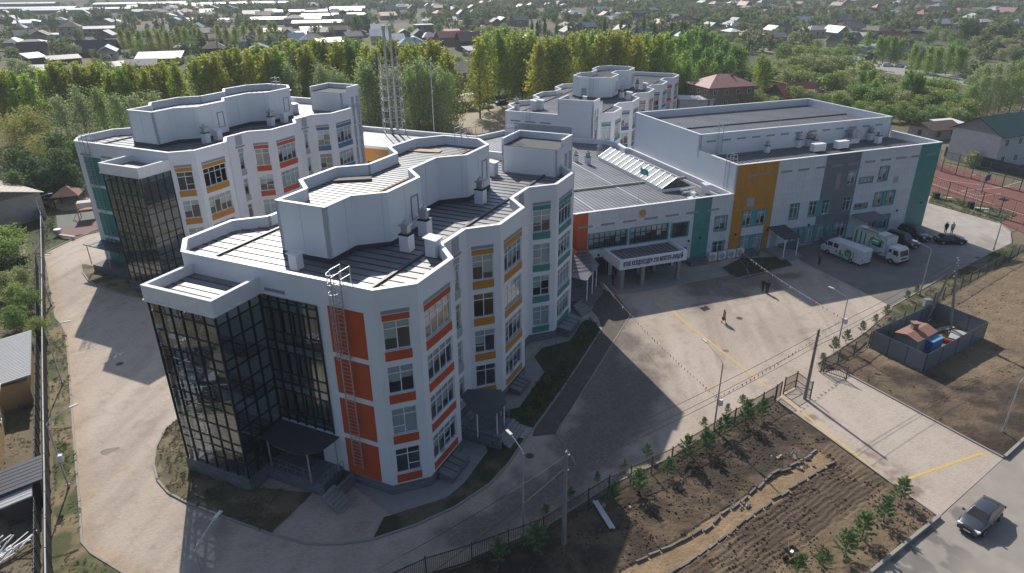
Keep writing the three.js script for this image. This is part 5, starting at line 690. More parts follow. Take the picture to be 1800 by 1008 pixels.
function wire(a, b, sag, label, r = .018) { const m = new MB(); let p = null; for (let i = 0; i <= 14; i++) { const t = i / 14, q = [lerp(a[0], b[0], t), lerp(a[1], b[1], t) - sag * 4 * t * (1 - t), lerp(a[2], b[2], t)]; if (p) m.cyl(p, q, r, r, 5, false); p = q; } tag(mesh('overhead_wire', m.geo(), M.black), label, 'wire', 'overhead wires between the poles'); }
{ const A = [3.58,-37.41], B = [28.48,-55.88], hA = 8.47, hB = 7.64, E = [-10.87,-27.07];
  for (const [o, y, n] of [[.1, -.25, 'upper'], [-.1, -1.3, 'middle'], [.15, -1.7, 'lower']]) { wire([A[0] + o, hA + y, A[1]], [B[0] + o, hB + y, B[1]], .35, `${n} wire between the shaded pole and the gate pole`); wire([B[0] + o, hB + y, B[1]], [apex[0] + o, apH + y * .8, apex[1]], .3, `${n} wire from the gate pole to the twin pole`); }
  wire([A[0], hA - .3, A[1]], [E[0], 6.8, E[1]], .5, 'upper wire running from the shaded pole to the lower left'); wire([A[0], hA - 1.3, A[1]], [E[0] + 2, 6, E[1] + 1], .6, 'lower wire running from the shaded pole to the lower left'); wire([apex[0], apH - .8, apex[1]], [120, 8, -88], .7, 'wire leaving the twin pole towards the right'); wire([apex[0], apH - 1.4, apex[1]], [122, 7.6, -92], .8, 'second wire leaving the twin pole towards the right'); }
// pennant strings
{ const cols = [[.6, .04, .04], [.65, .45, .03], [.03, .35, .08], [.05, .12, .5], [.6, .5, .45], [.55, .05, .25]].map(c => S(c, { side: THREE.DoubleSide, roughness: .7 }));
  function pennants(a, b, sag, n, label) { const t = thing('pennant_string', label, 'bunting'); const at = u => [lerp(a[0], b[0], u), lerp(a[1], b[1], u) - sag * 4 * u * (1 - u), lerp(a[2], b[2], u)]; const m = new MB(); for (let i = 0; i < 20; i++) m.cyl(at(i / 20), at((i + 1) / 20), .008, .008, 4, false); mesh('cord', m.geo(), M.upvc, t); const dx = b[0] - a[0], dz = b[2] - a[2], L = Math.hypot(dx, dz), ux = dx / L, uz = dz / L; for (let k = 0; k < n; k++) { const p = at((k + .5) / n), w = .11, sw = (R() - .5) * .3; const q = [p[0] - ux * w, p[1], p[2] - uz * w], r = [p[0] + ux * w, p[1], p[2] + uz * w], s = [p[0] + sw * uz, p[1] - .3, p[2] - sw * ux]; const s2 = [s[0] + .02, s[1], s[2] + .02]; mesh('pennant', new MB().tri(q, s, r).tri(r, s2, q).geo(), cols[k % cols.length], t); } }
  const fa = [11.2,-76.34], L2 = [18.27,-51.03], L3 = [36.25,-66.26], wall = [UO[0] - 1.8, 3.9, UO[1] + .3];
  pennants([fa[0], 3.4, fa[1]], [L2[0], 3.6, L2[1]], .6, 46, 'string of small coloured pennants from the corner porch to the fence lamp'); pennants(wall, [L3[0], 3.5, L3[1]], .6, 44, 'string of small coloured pennants from the hall wall to the far lamp'); pennants([L2[0], 3.6, L2[1]], [L3[0], 3.5, L3[1]], .4, 34, 'string of small coloured pennants between the two fence lamps'); }
// corrugated enclosure with transformer hut
{ const t = thing('corrugated_enclosure', 'blue grey corrugated sheet enclosure standing on the earth plot', 'fence'), sm = tint(S([.19, .21, .245], { roughness: .45, metalness: .2 }), 3, .15), C = [[39.47,-65.56],[42.41,-60.31],[53.1,-67.34],[50.39,-72.43]]; const side = (a, b, n) => { for (let k = 0; k < n; k++) { const p = mix2(a, b, k / n), q = mix2(a, b, (k + 1) / n), L = Math.hypot(q[0] - p[0], q[1] - p[1]) - .02, ry = -Math.atan2(q[1] - p[1], q[0] - p[0]), m = new MB(); for (let j = 0; j < 9; j++) m.box((p[0] + q[0]) / 2, .22 + j * .235, (p[1] + q[1]) / 2, L, .16, .06 + (j % 2) * .004, ry).box((p[0] + q[0]) / 2, .335 + j * .235, (p[1] + q[1]) / 2, L, .08, .02, ry); mesh('sheet_panel', m.geo(), sm[k % 3], t); mesh('post', new MB().box(p[0], 1.1, p[1], .08, 2.2, .08).geo(), M.dark, t); } };
  side(C[0], C[1], 3); side(C[1], C[2], 4); side(C[2], C[3], 3); side(C[3], C[0], 4);
  const hut = thing('transformer_hut', 'small grey blue metal hut with a rusty brown roof inside the enclosure', 'hut'), q = [[41.89,-65.77],[43.24,-63.45],[46.7,-65.79],[45.73,-68.25]], mid = [(q[0][0] + q[2][0]) / 2, (q[0][1] + q[2][1]) / 2], sh = q.map(p => mix2(p, mid, .06)); mesh('wall', new MB().prism(sh, 0, 1.9).geo(), S([.20, .26, .28], { map: grain, roughness: .7 }), hut);
  const rf = new MB(), rid = [mix2(q[0], q[1], .5), mix2(q[3], q[2], .5)], P3 = (p, y) => [p[0], y, p[1]]; rf.quad(P3(q[0], 1.92), P3(rid[0], 2.25), P3(rid[1], 2.25), P3(q[3], 1.92)).quad(P3(rid[0], 2.25), P3(q[1], 1.92), P3(q[2], 1.92), P3(rid[1], 2.25)).tri(P3(q[0], 1.92), P3(q[1], 1.92), P3(rid[0], 2.25)).tri(P3(q[2], 1.92), P3(q[3], 1.92), P3(rid[1], 2.25)).prism(q, 1.87, 1.915); mesh('roof', rf.geo(), S([.27, .14, .10], { map: grain, roughness: .75 }), hut); mesh('vent_stack', new MB().box(mid[0] - .2, 2.55, mid[1] - .2, .55, .7, .55).box(mid[0] - .2, 2.95, mid[1] - .2, .8, .08, .8).geo(), S([.25, .16, .13]), hut);
  const tk = thing('blue_tank', 'bright blue metal box beside the brown roofed hut', 'tank'), c = [45.79,-65.18]; mesh('case', new MB().box(c[0], .75, c[1], 2.1, 1.5, 1.4, .55).geo(), S([.02, .10, .34], { roughness: .5 }), tk); mesh('lid', new MB().box(c[0], 1.53, c[1], 2.2, .06, 1.5, .55).geo(), S([.10, .28, .48], { roughness: .5 }), tk);
  const pc = [48.76,-66.52]; tag(mesh('red_pipe', new MB().cyl([pc[0] - 1.4, .5, pc[1] - .5], [pc[0] + .8, .3, pc[1] + .6], .22, .22, 10).geo(), S([.42, .08, .05])), 'red pipe lying in the grass inside the enclosure', 'pipe');
  [[1684,588,2.6,1.2,.1], [1663,580,4.4,.6,.35], [1690,594,2.2,1.0,.9]].forEach(([x, y, w, d, a], i) => { const p = [[51.02,-68.59], [50.71,-69.84], [50.16,-67.8]][i]; tag(mesh('concrete_slab', new MB().box(p[0], .12 + i * .1, p[1], w, .1, d, a).geo(), S([.42, .41, .40], { map: grain })), ['pale slab lying flat under the right pole leg', 'long narrow slab along the far enclosure sheet', 'tilted broken slab beside the red pipe'][i], 'slab'); });
  struct('grass_patch', new MB().prism([[43.32,-65.61],[44.54,-62.19],[52.03,-66.97],[49.52,-70.42]], -.02, .14).geo(), S([.06, .10, .02], { map: earthT }), 'green grass inside the corrugated enclosure');
  const mb = [48.65,-71.74]; tag(mesh('meter_box', new MB().box(mb[0], 2.5, mb[1], .7, .8, .5).box(mb[0], 2.95, mb[1], .8, .1, .6).geo(), M.galv), 'pale meter box at the foot of the twin pole', 'electrical box'); }
// air conditioners by the hall wall
{ const mk = (u) => { const c = Math.cos(UR), s = Math.sin(UR), z = .62, x = UO[0] + u * c + z * s, zz = UO[1] - u * s + z * c; const t = thing('air_conditioner', '', 'air conditioner', [x, 0, zz], UR, 'outdoor air conditioners along the hall wall'); mesh('case', new MB().box(0, .72, 0, 1.25, 1.15, .5).geo(), M.cap, t); mesh('fan_grille', new MB().cyl([-.1, .74, .25], [-.1, .74, .275], .43, .43, 20).cyl([-.1, .74, .275], [-.1, .74, .29], .12, .12, 12).geo(), M.vgrey, t); mesh('stand', new MB().box(-.5, .08, 0, .06, .16, .5).box(.5, .08, 0, .06, .16, .5).geo(), M.steel, t); return t; };
  [[-2.95, 'outdoor air conditioner nearest the teal strip'], [-1.35, 'outdoor air conditioner second from the teal strip'], [.25, 'outdoor air conditioner third along, under the yellow panels'], [1.75, 'outdoor air conditioner nearest the yellow wall windows']].forEach(([u, l]) => { mk(u).userData.label = l; }); }
// chimney mast and flag poles
{ const b = [-22.02,-136.2], t = thing('chimney_mast', 'tall lattice mast carrying twin steel flues behind the classroom blocks', 'chimney', [b[0], 0, b[1]], .3), H = 28.5, w0 = 4.2, w1 = 3.5; const lm = new MB(), br = new MB(); const leg = (i, y) => { const w = lerp(w0, w1, y / H) / 2; return [(i & 1 ? w : -w) - .6, y, (i === 2 || i === 3 ? w : -w) - 3.2]; }; const ord = [0, 1, 3, 2]; for (let i = 0; i < 4; i++) lm.bar(leg(i, 0), leg(i, 24.5), .10); for (let y = 1; y < 24; y += 2.1) for (let k = 0; k < 4; k++) { const a = ord[k], c = ord[(k + 1) % 4]; br.bar(leg(a, y), leg(c, y), .045); br.bar(leg(k % 2 ? a : c, y), leg(k % 2 ? c : a, Math.min(24, y + 2.1)), .045); } mesh('leg', lm.geo(), M.pole, t); mesh('bracing', br.geo(), M.pole, t); for (const x of [-1.15, .05]) mesh('flue', new MB().cyl([x, 1, -3.2], [x, H, -3.2], .27, .25, 14).cyl([x, H, -3.2], [x, H + .9, -3.2], .34, .34, 14).geo(), M.galv, t); }
{ const p = [-20.32,-182.45].map(v => v * .87); tag(mesh('tall_pole', new MB().cyl([p[0], 0, p[1]], [p[0], 21, p[1]], .14, .08, 8).geo(), M.pole), 'slim grey pole right of the twin flue mast', 'pole'); }
{ const p = [17.8,-91.65], t = thing('flag_pole', 'thin pole with a turquoise flag on the entrance hall roof edge', 'flag', [p[0], 8.8, p[1]]); mesh('pole', new MB().cyl([0, 0, 0], [0, 5.2, 0], .045, .03, 6).geo(), M.pole, t); const f = new MB(), r = 8, g = (i, j) => [i / r * 1.15, 5.1 - j / r * .9 - i / r * .75 * (1 - .2 * j / r) - .1 * Math.sin(i * .8), .13 * Math.sin(i * 1.1 + j * .5) * (i / r)]; for (let i = 0; i < r; i++) for (let j = 0; j < r; j++) f.quad(g(i, j), g(i, j + 1), g(i + 1, j + 1), g(i + 1, j)); mesh('flag_cloth', f.geo(), S([.02, .36, .42], { side: THREE.DoubleSide }), t); const y = new MB().cyl([.52, 4.35, .12], [.52, 4.35, .14], .16, .16, 12); mesh('flag_sun', y.geo(), S([.6, .42, .03]), t); }
// loose roof items, kerb stones, profiles, wheelbarrow
{ const p = [14.34,12], m = new MB(); const c = Math.cos(LR), n = Math.sin(LR), wx = -9.69 + p[0] * c - p[1] * n, wz = -42.95 - p[0] * n - p[1] * c; tag(mesh('roof_pallet', m.box(wx, 21.05, wz, 3.4, .16, .9, .15).geo(), S([.16, .155, .13], { map: grain })), 'long grey board package lying on the near penthouse roof', 'boards'); const q = [26.7,12.18], x2 = -9.69 + q[0] * c - q[1] * n, z2 = -42.95 - q[0] * n - q[1] * c; tag(mesh('plywood_sheet', new MB().box(x2, 21.0, z2, 4.2, .05, 1.1, -.25).geo(), S([.52, .36, .20], { map: grain })), 'pale plywood sheet on the penthouse roof', 'board'); }
{ const up = [[-197.82,-1257.43]].slice(0, 0), upper = [[25.98,-47.66],[25.21,-46.98],[24.2,-46.25],[23.61,-45.97],[22.72,-45.26],[21.72,-44.99],[20.87,-44.3],[20.04,-43.49],[19.13,-42.84],[18.17,-41.94],[17.27,-41.19],[16.29,-40.59],[15.41,-39.76],[14.53,-38.89],[13.58,-38.5],[12.67,-37.9],[11.86,-37.47],[11.01,-36.99],[10.02,-36.52],[9.02,-35.96]], lower = [[26.74,-45.99],[25.63,-45.28],[24.66,-44.66],[23.53,-43.91],[22.6,-43.32],[21.63,-42.54],[20.81,-42.16],[19.83,-41.28],[18.87,-40.67],[17.92,-39.9],[17.09,-39.32],[16.21,-38.52],[15.3,-37.86],[14.4,-37.16],[13.49,-36.53],[12.6,-35.91],[11.92,-35.41],[11.09,-34.92]];
  const blockM = tint(S([.19, .175, .165], { map: grain, roughness: .95 }), 2, .3); [[upper, 'upper'], [lower, 'lower']].forEach(([Lp, nm]) => Lp.forEach((p, i) => { const q = Lp[Math.min(i + 1, Lp.length - 1)], o = i ? Lp[i - 1] : p, a = -Math.atan2(q[1] - o[1], q[0] - o[0]) + (R() - .5) * .22; const k = mesh('kerb_block', unitBox, R() < .5 ? blockM[0] : blockM[1]); k.position.set(p[0], soilH(p[0], p[1]) + .09, p[1]); k.scale.set(.98, .17, .14); k.rotation.set((R() - .5) * .2, a, (R() - .5) * .06); tag(k, `loose concrete kerb block set along the ${nm} edge of the sandy garden path`, 'kerb block', `kerb blocks along the ${nm} edge of the garden path`); })); }
{ const a = [6.23,-41.73], b = [7.21,-38.76]; [0, .24].forEach((o, i) => tag(mesh('metal_profile', new MB().bar([a[0] + o, .3, a[1]], [b[0] + o, .28, b[1]], .2, .07).bar([a[0] + o, .34, a[1]], [b[0] + o, .32, b[1]], .05, .05).geo(), M.galv), ['left bar of two long silver profiles on the soil', 'right bar of two long silver profiles on the soil'][i], 'metal bar')); }
{ const p = [19.61,-36.08], t = thing('wheelbarrow', 'small wheelbarrow with a wooden handled tool standing on the furrows', 'wheelbarrow', [p[0], .15, p[1]], .5); const tr = new MB(); tr.quad([-.25, .3, -.2], [.3, .3, -.2], [.3, .3, .2], [-.25, .3, .2]); const o = [[-.42, .58, -.32], [.48, .55, -.32], [.48, .55, .32], [-.42, .58, .32]], n = [[-.25, .3, -.2], [.3, .3, -.2], [.3, .3, .2], [-.25, .3, .2]]; for (let i = 0; i < 4; i++) { const j = (i + 1) % 4; tr.quad(n[i], n[j], o[j], o[i]); tr.quad(n[j], n[i], o[i], o[j]); } mesh('tray', tr.geo(), S([.05, .05, .05], { roughness: .6 }), t); const h = new MB(); for (const s of [-.25, .25]) { h.bar([-.6, .2, s * .4], [.95, .5, s * 1.2], .04); h.bar([.35, .3, s], [.42, 0, s * 1.1], .04); } mesh('frame', h.geo(), S([.3, .12, .05]), t); mesh('wheel', new MB().cyl([-.6, .18, -.05], [-.6, .18, .05], .19, .19, 14).geo(), M.black, t); mesh('cargo', new MB().box(0, .42, .05, .3, .2, .2, .4).geo(), M.upvc, t); mesh('tool_handle', new MB().cyl([-.1, .45, -.1], [.3, .95, -.6], .025, .025, 6).geo(), S([.5, .3, .1]), t); }
{ [[[22.74,-48.26], 'stones'], [[23.83,-46.56], 'stones']].forEach(([p]) => { }); const m = new MB(), r = rngOf(5); for (const [p, n, s] of [[[23.75,-46.33], 26, 1.1], [[18.06,-41.31], 9, .7], [[7.94,-42.09], 10, 1]]) for (let i = 0; i < n; i++) { const x = p[0] + (r() - .5) * 3 * s, z = p[1] + (r() - .5) * 2 * s, k = .08 + .14 * r(); m.box(x, .1 + k * .3, z, k * 1.5, k, k * 1.2, r() * 3, r(), r()); } tag(mesh('rubble', m.geo(), S([.34, .29, .24], { map: grain })), 'scatter of pale stones on the garden path', null, null, 'stuff'); }
// playground pavilion, bench, bin, climbing frame
{ const p = [-80.87,-119.35], t = thing('pavilion', 'small playground pavilion with a brown pyramid roof', 'pavilion', [p[0], 0, p[1] - 1.2], .3), rf = new MB(), e = 2.3; const c = [[-e, 2.4, -e], [e, 2.4, -e], [e, 2.4, e], [-e, 2.4, e]]; for (let i = 0; i < 4; i++) { const a = c[i], b = c[(i + 1) % 4]; rf.tri(b, a, [0, 3.9, 0]); rf.tri(a, b, [0, 3.85, 0]); } mesh('roof', rf.geo(), S([.20, .10, .07]), t); for (const q of c) mesh('post', new MB().bar([q[0] * .85, 0, q[2] * .85], [q[0] * .85, 2.5, q[2] * .85], .14).geo(), M.dark, t);
  const b = [-71.53,-103.47], bn = thing('bench', 'pale slatted bench at the edge of the playground', 'bench', [b[0], 0, b[1]], -.35); for (let k = 0; k < 3; k++) mesh('slat', new MB().box(0, .47, -.2 + k * .17, 3.4, .05, .14).geo(), S([.5, .42, .36]), bn); for (const x of [-1.3, 1.3]) mesh('leg', new MB().box(x, .22, 0, .1, .44, .4).geo(), M.steel, bn);
  const bi = [-73.73,-104.85], bt = thing('litter_bin', 'grey litter bin beside the playground bench', 'bin', [bi[0], 0, bi[1]]); mesh('bin_body', new MB().cyl([0, 0, 0], [0, 1, 0], .42, .5, 14).geo(), M.vgrey, bt); mesh('rim', new MB().cyl([0, 1, 0], [0, 1.08, 0], .54, .54, 14).geo(), M.cap, bt);
  const q = [-73.7,-113.39], cf = thing('climbing_frame', 'climbing frame with ladder and slide beside the teal corner', 'playground frame', [q[0], 0, q[1]], .4); for (const x of [-1.2, 1.2]) for (const z of [-1, 1]) mesh('post', new MB().cyl([x, 0, z], [x, 3, z], .07, .07, 6).geo(), S([.4, .12, .05]), cf); mesh('deck', new MB().box(0, 1.5, 0, 2.4, .1, 2).geo(), M.rust, cf); mesh('slide', new MB().box(2.6, .8, 0, 3.2, .08, .7, 0, 0, -.5).geo(), M.galv, cf); mesh('cabin', new MB().box(0, 2.6, 0, 2.2, .9, 1.8).geo(), S([.5, .45, .42]), cf); const ld = new MB(); for (const z of [-.3, .3]) ld.bar([-2.3, 0, z], [-1.2, 1.6, z], .06); for (let k = 1; k < 6; k++) ld.bar([-2.3 + k * .2, k * .28, -.3], [-2.3 + k * .2, k * .28, .3], .05); mesh('ladder', ld.geo(), S([.4, .12, .05]), cf); }
// court benches and bins
[[[77.6,-119.78], 'bin'], [[78.74,-118.71], 'bench'], [[80.49,-114.02], 'bin'], [[81.37,-112.41], 'bench']].forEach(([p, k], i) => { if (k === 'bin') { const t = thing('litter_bin', ['dark bin near the teal corner by the court fence', '', 'dark bin next to the lamp by the court fence', ''][i], 'bin', [p[0], 0, p[1]]); mesh('bin_body', new MB().box(0, .5, 0, .9, 1, .8).geo(), M.black, t); mesh('lid', new MB().box(0, 1.04, 0, 1, .08, .9).geo(), M.dark, t); } else { const t = thing('bench', ['', 'pale bench by the court fence near the teal corner', '', 'pale bench by the court fence near the lamp'][i], 'bench', [p[0], 0, p[1]], -.3); mesh('seat', new MB().box(0, .48, 0, 2, .08, .45).geo(), S([.6, .58, .55]), t); for (const x of [-.8, .8]) mesh('leg', new MB().box(x, .22, 0, .08, .45, .4).geo(), M.steel, t); } });
{ const p = [87.81,-122.63], t = thing('basketball_hoop', 'blue basketball backboard standing on the red court', 'basketball hoop', [p[0], 0, p[1]], .6); mesh('post', new MB().cyl([0, 0, 0], [0, 3.2, 0], .09, .08, 8).geo(), S([.02, .1, .04]), t); mesh('backboard', new MB().box(0, 3.1, .4, 1.8, 1.1, .06).geo(), S([.03, .08, .30]), t); const tor = new THREE.TorusGeometry(.23, .02, 6, 16); tor.rotateX(Math.PI / 2); tor.translate(0, 2.8, .75); mesh('hoop_ring', tor, M.orange, t); }

// ---------------------------------------------------------------- houses
const roofMats = { grey: S([.19, .19, .20], { roughness: .6, map: grain }), pale: S([.42, .42, .42], { roughness: .5, map: grain }), white: S([.68, .69, .70], { roughness: .5 }), dark: S([.05, .052, .06], { roughness: .6 }), brown: S([.11, .065, .05], { roughness: .7, map: grain }), red: S([.26, .06, .05], { roughness: .6, map: grain }), pink: S([.34, .16, .145], { roughness: .6, map: grain }), teal: S([.03, .24, .27], { roughness: .5 }), blue: S([.06, .10, .18], { roughness: .5 }), green: S([.008, .055, .038], { roughness: .4 }), purple: S([.17, .13, .19], { roughness: .55 }) };
roofMats.rusty = S([.62, .55, .48], { roughness: .7, map: tex(256, 6, (u, v) => { const a = sstep(.45, .62, fbm(u * 8, v * 14, 19, 4, 2)); return [lerp(1, .62, a), lerp(1, .36, a), lerp(1, .24, a)]; }) });
const wallMats = { brick: S([.27, .19, .15], { map: tex(256, 2, (u, v) => { const r = Math.floor(v * 24), fv = v * 24 % 1, cu = u * 8 + (r % 2) * .5, fu = cu % 1; return fu < .05 || fv < .14 ? .7 : .8 + .3 * hash2(Math.floor(cu) % 8, r, 3); }), roughness: .9 }), cream: S([.50, .44, .36], { map: grain }), white: S([.60, .60, .60], { map: grain }), grey: S([.30, .29, .28], { map: grain }), beige: S([.42, .37, .31], { map: grain }), dark: S([.09, .065, .06], { map: grain }), yellow: S([.46, .33, .15], { map: grain }), blue: S([.24, .40, .48], { map: grain }) };
const housePos = []; function nearHouse(x, z) { for (const [a, b, r] of housePos) if ((x - a) * (x - a) + (z - b) * (z - b) < r * r) return true; return false; }
const winDark = S([.03, .035, .04], { roughness: .15 });
function house(name, label, p, ry, w, d, h, type, rh, rm, wm, o = {}) {
  const t = thing(name, label, o.cat || 'house', [p[0], o.y || -.06, p[1]], ry, o.group); housePos.push([p[0], p[1], Math.max(w, d) * .62 + 2]); const e = o.eave ?? .5, W = w / 2, D = d / 2; RWALL: { const m = new MB(); m.box(0, h / 2, 0, w, h, d); if (type === 'gable') for (const s of [-1, 1]) m.tri([s * W, h, -D], [s * W, h, D], [s * W, h + rh, 0]).tri([s * W, h, D], [s * W, h, -D], [s * W, h + rh, 0]); mesh('wall', m.geo(), wallMats[wm], t); }
  const r = new MB(), a = W + e, b = D + e, th = .14, y0 = h - .04 - (type === 'gable' ? rh * e / D : .02);
  const slab = (A, B, C, Dd) => { const n = V3().crossVectors(V3(B[0] - A[0], B[1] - A[1], B[2] - A[2]), V3(C[0] - A[0], C[1] - A[1], C[2] - A[2])).normalize(); const u = n.y < 0 ? -1 : 1, q = [A, B, C, Dd].map(p => [p[0] + n.x * u * th, p[1] + n.y * u * th, p[2] + n.z * u * th]); const f = [A, B, C, Dd]; if (u > 0) { r.quad(q[0], q[1], q[2], q[3]).quad(f[3], f[2], f[1], f[0]); } else { r.quad(q[3], q[2], q[1], q[0]).quad(f[0], f[1], f[2], f[3]); } for (let i = 0; i < 4; i++) { const j = (i + 1) % 4; r.quad(f[i], f[j], q[j], q[i]); } };
  if (type === 'gable') { slab([-a, y0, b], [a, y0, b], [a, h + rh, 0], [-a, h + rh, 0]); slab([a, y0, -b], [-a, y0, -b], [-a, h + rh, 0], [a, h + rh, 0]); }
  else if (type === 'hip') { const k = Math.max(0, a - b), yb = h; slab([-a, yb, b], [a, yb, b], [k, h + rh, 0], [-k, h + rh, 0]); slab([a, yb, -b], [-a, yb, -b], [-k, h + rh, 0], [k, h + rh, 0]); for (const s of [-1, 1]) { const A = [s * a, yb + th, s * b], B = [s * a, yb + th, -s * b], C = [s * k, h + rh + th, 0]; r.tri(A, B, C); r.tri([s * a, yb, -s * b], [s * a, yb, s * b], [s * k, h + rh, 0]); } r.box(0, h + .02, 0, 2 * a, .12, 2 * b); }
  else if (type === 'shed') slab([-a, h, b], [a, h, b], [a, h + rh, -b], [-a, h + rh, -b]);
  else r.box(0, h + .12, 0, w + 2 * e, .22, d + 2 * e);
  const roof = mesh('roof', r.geo(), roofMats[rm], t); if (o.chim) mesh('chimney', new MB().box(W * .3, h + rh * .8, D * .25, .6, 1.6, .6).geo(), wallMats.brick, roof);
  if (o.ribs && (type === 'gable' || type === 'shed')) { const n = Math.round(2 * a / o.ribs); for (let i = 1; i < n; i++) { const x = lerp(-a, a, i / n); const rb = new MB(); if (type === 'gable') rb.bar([x, y0 + th, b], [x, h + rh + th, 0], .05).bar([x, y0 + th, -b], [x, h + rh + th, 0], .05); else rb.bar([x, h + th, b], [x, h + rh + th, -b], .05); mesh('rib', rb.geo(), roofMats[rm], roof); } }
  const storeys = o.floors ?? Math.max(1, Math.round(h / 3)), det = o.det; for (let f = 0; f < storeys; f++) for (const [face, len] of [['f', w], ['b', w], ['l', d], ['r', d]]) { if ((!det && face === 'b') || face === o.skip) continue; const n = o.win ?? Math.max(1, Math.floor(len / 3.6)); for (let i = 0; i < n; i++) { if (!det && hash2(i + f * 7, Math.round(p[0]), 4) < .3) continue; const c = (i + .5) / n * len - len / 2, y = (f + .55) * h / storeys, ww = 1.15, hh = 1.35; const g = grp('window', t); if (face === 'f') g.position.set(c, y, D); else if (face === 'b') { g.position.set(c, y, -D); g.rotation.y = Math.PI; } else if (face === 'r') { g.position.set(W, y, c); g.rotation.y = Math.PI / 2; } else { g.position.set(-W, y, c); g.rotation.y = -Math.PI / 2; } if (det) { mesh('frame', frameG, M.upvc, g); } mesh('pane', paneG, winDark, g); } }
  return t;
}
const paneG = new MB().box(0, 0, .02, 1.1, 1.3, .03).geo(), frameG = new MB().box(0, .68, .03, 1.26, .08, .08).box(0, -.68, .03, 1.26, .08, .08).box(-.59, 0, .03, .08, 1.28, .08).box(.59, 0, .03, .08, 1.28, .08).box(0, 0, .045, .06, 1.28, .05).geo();
house('brick_house', 'two storey brick house with a pink hipped roof behind the sports hall', [65.55,-218.15], .32, 16, 12, 6.4, 'hip', 3.0, 'pink', 'brick', { det: true, floors: 2, eave: .8, chim: true });
house('white_house', 'white house with a dark green ribbed gable roof at the right edge', [104.4, -146.6], .42, 13, 10.5, 7.0, 'gable', 2.9, 'green', 'white', { det: true, floors: 2, eave: .6, ribs: .5, skip: 'l' });
house('garden_shed', 'brown roofed shed beside the white house at the right', [105.92,-170.83], .3, 9, 7, 2.6, 'gable', 1.2, 'brown', 'grey', {});
house('garden_shed', 'white topped lean-to beside the brown shed on the right', [111.65,-175.29], .3, 6, 4, 2.6, 'shed', .4, 'white', 'grey', {});
house('red_house', 'low house with a dark red ribbed roof beyond the sports hall', [89.04,-219.86], .3, 13, 9, 3.2, 'gable', 3, 'red', 'grey', { ribs: .8 });
house('kiosk', 'white and blue flat kiosk behind the distant block', [56.93,-213.65], -.15, 10, 6, 3.2, 'gable', .5, 'white', 'white', { cat: 'kiosk', win: 0 }); 
house('grey_house', 'grey house half hidden by poplars beside the waste ground', [-19.72,-252.47], .2, 12, 10, 7, 'gable', 3, 'grey', 'grey', { det: true, floors: 2 });
house('garden_shed', 'low brown shed by the waste ground cars', [-16.22,-215.89], .25, 10, 6, 2.6, 'shed', .8, 'brown', 'grey', {}); house('garden_shed', 'pale roofed carport behind the dark waste ground car', [-14.02,-223.89], .25, 9, 5, 2.6, 'shed', .5, 'pale', 'beige', {});
// neighbours beyond the left fence
house('garage', 'grey garage with a rusty corrugated roof at the left edge', [-90.5, -113.2], -.56 - Math.PI * 0, 14, 11.5, 4.6, 'gable', 1.5, 'rusty', 'grey', { det: true, floors: 1, win: 0, ribs: .5, cat: 'garage' });
house('garden_shed', 'long shed with a pale corrugated roof beside the left fence', [-52.4, -59.1], -1.01, 9.8, 6.2, 2.6, 'shed', .7, 'pale', 'yellow', { ribs: .35, win: 0 });
house('yellow_house', 'yellow rendered house at the left edge below the pale shed', mix2([-47.86,-54.11], [-42.76,-46.27], .5).map((v, i) => v + [-3.4, 2.1][i]), -1.01, 9, 7, 3.6, 'hip', 1.6, 'pale', 'yellow', { det: true, floors: 1 });
house('garden_shed', 'black roofed shed pressed against the left fence', [-39.6,-42.77], -1.01, 2.5, 3.2, 2.0, 'shed', .4, 'dark', 'dark', { win: 0, ribs: .5 });
house('garden_hut', 'tiny dark hut with a white tin roof by the left fence', [-38.31,-41.16], -1.01, 1.7, 1.9, 1.8, 'shed', .25, 'pale', 'dark', { win: 0, eave: .15, ribs: .4, cat: 'hut' });
house('garden_shed', 'small dark red shed in the left gardens', [-72.77,-91.54], .6, 4, 5, 2, 'shed', .5, 'brown', 'dark', { win: 0 });
{ const t = thing('scrap_pile', 'heap of white window frames leaning in the bottom left corner', 'scrap', [0, 0, 0]), c = [-36.51,-35.84], r = rngOf(9); for (let k = 0; k < 34; k++) { const x = c[0] - .9 + (r() - .5) * 2.4, z = c[1] + (r() - .5) * 2.6, a = r() * .7 + .7, l = 1.0 + r() * 1.1; mesh('scrap_bar', new MB().bar([x, .1 + r() * .5, z], [x + Math.cos(a) * l, .4 + r() * .9, z - Math.sin(a) * l], .07 + .05 * r(), .05).geo(), M.upvc, t); } }
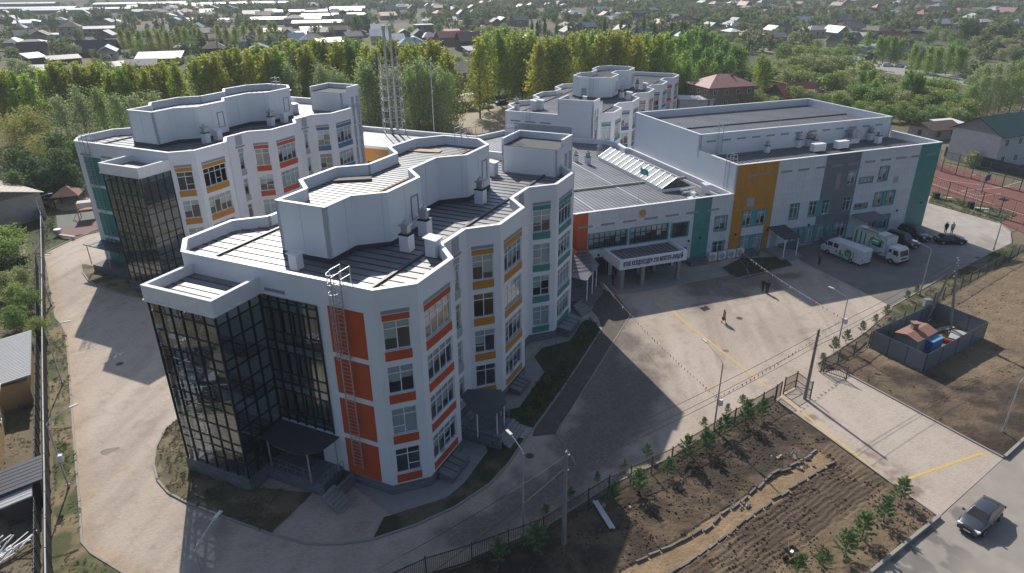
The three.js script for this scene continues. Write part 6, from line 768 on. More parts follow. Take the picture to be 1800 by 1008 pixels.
// the settlements, nearest first
const HS = [ // x, y (pixel of the wall foot), width, depth, wall height, roof, rise, roof colour, wall colour, turn
  [[-52.03,-377.74], .25, 14, 10, 5, 'hip', 3.6, 'teal', 'dark', 'house with a bright turquoise hipped roof behind the flue mast'], [[-100.54,-464.16], .5, 11, 8, 3.4, 'gable', 2.4, 'grey', 'beige', 'small grey gabled house left of the turquoise roof'], [[-59.41,-503.8], .2, 12, 10, 7, 'flat', 0, 'pale', 'grey', 'flat roofed grey block right of the turquoise roof'], [[-48.54,-435.01], .45, 11, 9, 4.4, 'hip', 2.6, 'purple', 'brick', 'orange brick house with a mauve hipped roof'], [[-34.84,-426.31], .3, 16, 9, 5, 'gable', 3, 'red', 'brick', 'long house with a coral red roof and maroon gable'], [[-22.91,-398.48], .3, 12, 10, 5.5, 'gable', 4, 'pink', 'dark', 'maroon house with a dusty pink mansard roof'], [[-18.69,-369.07], .4, 9, 7, 3, 'shed', 1.5, 'pale', 'grey', 'low shed with a pale sloping roof above the poplars'],
  [[-298.45,-495.82], .2, 13, 9, 8.4, 'hip', 3, 'brown', 'cream', 'tall three storey beige house at the upper left'], [[-332.95,-499.88], .6, 13, 9, 3.4, 'gable', 3.2, 'grey', 'grey', 'wide grey gable with white verges at the upper left'], [[-317.34,-507.13], .15, 15, 6, 2.8, 'shed', .8, 'pale', 'cream', 'long low pale outbuilding beside the tall beige house'], [[-299.85,-534.23], .1, 22, 10, 5, 'gable', 1.4, 'pale', 'brick', 'long pale roofed workshop right of the tall beige house'], [[-259.17,-391.87], .3, 13, 8, 4, 'gable', 3.2, 'brown', 'brick', 'brown brick house with a pale verge above the left poplars'], [[-234.23,-353.3], .9, 8, 7, 3, 'shed', 2, 'blue', 'dark', 'shed with a dark blue sloping roof above the left poplars'], [[-221.89,-388.33], .15, 19, 14, 2.6, 'gable', 5.5, 'dark', 'dark', 'big dark barn with a broad gable above the left poplars'], [[-208.08,-417.35], .1, 17, 9, 3.8, 'gable', 3, 'grey', 'beige', 'grey roofed house with a lilac tint above the left poplars'], [[-169.57,-347.72], .1, 20, 10, 2.8, 'shed', 2.4, 'blue', 'dark', 'broad blue grey shed roof just behind the left poplars'], [[-167.44,-325.73], .1, 13, 9, 2.4, 'gable', 2.2, 'grey', 'dark', 'striped grey roof just behind the left poplars'], [[-205.92,-305.69], .1, 15, 8, 2.6, 'shed', 1.6, 'pale', 'grey', 'pale metal shed peeping through the far left poplars'], [[-177.99,-322.53], .8, 10, 6, 2.4, 'gable', 1.6, 'pale', 'dark', 'small pale gable peeping through the left poplars'], [[-219.13,-352], .6, 14, 7, 2.4, 'shed', 1.4, 'grey', 'dark', 'long dark lean-to behind the left poplars'],
  [[-181.38,-402.05], .3, 10, 9, 3, 'hip', 2.6, 'grey', 'beige', 'hipped grey cottage above the middle poplars'], [[-161.42,-394.08], .2, 12, 10, 3, 'hip', 3.4, 'brown', 'dark', 'steep dark brown roof above the middle poplars'], [[-161.3,-419.12], .7, 10, 8, 3, 'gable', 3, 'dark', 'dark', 'black gable above the middle poplars'], [[-149.95,-424.68], .2, 18, 11, 4.2, 'hip', 4, 'purple', 'blue', 'big house with a lilac grey hipped roof and turquoise wall'], [[-140.14,-485.89], .1, 8, 7, 3, 'shed', 1.5, 'pale', 'cream', 'small pale lean-to behind the middle poplars'], [[-129.11,-493.59], .1, 13, 9, 4, 'gable', 2.6, 'pale', 'grey', 'pale roofed house behind the middle poplars'], [[-122.46,-511.78], .2, 15, 8, 4, 'gable', 2.4, 'brown', 'dark', 'dark brown house behind the middle poplars'], [[-182.29,-620.32], .1, 16, 12, 6, 'hip', 2.5, 'brown', 'beige', 'beige two storey house beside the white greenhouses'], [[-259.11,-654.16], .2, 16, 10, 3.4, 'shed', 1, 'white', 'grey', 'white roofed shed on the plain'], [[-283.06,-657.89], .2, 14, 10, 3.4, 'gable', 2, 'pale', 'beige', 'pale cottage on the plain'], [[-350.91,-799.3], .1, 18, 14, 4, 'hip', 3.5, 'pink', 'beige', 'pink roofed house on the hazy plain'], [[-259.83,-741.08], .1, 16, 12, 4.5, 'gable', 3, 'blue', 'white', 'blue roofed house on the hazy plain'], [[-239.27,-718.45], .1, 16, 10, 4.5, 'gable', 3, 'grey', 'grey', 'grey roofed house on the hazy plain'],
  [[243.85,-537.81], .5, 13, 9, 6, 'gable', 3.4, 'grey', 'cream', 'big house with a gable balcony on the right slope'], [[221.35,-468.26], .25, 12, 9, 5, 'gable', 3, 'grey', 'white', 'white house with a grey gable on the right slope'], [[184.56,-395.93], .25, 17, 10, 3, 'gable', 4.2, 'grey', 'cream', 'wide grey roofed cafe by the distant street'], [[213.82,-406.11], .25, 15, 10, 3.4, 'gable', 3.6, 'red', 'cream', 'house with a raspberry red roof by the distant street'], [[184.18,-365.88], .25, 12, 6, 3, 'shed', .6, 'pale', 'blue', 'pale blue kiosk by the distant street'], [[191.5,-344.1], .25, 16, 7, 3, 'gable', 1.4, 'dark', 'grey', 'long dark roofed store behind the street poplars'], [[261.91,-481.72], .7, 12, 9, 3.4, 'gable', 3.4, 'blue', 'beige', 'slate blue gabled house on the right slope'], [[341.82,-603.32], .3, 12, 9, 5, 'hip', 3.6, 'red', 'brick', 'brick house with a red hipped roof on the right slope'], [[431.32,-736.63], .3, 14, 10, 5, 'hip', 3, 'grey', 'grey', 'grey house with a broad hipped roof on the right slope'], [[506.78,-823.9], .3, 13, 9, 5, 'hip', 3.4, 'red', 'brick', 'second red roofed brick house higher on the right slope'], [[405.45,-659.21], .3, 12, 9, 4, 'hip', 3, 'pink', 'cream', 'pink roofed house beside the dark tree'], [[469.01,-706.64], .4, 16, 11, 5, 'gable', 4, 'brown', 'cream', 'wide brown gabled house at the upper right'], [[391.11,-595.09], .5, 10, 8, 3, 'gable', 3, 'grey', 'brick', 'small dark gable at the upper right'], [[254.41,-364.49], .2, 16, 9, 2.4, 'gable', 2, 'brown', 'grey', 'low brown roof at the right edge'], [[185.4,-491.78], .3, 11, 8, 3, 'gable', 2.6, 'dark', 'beige', 'small dark roofed cottage among the right trees'], [[193.67,-471.77], .2, 12, 8, 3, 'gable', 2.4, 'white', 'white', 'white roofed cottage among the right trees'], [[206.84,-479.35], .2, 11, 8, 3, 'gable', 2.4, 'pale', 'beige', 'pale roofed cottage beside the white roofed one'], [[180.5,-447.46], .3, 9, 7, 2.6, 'shed', 1.6, 'blue', 'dark', 'low slate shed among the right trees'], [[207.73,-676.91], .4, 12, 9, 3.4, 'gable', 2.6, 'white', 'beige', 'white roofed house in the right background'], [[187.24,-645.43], .4, 11, 8, 3.4, 'hip', 2.4, 'grey', 'beige', 'grey hipped cottage in the right background'], [[162.17,-649.72], .3, 8, 7, 4.5, 'gable', 2.4, 'red', 'white', 'narrow pink and red house behind the columnar poplars'], [[252.57,-687.53], .4, 12, 8, 3.4, 'gable', 3, 'pink', 'beige', 'pink roofed house in the right background'], [[137.9,-621.67], .2, 14, 9, 3.4, 'gable', 2.6, 'white', 'white', 'bright white roof behind the columnar poplars'], [[95.19,-644.51], .2, 13, 9, 3, 'gable', 2.6, 'pale', 'beige', 'pale roof just above the columnar poplars'],
];
for (const [p, ry, w, d, h, ty, rh, rm, wm, lab] of HS) house('house', lab, p, ry + .12, w, d, h, ty, rh, rm, wm, { chim: rh > 3 });
// the rest of the town: many small houses too far to tell apart, each a thing
{ const r = rngOf(29), rc = ['grey', 'pale', 'white', 'brown', 'red', 'dark', 'blue', 'pink', 'white', 'pale'], wc = ['beige', 'cream', 'white', 'grey', 'brick']; const names = { grey: 'grey', pale: 'pale tin', white: 'white', brown: 'brown', red: 'red', dark: 'black', blue: 'slate blue', pink: 'pink' }; let n = 0; for (let i = 0; i < 6000 && n < 285; i++) { const d = 330 + 760 * r(), a = (r() - .5) * 1.42, x = Math.sin(a) * d, z = -Math.cos(a) * d; if (Math.abs(x / z) > .82 || nearHouse(x, z)) continue; const k = fbm(x / 150, z / 150, 161, 3); const right = x > 40; if (k < (d < 480 ? .60 : right ? .34 : .42)) continue; const c = rc[Math.floor(r() * rc.length)], side = x < -120 ? 'upper left' : x < 120 ? 'middle' : 'upper right'; house('house', `small ${names[c]} roofed house in the hazy town at the ${side}`, [x, z], .3 + (r() < .5 ? 0 : Math.PI / 2) + (r() - .5) * .3, 9 + 7 * r(), 7 + 3 * r(), 3 + 2.4 * r(), r() < .55 ? 'gable' : r() < .6 ? 'hip' : 'shed', 1.6 + 2 * r(), c, wc[Math.floor(r() * wc.length)], { group: `small ${names[c]} roofed houses of the town, ${side}`, floors: 1, y: -.1 }); n++; } }
// white greenhouses and market halls on the plain
[[[-511.1,-1028.54], 120, 26, 6], [[-610.06,-924.31], 130, 18, 5], [[-535.27,-882.51], 90, 14, 4.5], [[-490.11,-900.11], 60, 12, 4.5], [[-716.21,-1075.49], 110, 16, 6], [[-421.87,-1008.12], 50, 16, 5], [[-369.47,-1031.45], 120, 18, 5], [[-200.27,-771.4], 90, 18, 5], [[-163.02,-687.63], 60, 16, 5], [[-195.64,-644.29], 60, 18, 4.5], [[-155.83,-595.98], 40, 12, 4], [[-179.3,-812.77], 40, 16, 6]].forEach(([p, w, d, h], i) => house('market_hall', ['long white hall with a raised roof, largest on the plain', 'white hall roof at the far left edge of the plain', 'white hall roof second from the left on the plain', 'short white hall left of the largest hall', 'hazy white hall far behind at the left edge', 'small white hall right of the largest hall', 'long thin white hall in the hazy middle distance', 'white hall beside the brick chimney', 'white hall below the brick chimney', 'white roof in front of the beige two storey house', 'narrow white roof behind the middle poplars', 'white hall behind the domed chapel'][i], p, .12, w, d, h, 'gable', 1.6, 'white', 'grey', { cat: 'hall', win: 0 }));
{ const p = [-171.33,-697.81]; tag(mesh('brick_chimney', new MB().cyl([p[0], 0, p[1]], [p[0], 22, p[1]], 1.1, .8, 10).geo(), wallMats.brick), 'slender brick chimney on the plain beside white roofs', 'chimney'); }
{ const p = [-142.19,-635.98], t = thing('chapel', 'sandy coloured domed building with an arched door on the plain', 'domed building', [p[0], 0, p[1]], .1); mesh('wall', new MB().box(0, 4, 0, 18, 8, 12).geo(), wallMats.cream, t); const dm = new THREE.SphereGeometry(3.6, 16, 8, 0, 6.3, 0, 1.57); dm.translate(-2, 8, 0); mesh('dome', dm, roofMats.dark, t); mesh('arch', new MB().box(-2, 2.6, 6.05, 3.4, 5.2, .2).geo(), roofMats.white, t); }
// streets, gas pipe and back fences far right
struct('far_street', new MB().prism([[132.66,-376.72],[145.28,-348.43],[154.3,-319.75],[153.95,-288.67],[164.91,-253.44],[184.15,-224.82],[194.42,-238.3],[177.11,-273.43],[172.09,-309.9],[169.91,-353.78],[157.88,-380.06],[142.25,-400.44]], -.08, -.03).geo(), S([.33, .31, .29], { map: grain }), 'pale distant street with parked cars');
struct('lane', new MB().prism([[97.16,-268.39],[107.05,-237.87],[113.49,-208.46],[119.65,-184.32],[126.32,-190.23],[120.78,-215.91],[113.13,-247.55],[100.84,-275.91]], -.08, -.03).geo(), S([.36, .33, .30], { map: grain }), 'dusty lane behind the sports hall');
struct('waste_ground', new MB().prism([[-18.94,-196.24],[-16.83,-212.06],[-8.53,-223.57],[0.62,-227.29],[1.22,-186.54],[-8.55,-179.74],[-17.37,-178.07]], -.08, -.02).geo(), S([.34, .27, .20], { map: earthT }), 'bare sandy waste ground behind the link');
struct('riverbank', new MB().prism([[-84.97,-729.68],[-54.89,-744.48],[-7.63,-645.39],[-2.51,-614.25],[-49.48,-668.67],[-81.29,-673.98]], -.09, -.04).geo(), S([.34, .32, .29]), 'pale dusty track between far trees');
{ const P = [[90.05,-254.32],[96.1,-235.92],[102.43,-219.79],[106.58,-202.73],[112.46,-192.17],[119.29,-180.12]], t = thing('gas_pipe', 'thin yellow gas pipe on posts running along the dusty lane', 'pipe'); mesh('pipe_run', new MB().path(P.map(p => [p[0], 3.2, p[1]]), .11, 6).geo(), S([.55, .40, .04]), t); polyPts(P, 7).forEach(p => mesh('post', new MB().bar([p[0], 0, p[1]], [p[0], 3.2, p[1]], .09).geo(), S([.5, .38, .05]), t)); }
panelFence('board_fence', 'dark grey sheet fence along the lane behind the sports hall', [[101.85,-229.97],[104.73,-208.01],[109.77,-188.7],[113.02,-173.17]], 1.8, 4, tint(S([.09, .095, .10]), 3, .3), null, .5);
panelFence('board_fence', 'dark fence below the trees at the waste ground edge', [[-14.57,-217.77],[-4.99,-229.83],[1.62,-236.24]], 1.8, 3, tint(S([.06, .055, .05]), 3, .3), null, .5);
panelFence('board_fence', 'dark fence between the sports court and the white house', [[97.06,-150.64],[99.35,-142.09],[102.25,-133.9],[104.63,-127.68]], 2.2, 4, tint(S([.07, .07, .075]), 3, .3), null, .5);

// ---------------------------------------------------------------- vehicles
const tyreM = S([.02, .02, .021], { roughness: .85 }), rimM = S([.42, .43, .45], { roughness: .3, metalness: .8 }), carGlass = new THREE.MeshPhysicalMaterial({ color: new THREE.Color().setRGB(.012, .016, .018), roughness: .04, clearcoat: 1, clearcoatRoughness: .03 }), lightM = S([.75, .76, .78], { roughness: .15 }), redL = S([.35, .015, .012], { roughness: .25 }), plateM = S([.7, .7, .68]);
const paint = (c, metal = .35) => new THREE.MeshPhysicalMaterial({ color: new THREE.Color().setRGB(...c), roughness: .38, metalness: metal, clearcoat: .9, clearcoatRoughness: .08 });
function smoothLoft(rows, close = false) { const n = rows[0].length, p = [], ix = []; rows.forEach(r => r.forEach(v => p.push(...v))); for (let i = 0; i + 1 < rows.length; i++) for (let j = 0; j + 1 < n; j++) { const a = i * n + j; ix.push(a, a + 1, a + n, a + 1, a + n + 1, a + n); } const cap = (i, flip) => { for (let j = 1; j + 1 < n; j++) flip ? ix.push(i * n, i * n + j + 1, i * n + j) : ix.push(i * n, i * n + j, i * n + j + 1); }; cap(0, true); cap(rows.length - 1, false); const g = new THREE.BufferGeometry(); g.setAttribute('position', new THREE.Float32BufferAttribute(p, 3)); g.setIndex(ix); g.computeVertexNormals(); return g; }
// profile tables run from the tail (x = -L/2) to the nose
const carKinds = {
  sedan: { L: 4.5, W: 1.74, deck: [[-2.25, .55], [-2.22, .86], [-2.1, .97], [-1.5, 1.02], [-1, 1.0], [.9, .94], [1.0, .93], [1.7, .84], [2.05, .74], [2.2, .6], [2.25, .45]], belt: [-1.86, 1.18], roof: [-1.08, .40], h: 1.45 },
  suv: { L: 4.9, W: 1.92, deck: [[-2.45, .65], [-2.42, 1.05], [-2.35, 1.12], [-1.5, 1.12], [-1, 1.12], [1.0, 1.10], [1.15, 1.09], [1.9, 1.02], [2.25, .92], [2.4, .75], [2.45, .5]], belt: [-2.36, 1.25], roof: [-2.1, .45], h: 1.84 },
};
function makeCar(name, label, category, kind, col, group) {
  const k = carKinds[kind], t = thing(name, label, category, [0, 0, 0], 0, group), pm = paint(...col), hw0 = k.W / 2, deckY = x => { for (let i = 0; i + 1 < k.deck.length; i++) if (x <= k.deck[i + 1][0]) return lerp(k.deck[i][1], k.deck[i + 1][1], (x - k.deck[i][0]) / (k.deck[i + 1][0] - k.deck[i][0])); return k.deck.at(-1)[1]; };
  const rows = [], N = 34; for (let i = 0; i <= N; i++) { const u = i / N * 2 - 1, x = Math.sign(u) * (1 - (1 - Math.abs(u)) ** 1.35) * k.L / 2, e = Math.abs(x) / (k.L / 2), hw = hw0 * (1 - .16 * e ** 5 - .04 * e * e), y = deckY(x), lo = .2 + .1 * e ** 6; rows.push([[x, lo, -hw * .93], [x, lo + .15, -hw * .99], [x, Math.min(.62, y - .1), -hw], [x, y - .07, -hw * .95], [x, y, -hw * .84], [x, y + .035, -hw * .45], [x, y + .045, 0], [x, y + .035, hw * .45], [x, y, hw * .84], [x, y - .07, hw * .95], [x, Math.min(.62, y - .1), hw], [x, lo + .15, hw * .99], [x, lo, hw * .93]]); }
  mesh('body', smoothLoft(rows), pm, t);
  // cabin: frustum with body-coloured pillars, glass set 6 mm proud
  const bw = hw0 * .88, rw = hw0 * .66, yb = deckY(0) - .02, [b0, b1] = k.belt, [r0, r1] = k.roof, h = k.h; const cab = [], M2 = 10; for (let i = 0; i <= M2; i++) { const u = i / M2, x0 = lerp(b0, b1, u), x1 = lerp(r0, r1, u), e = Math.abs(u * 2 - 1) ** 4, c = 1 - .06 * e; cab.push([[x0, yb, -bw * c], [lerp(x0, x1, .9), lerp(yb, h, .9), -lerp(bw, rw, .86) * c], [x1, h - .015 - .03 * e, -rw * .92 * c], [x1, h + .025 - .04 * e, -rw * .45 * c], [x1, h + .035 - .045 * e, 0], [x1, h + .025 - .04 * e, rw * .45 * c], [x1, h - .015 - .03 * e, rw * .92 * c], [lerp(x0, x1, .9), lerp(yb, h, .9), lerp(bw, rw, .86) * c], [x0, yb, bw * c]]); }
  mesh('roof', smoothLoft(cab), pm, t);
  const pt = (u, v, s) => { const x0 = lerp(b0, b1, u), x1 = lerp(r0, r1, u); return [lerp(x0, x1, v), lerp(yb, h, v), s * (lerp(bw, rw, v) + .008)]; };
  const end = (u, o) => { const a = [lerp(b0, b1, u), yb], c = [lerp(r0, r1, u), h], P = (v, s) => [lerp(a[0], c[0], v) + o, lerp(a[1], c[1], v) + .012, s * lerp(bw, rw, v) * .87]; const m = new MB(); if (u > .5) m.quad(P(.1, 1), P(.1, -1), P(.9, -1), P(.9, 1)); else m.quad(P(.1, -1), P(.1, 1), P(.9, 1), P(.9, -1)); return m.geo(); };
  mesh('windscreen', end(1, .014), carGlass, t); mesh('rear_window', end(0, -.014), carGlass, t);
  for (const s of [-1, 1]) for (const [u0, u1] of kind === 'suv' ? [[.06, .26], [.29, .60], [.63, .90]] : [[.12, .50], [.53, .90]]) { const m = new MB(), P = [pt(u0, .12, s), pt(u1, .12, s), pt(u1, .84, s), pt(u0, .84, s)]; s > 0 ? m.quad(P[0], P[1], P[2], P[3]) : m.quad(P[3], P[2], P[1], P[0]); mesh('side_window', m.geo(), carGlass, t); }
  const wr = kind === 'suv' ? .38 : .315; for (const x of [-k.L * .295, k.L * .30]) for (const s of [-1, 1]) { const w = grp('wheel', t); w.position.set(x, wr, s * (hw0 - .10)); mesh('tyre', new MB().cyl([0, 0, -.11], [0, 0, .11], wr, wr, 18).geo(), tyreM, w); mesh('rim', new MB().cyl([0, 0, s * .1], [0, 0, s * .122], wr * .64, wr * .6, 12).geo(), rimM, w); mesh('arch', new MB().cyl([x, wr + .02, s * (hw0 - .2)], [x, wr + .02, s * (hw0 + .004)], wr * 1.17, wr * 1.17, 16).geo(), M.black, t); }
  const nx = k.L / 2, ny = kind === 'suv' ? .86 : .66; for (const s of [-1, 1]) { mesh('headlight', new MB().box(nx - .17, ny, s * hw0 * .68, .24, .14, .36, s * .35).geo(), lightM, t); mesh('tail_light', new MB().box(-nx + .1, ny + .14, s * hw0 * .74, .14, .16, .3, -s * .3).geo(), redL, t); mesh('mirror', new MB().box(b1 - .28, yb + .1, s * (hw0 + .08), .13, .13, .2).geo(), pm, t); mesh('door_handle', new MB().box(-.1, yb - .14, s * (hw0 * .97), .16, .03, .03).geo(), rimM, t); }
  mesh('grille', new MB().box(nx - .03, ny - .08, 0, .06, .13, hw0 * .8).box(nx - .015, .36, 0, .06, .14, hw0 * 1.1).geo(), M.black, t); mesh('number_plate', new MB().box(nx + .022, .42, 0, .012, .11, .5).box(-nx - .012, .72, 0, .012, .11, .5).geo(), plateM, t); mesh('underbody', new MB().box(0, .24, 0, k.L * .9, .16, k.W * .86).geo(), M.black, t); return t;
}
function park(t, c, fwd) { t.position.set(c[0], .01, c[1]); t.rotation.y = Math.atan2(-fwd[1], fwd[0]); return t; }
park(makeCar('sedan_car', 'metallic grey sedan driving on the street at the lower right', 'car', 'sedan', [[.085, .09, .105], .6]), [35.15, -39.35], [-.816, .578]);
park(makeCar('sedan_car', 'black sedan parked side on in front of two standing men', 'car', 'sedan', [[.008, .008, .009], .3]), [66.9, -97.3], [.99, .06]);
{ const a = [58.86,-98.41], b = [60.19,-95.02], f = [b[0] - a[0], b[1] - a[1]]; park(makeCar('suv_car', 'black off-road car parked right beside the white truck', 'car', 'suv', [[.009, .01, .011], .3]), mix2(a, b, .42), f); const c = [62.16,-101.35], d = [63.46,-97.54], t = park(makeCar('suv_car', 'dark off-road car with a pale bonnet, second from the white truck', 'car', 'suv', [[.03, .032, .036], .5]), mix2(c, d, .42), f); }
{ const groundAt = { 1561: [164.22,-308.54], 1581: [167.96,-306.23], 1601: [169.66,-300.26], 1338: [138.02,-394.43], 1360: [140.44,-381.83], 1697: [179.32,-278.15] }; const whiteCar = makeCar('sedan_car', 'white car on the waste ground behind the flues', 'car', 'sedan', [[.62, .63, .64], .1]); park(whiteCar, [-7.43,-217.36], [.9, -.25]); const darkCar = makeCar('sedan_car', 'dark car left of the white one on the waste ground', 'car', 'sedan', [[.03, .035, .04], .4]); park(darkCar, [-15.49,-210.1], [.9, -.35]); park(copyOf(darkCar, 'dark car right of the white one by the waste ground fence'), [-2.68,-223.22], [.8, -.5]);
  [[1561, 117, 'white car first in the row on the distant road by the poplars'], [1581, 118, 'white car second in the row on the distant road'], [1601, 121, 'white car third in the row on the distant road'], [1338, 84, 'small white car on the far street between trees'], [1360, 88, 'second small white car on the far street between trees'], [1697, 133, 'white car half hidden by scrub at the far right road']].forEach(([x, y, l]) => park(copyOf(whiteCar, l), groundAt[x], [.95, .25]));
  const sv = makeCar('suv_car', 'silver off-road car on the distant road at the right', 'car', 'suv', [[.36, .38, .40], .4]); park(sv, [174.36,-287.06], [.95, .2]); park(copyOf(sv, 'silver off-road car behind the white row on the distant road'), [176.17,-305.55], [.95, .25]); }
// white van with green swirl and white box truck
const vanW = S([.62, .64, .66], { roughness: .35 }), green = S([.02, .25, .055], { roughness: .5 }), lilac = S([.20, .21, .30], { roughness: .5 });
function wheels(t, xs, hw, r) { for (const x of xs) for (const s of [-1, 1]) { const w = grp('wheel', t); w.position.set(x, r, s * (hw - .12)); mesh('tyre', new MB().cyl([0, 0, -.13], [0, 0, .13], r, r, 16).geo(), tyreM, w); mesh('rim', new MB().cyl([0, 0, s * .12], [0, 0, s * .14], r * .55, r * .5, 10).geo(), rimM, w); } }
function arcDecal(g, cx, cy, r0, r1, a0, a1, z, mat, s = 1) { const m = new MB(), n = 18, P = (r, a) => [cx + Math.cos(a) * r, cy + Math.sin(a) * r, z]; for (let i = 0; i < n; i++) { const a = lerp(a0, a1, i / n), b = lerp(a0, a1, (i + 1) / n); const q = [P(r0, a), P(r1, a), P(r1, b), P(r0, b)]; s > 0 ? m.quad(...q) : m.quad(...q.reverse()); } mesh('print', m.geo(), mat, g); }
{ const t = thing('delivery_van', 'white long van with a round green emblem on its side', 'van'); const prof = [[3.42, .45], [3.42, 1.0], [3.3, 1.22], [2.75, 1.42], [2.35, 2.18], [2.1, 2.36], [-3.35, 2.42], [-3.45, 2.2], [-3.45, .42]]; const sh = new THREE.Shape(prof.map(p => new THREE.Vector2(...p))); const g = new THREE.ExtrudeGeometry(sh, { depth: 1.86, bevelEnabled: true, bevelSize: .06, bevelThickness: .06, bevelSegments: 2, steps: 1 }); g.translate(0, 0, -.93); mesh('body', g, vanW, t);
  mesh('windscreen', new MB().quad([2.83, 1.4, .82], [2.83, 1.4, -.82], [2.47, 2.1, -.76], [2.47, 2.1, .76]).geo(), carGlass, t); for (const s of [-1, 1]) for (const [x, w] of [[1.95, .8], [.95, .75]]) mesh('side_window', new MB().box(x, 1.78, s * .992, w, .6, .012).geo(), carGlass, t);
  wheels(t, [2.2, -1.75], 1.0, .38); mesh('rear_door_seam', new MB().box(-3.515, 1.3, 0, .012, 1.7, .025).box(-3.515, 2.12, 0, .012, .02, 1.7).geo(), M.vgrey, t); for (const s of [-1, 1]) { mesh('tail_light', new MB().box(-3.515, .95, s * .85, .015, .4, .12).box(-3.515, 1.9, s * .85, .015, .12, .1).geo(), redL, t); mesh('headlight', new MB().box(3.46, .82, s * .7, .06, .22, .3).geo(), lightM, t); mesh('mirror', new MB().box(2.5, 1.6, s * 1.12, .1, .3, .18).geo(), M.black, t); } mesh('bumper', new MB().box(-3.55, .42, 0, .14, .18, 1.8).box(3.5, .5, 0, .14, .2, 1.85).geo(), M.black, t); mesh('roof_vent', new MB().box(1.3, 2.45, 0, .6, .1, .6).geo(), M.cap, t); mesh('beacon', new MB().cyl([-2.3, 2.42, .5], [-2.3, 2.56, .5], .07, .06, 8).geo(), redL, t); mesh('number_plate', new MB().box(-3.63, .6, .1, .01, .11, .5).geo(), plateM, t);
  for (const s of [1, -1]) { const z = s * .994; arcDecal(t, -1.2, 1.28, 0, .62, 0, Math.PI * 2, z + s * .003, green, s); arcDecal(t, -1.2, 1.02, .16, .22, 0, Math.PI * 2, z + s * .006, vanW, s); arcDecal(t, -1.2, 1.5, .28, .34, -2.6, -.5, z + s * .006, vanW, s); for (const [r0, r1, a0, a1] of [[.85, .97, 2.6, 4.4], [.9, 1.0, 4.9, 5.9], [1.12, 1.22, 5.0, 6.0], [1.35, 1.45, 5.1, 5.95]]) arcDecal(t, -1.2, 1.28, r0, r1, a0, a1, z, green, s); for (const [r0, r1, a0, a1] of [[.78, .82, -.7, 1.6], [1.05, 1.09, -.7, 1.2], [1.1, 1.14, 2.4, 4.2], [1.3, 1.34, -.7, .8], [1.4, 1.44, 2.6, 3.9]]) arcDecal(t, -1.2, 1.28, r0, r1, a0, a1, z, lilac, s); for (const [x, w, h] of [[.75, .3, .34], [.1, .34, .7]]) mesh('print', new MB().box(x, 1.0, z, w, h, .006).geo(), green, t); }
  park(t, [48.35, -91.75], [-2.9, -5.9]); }
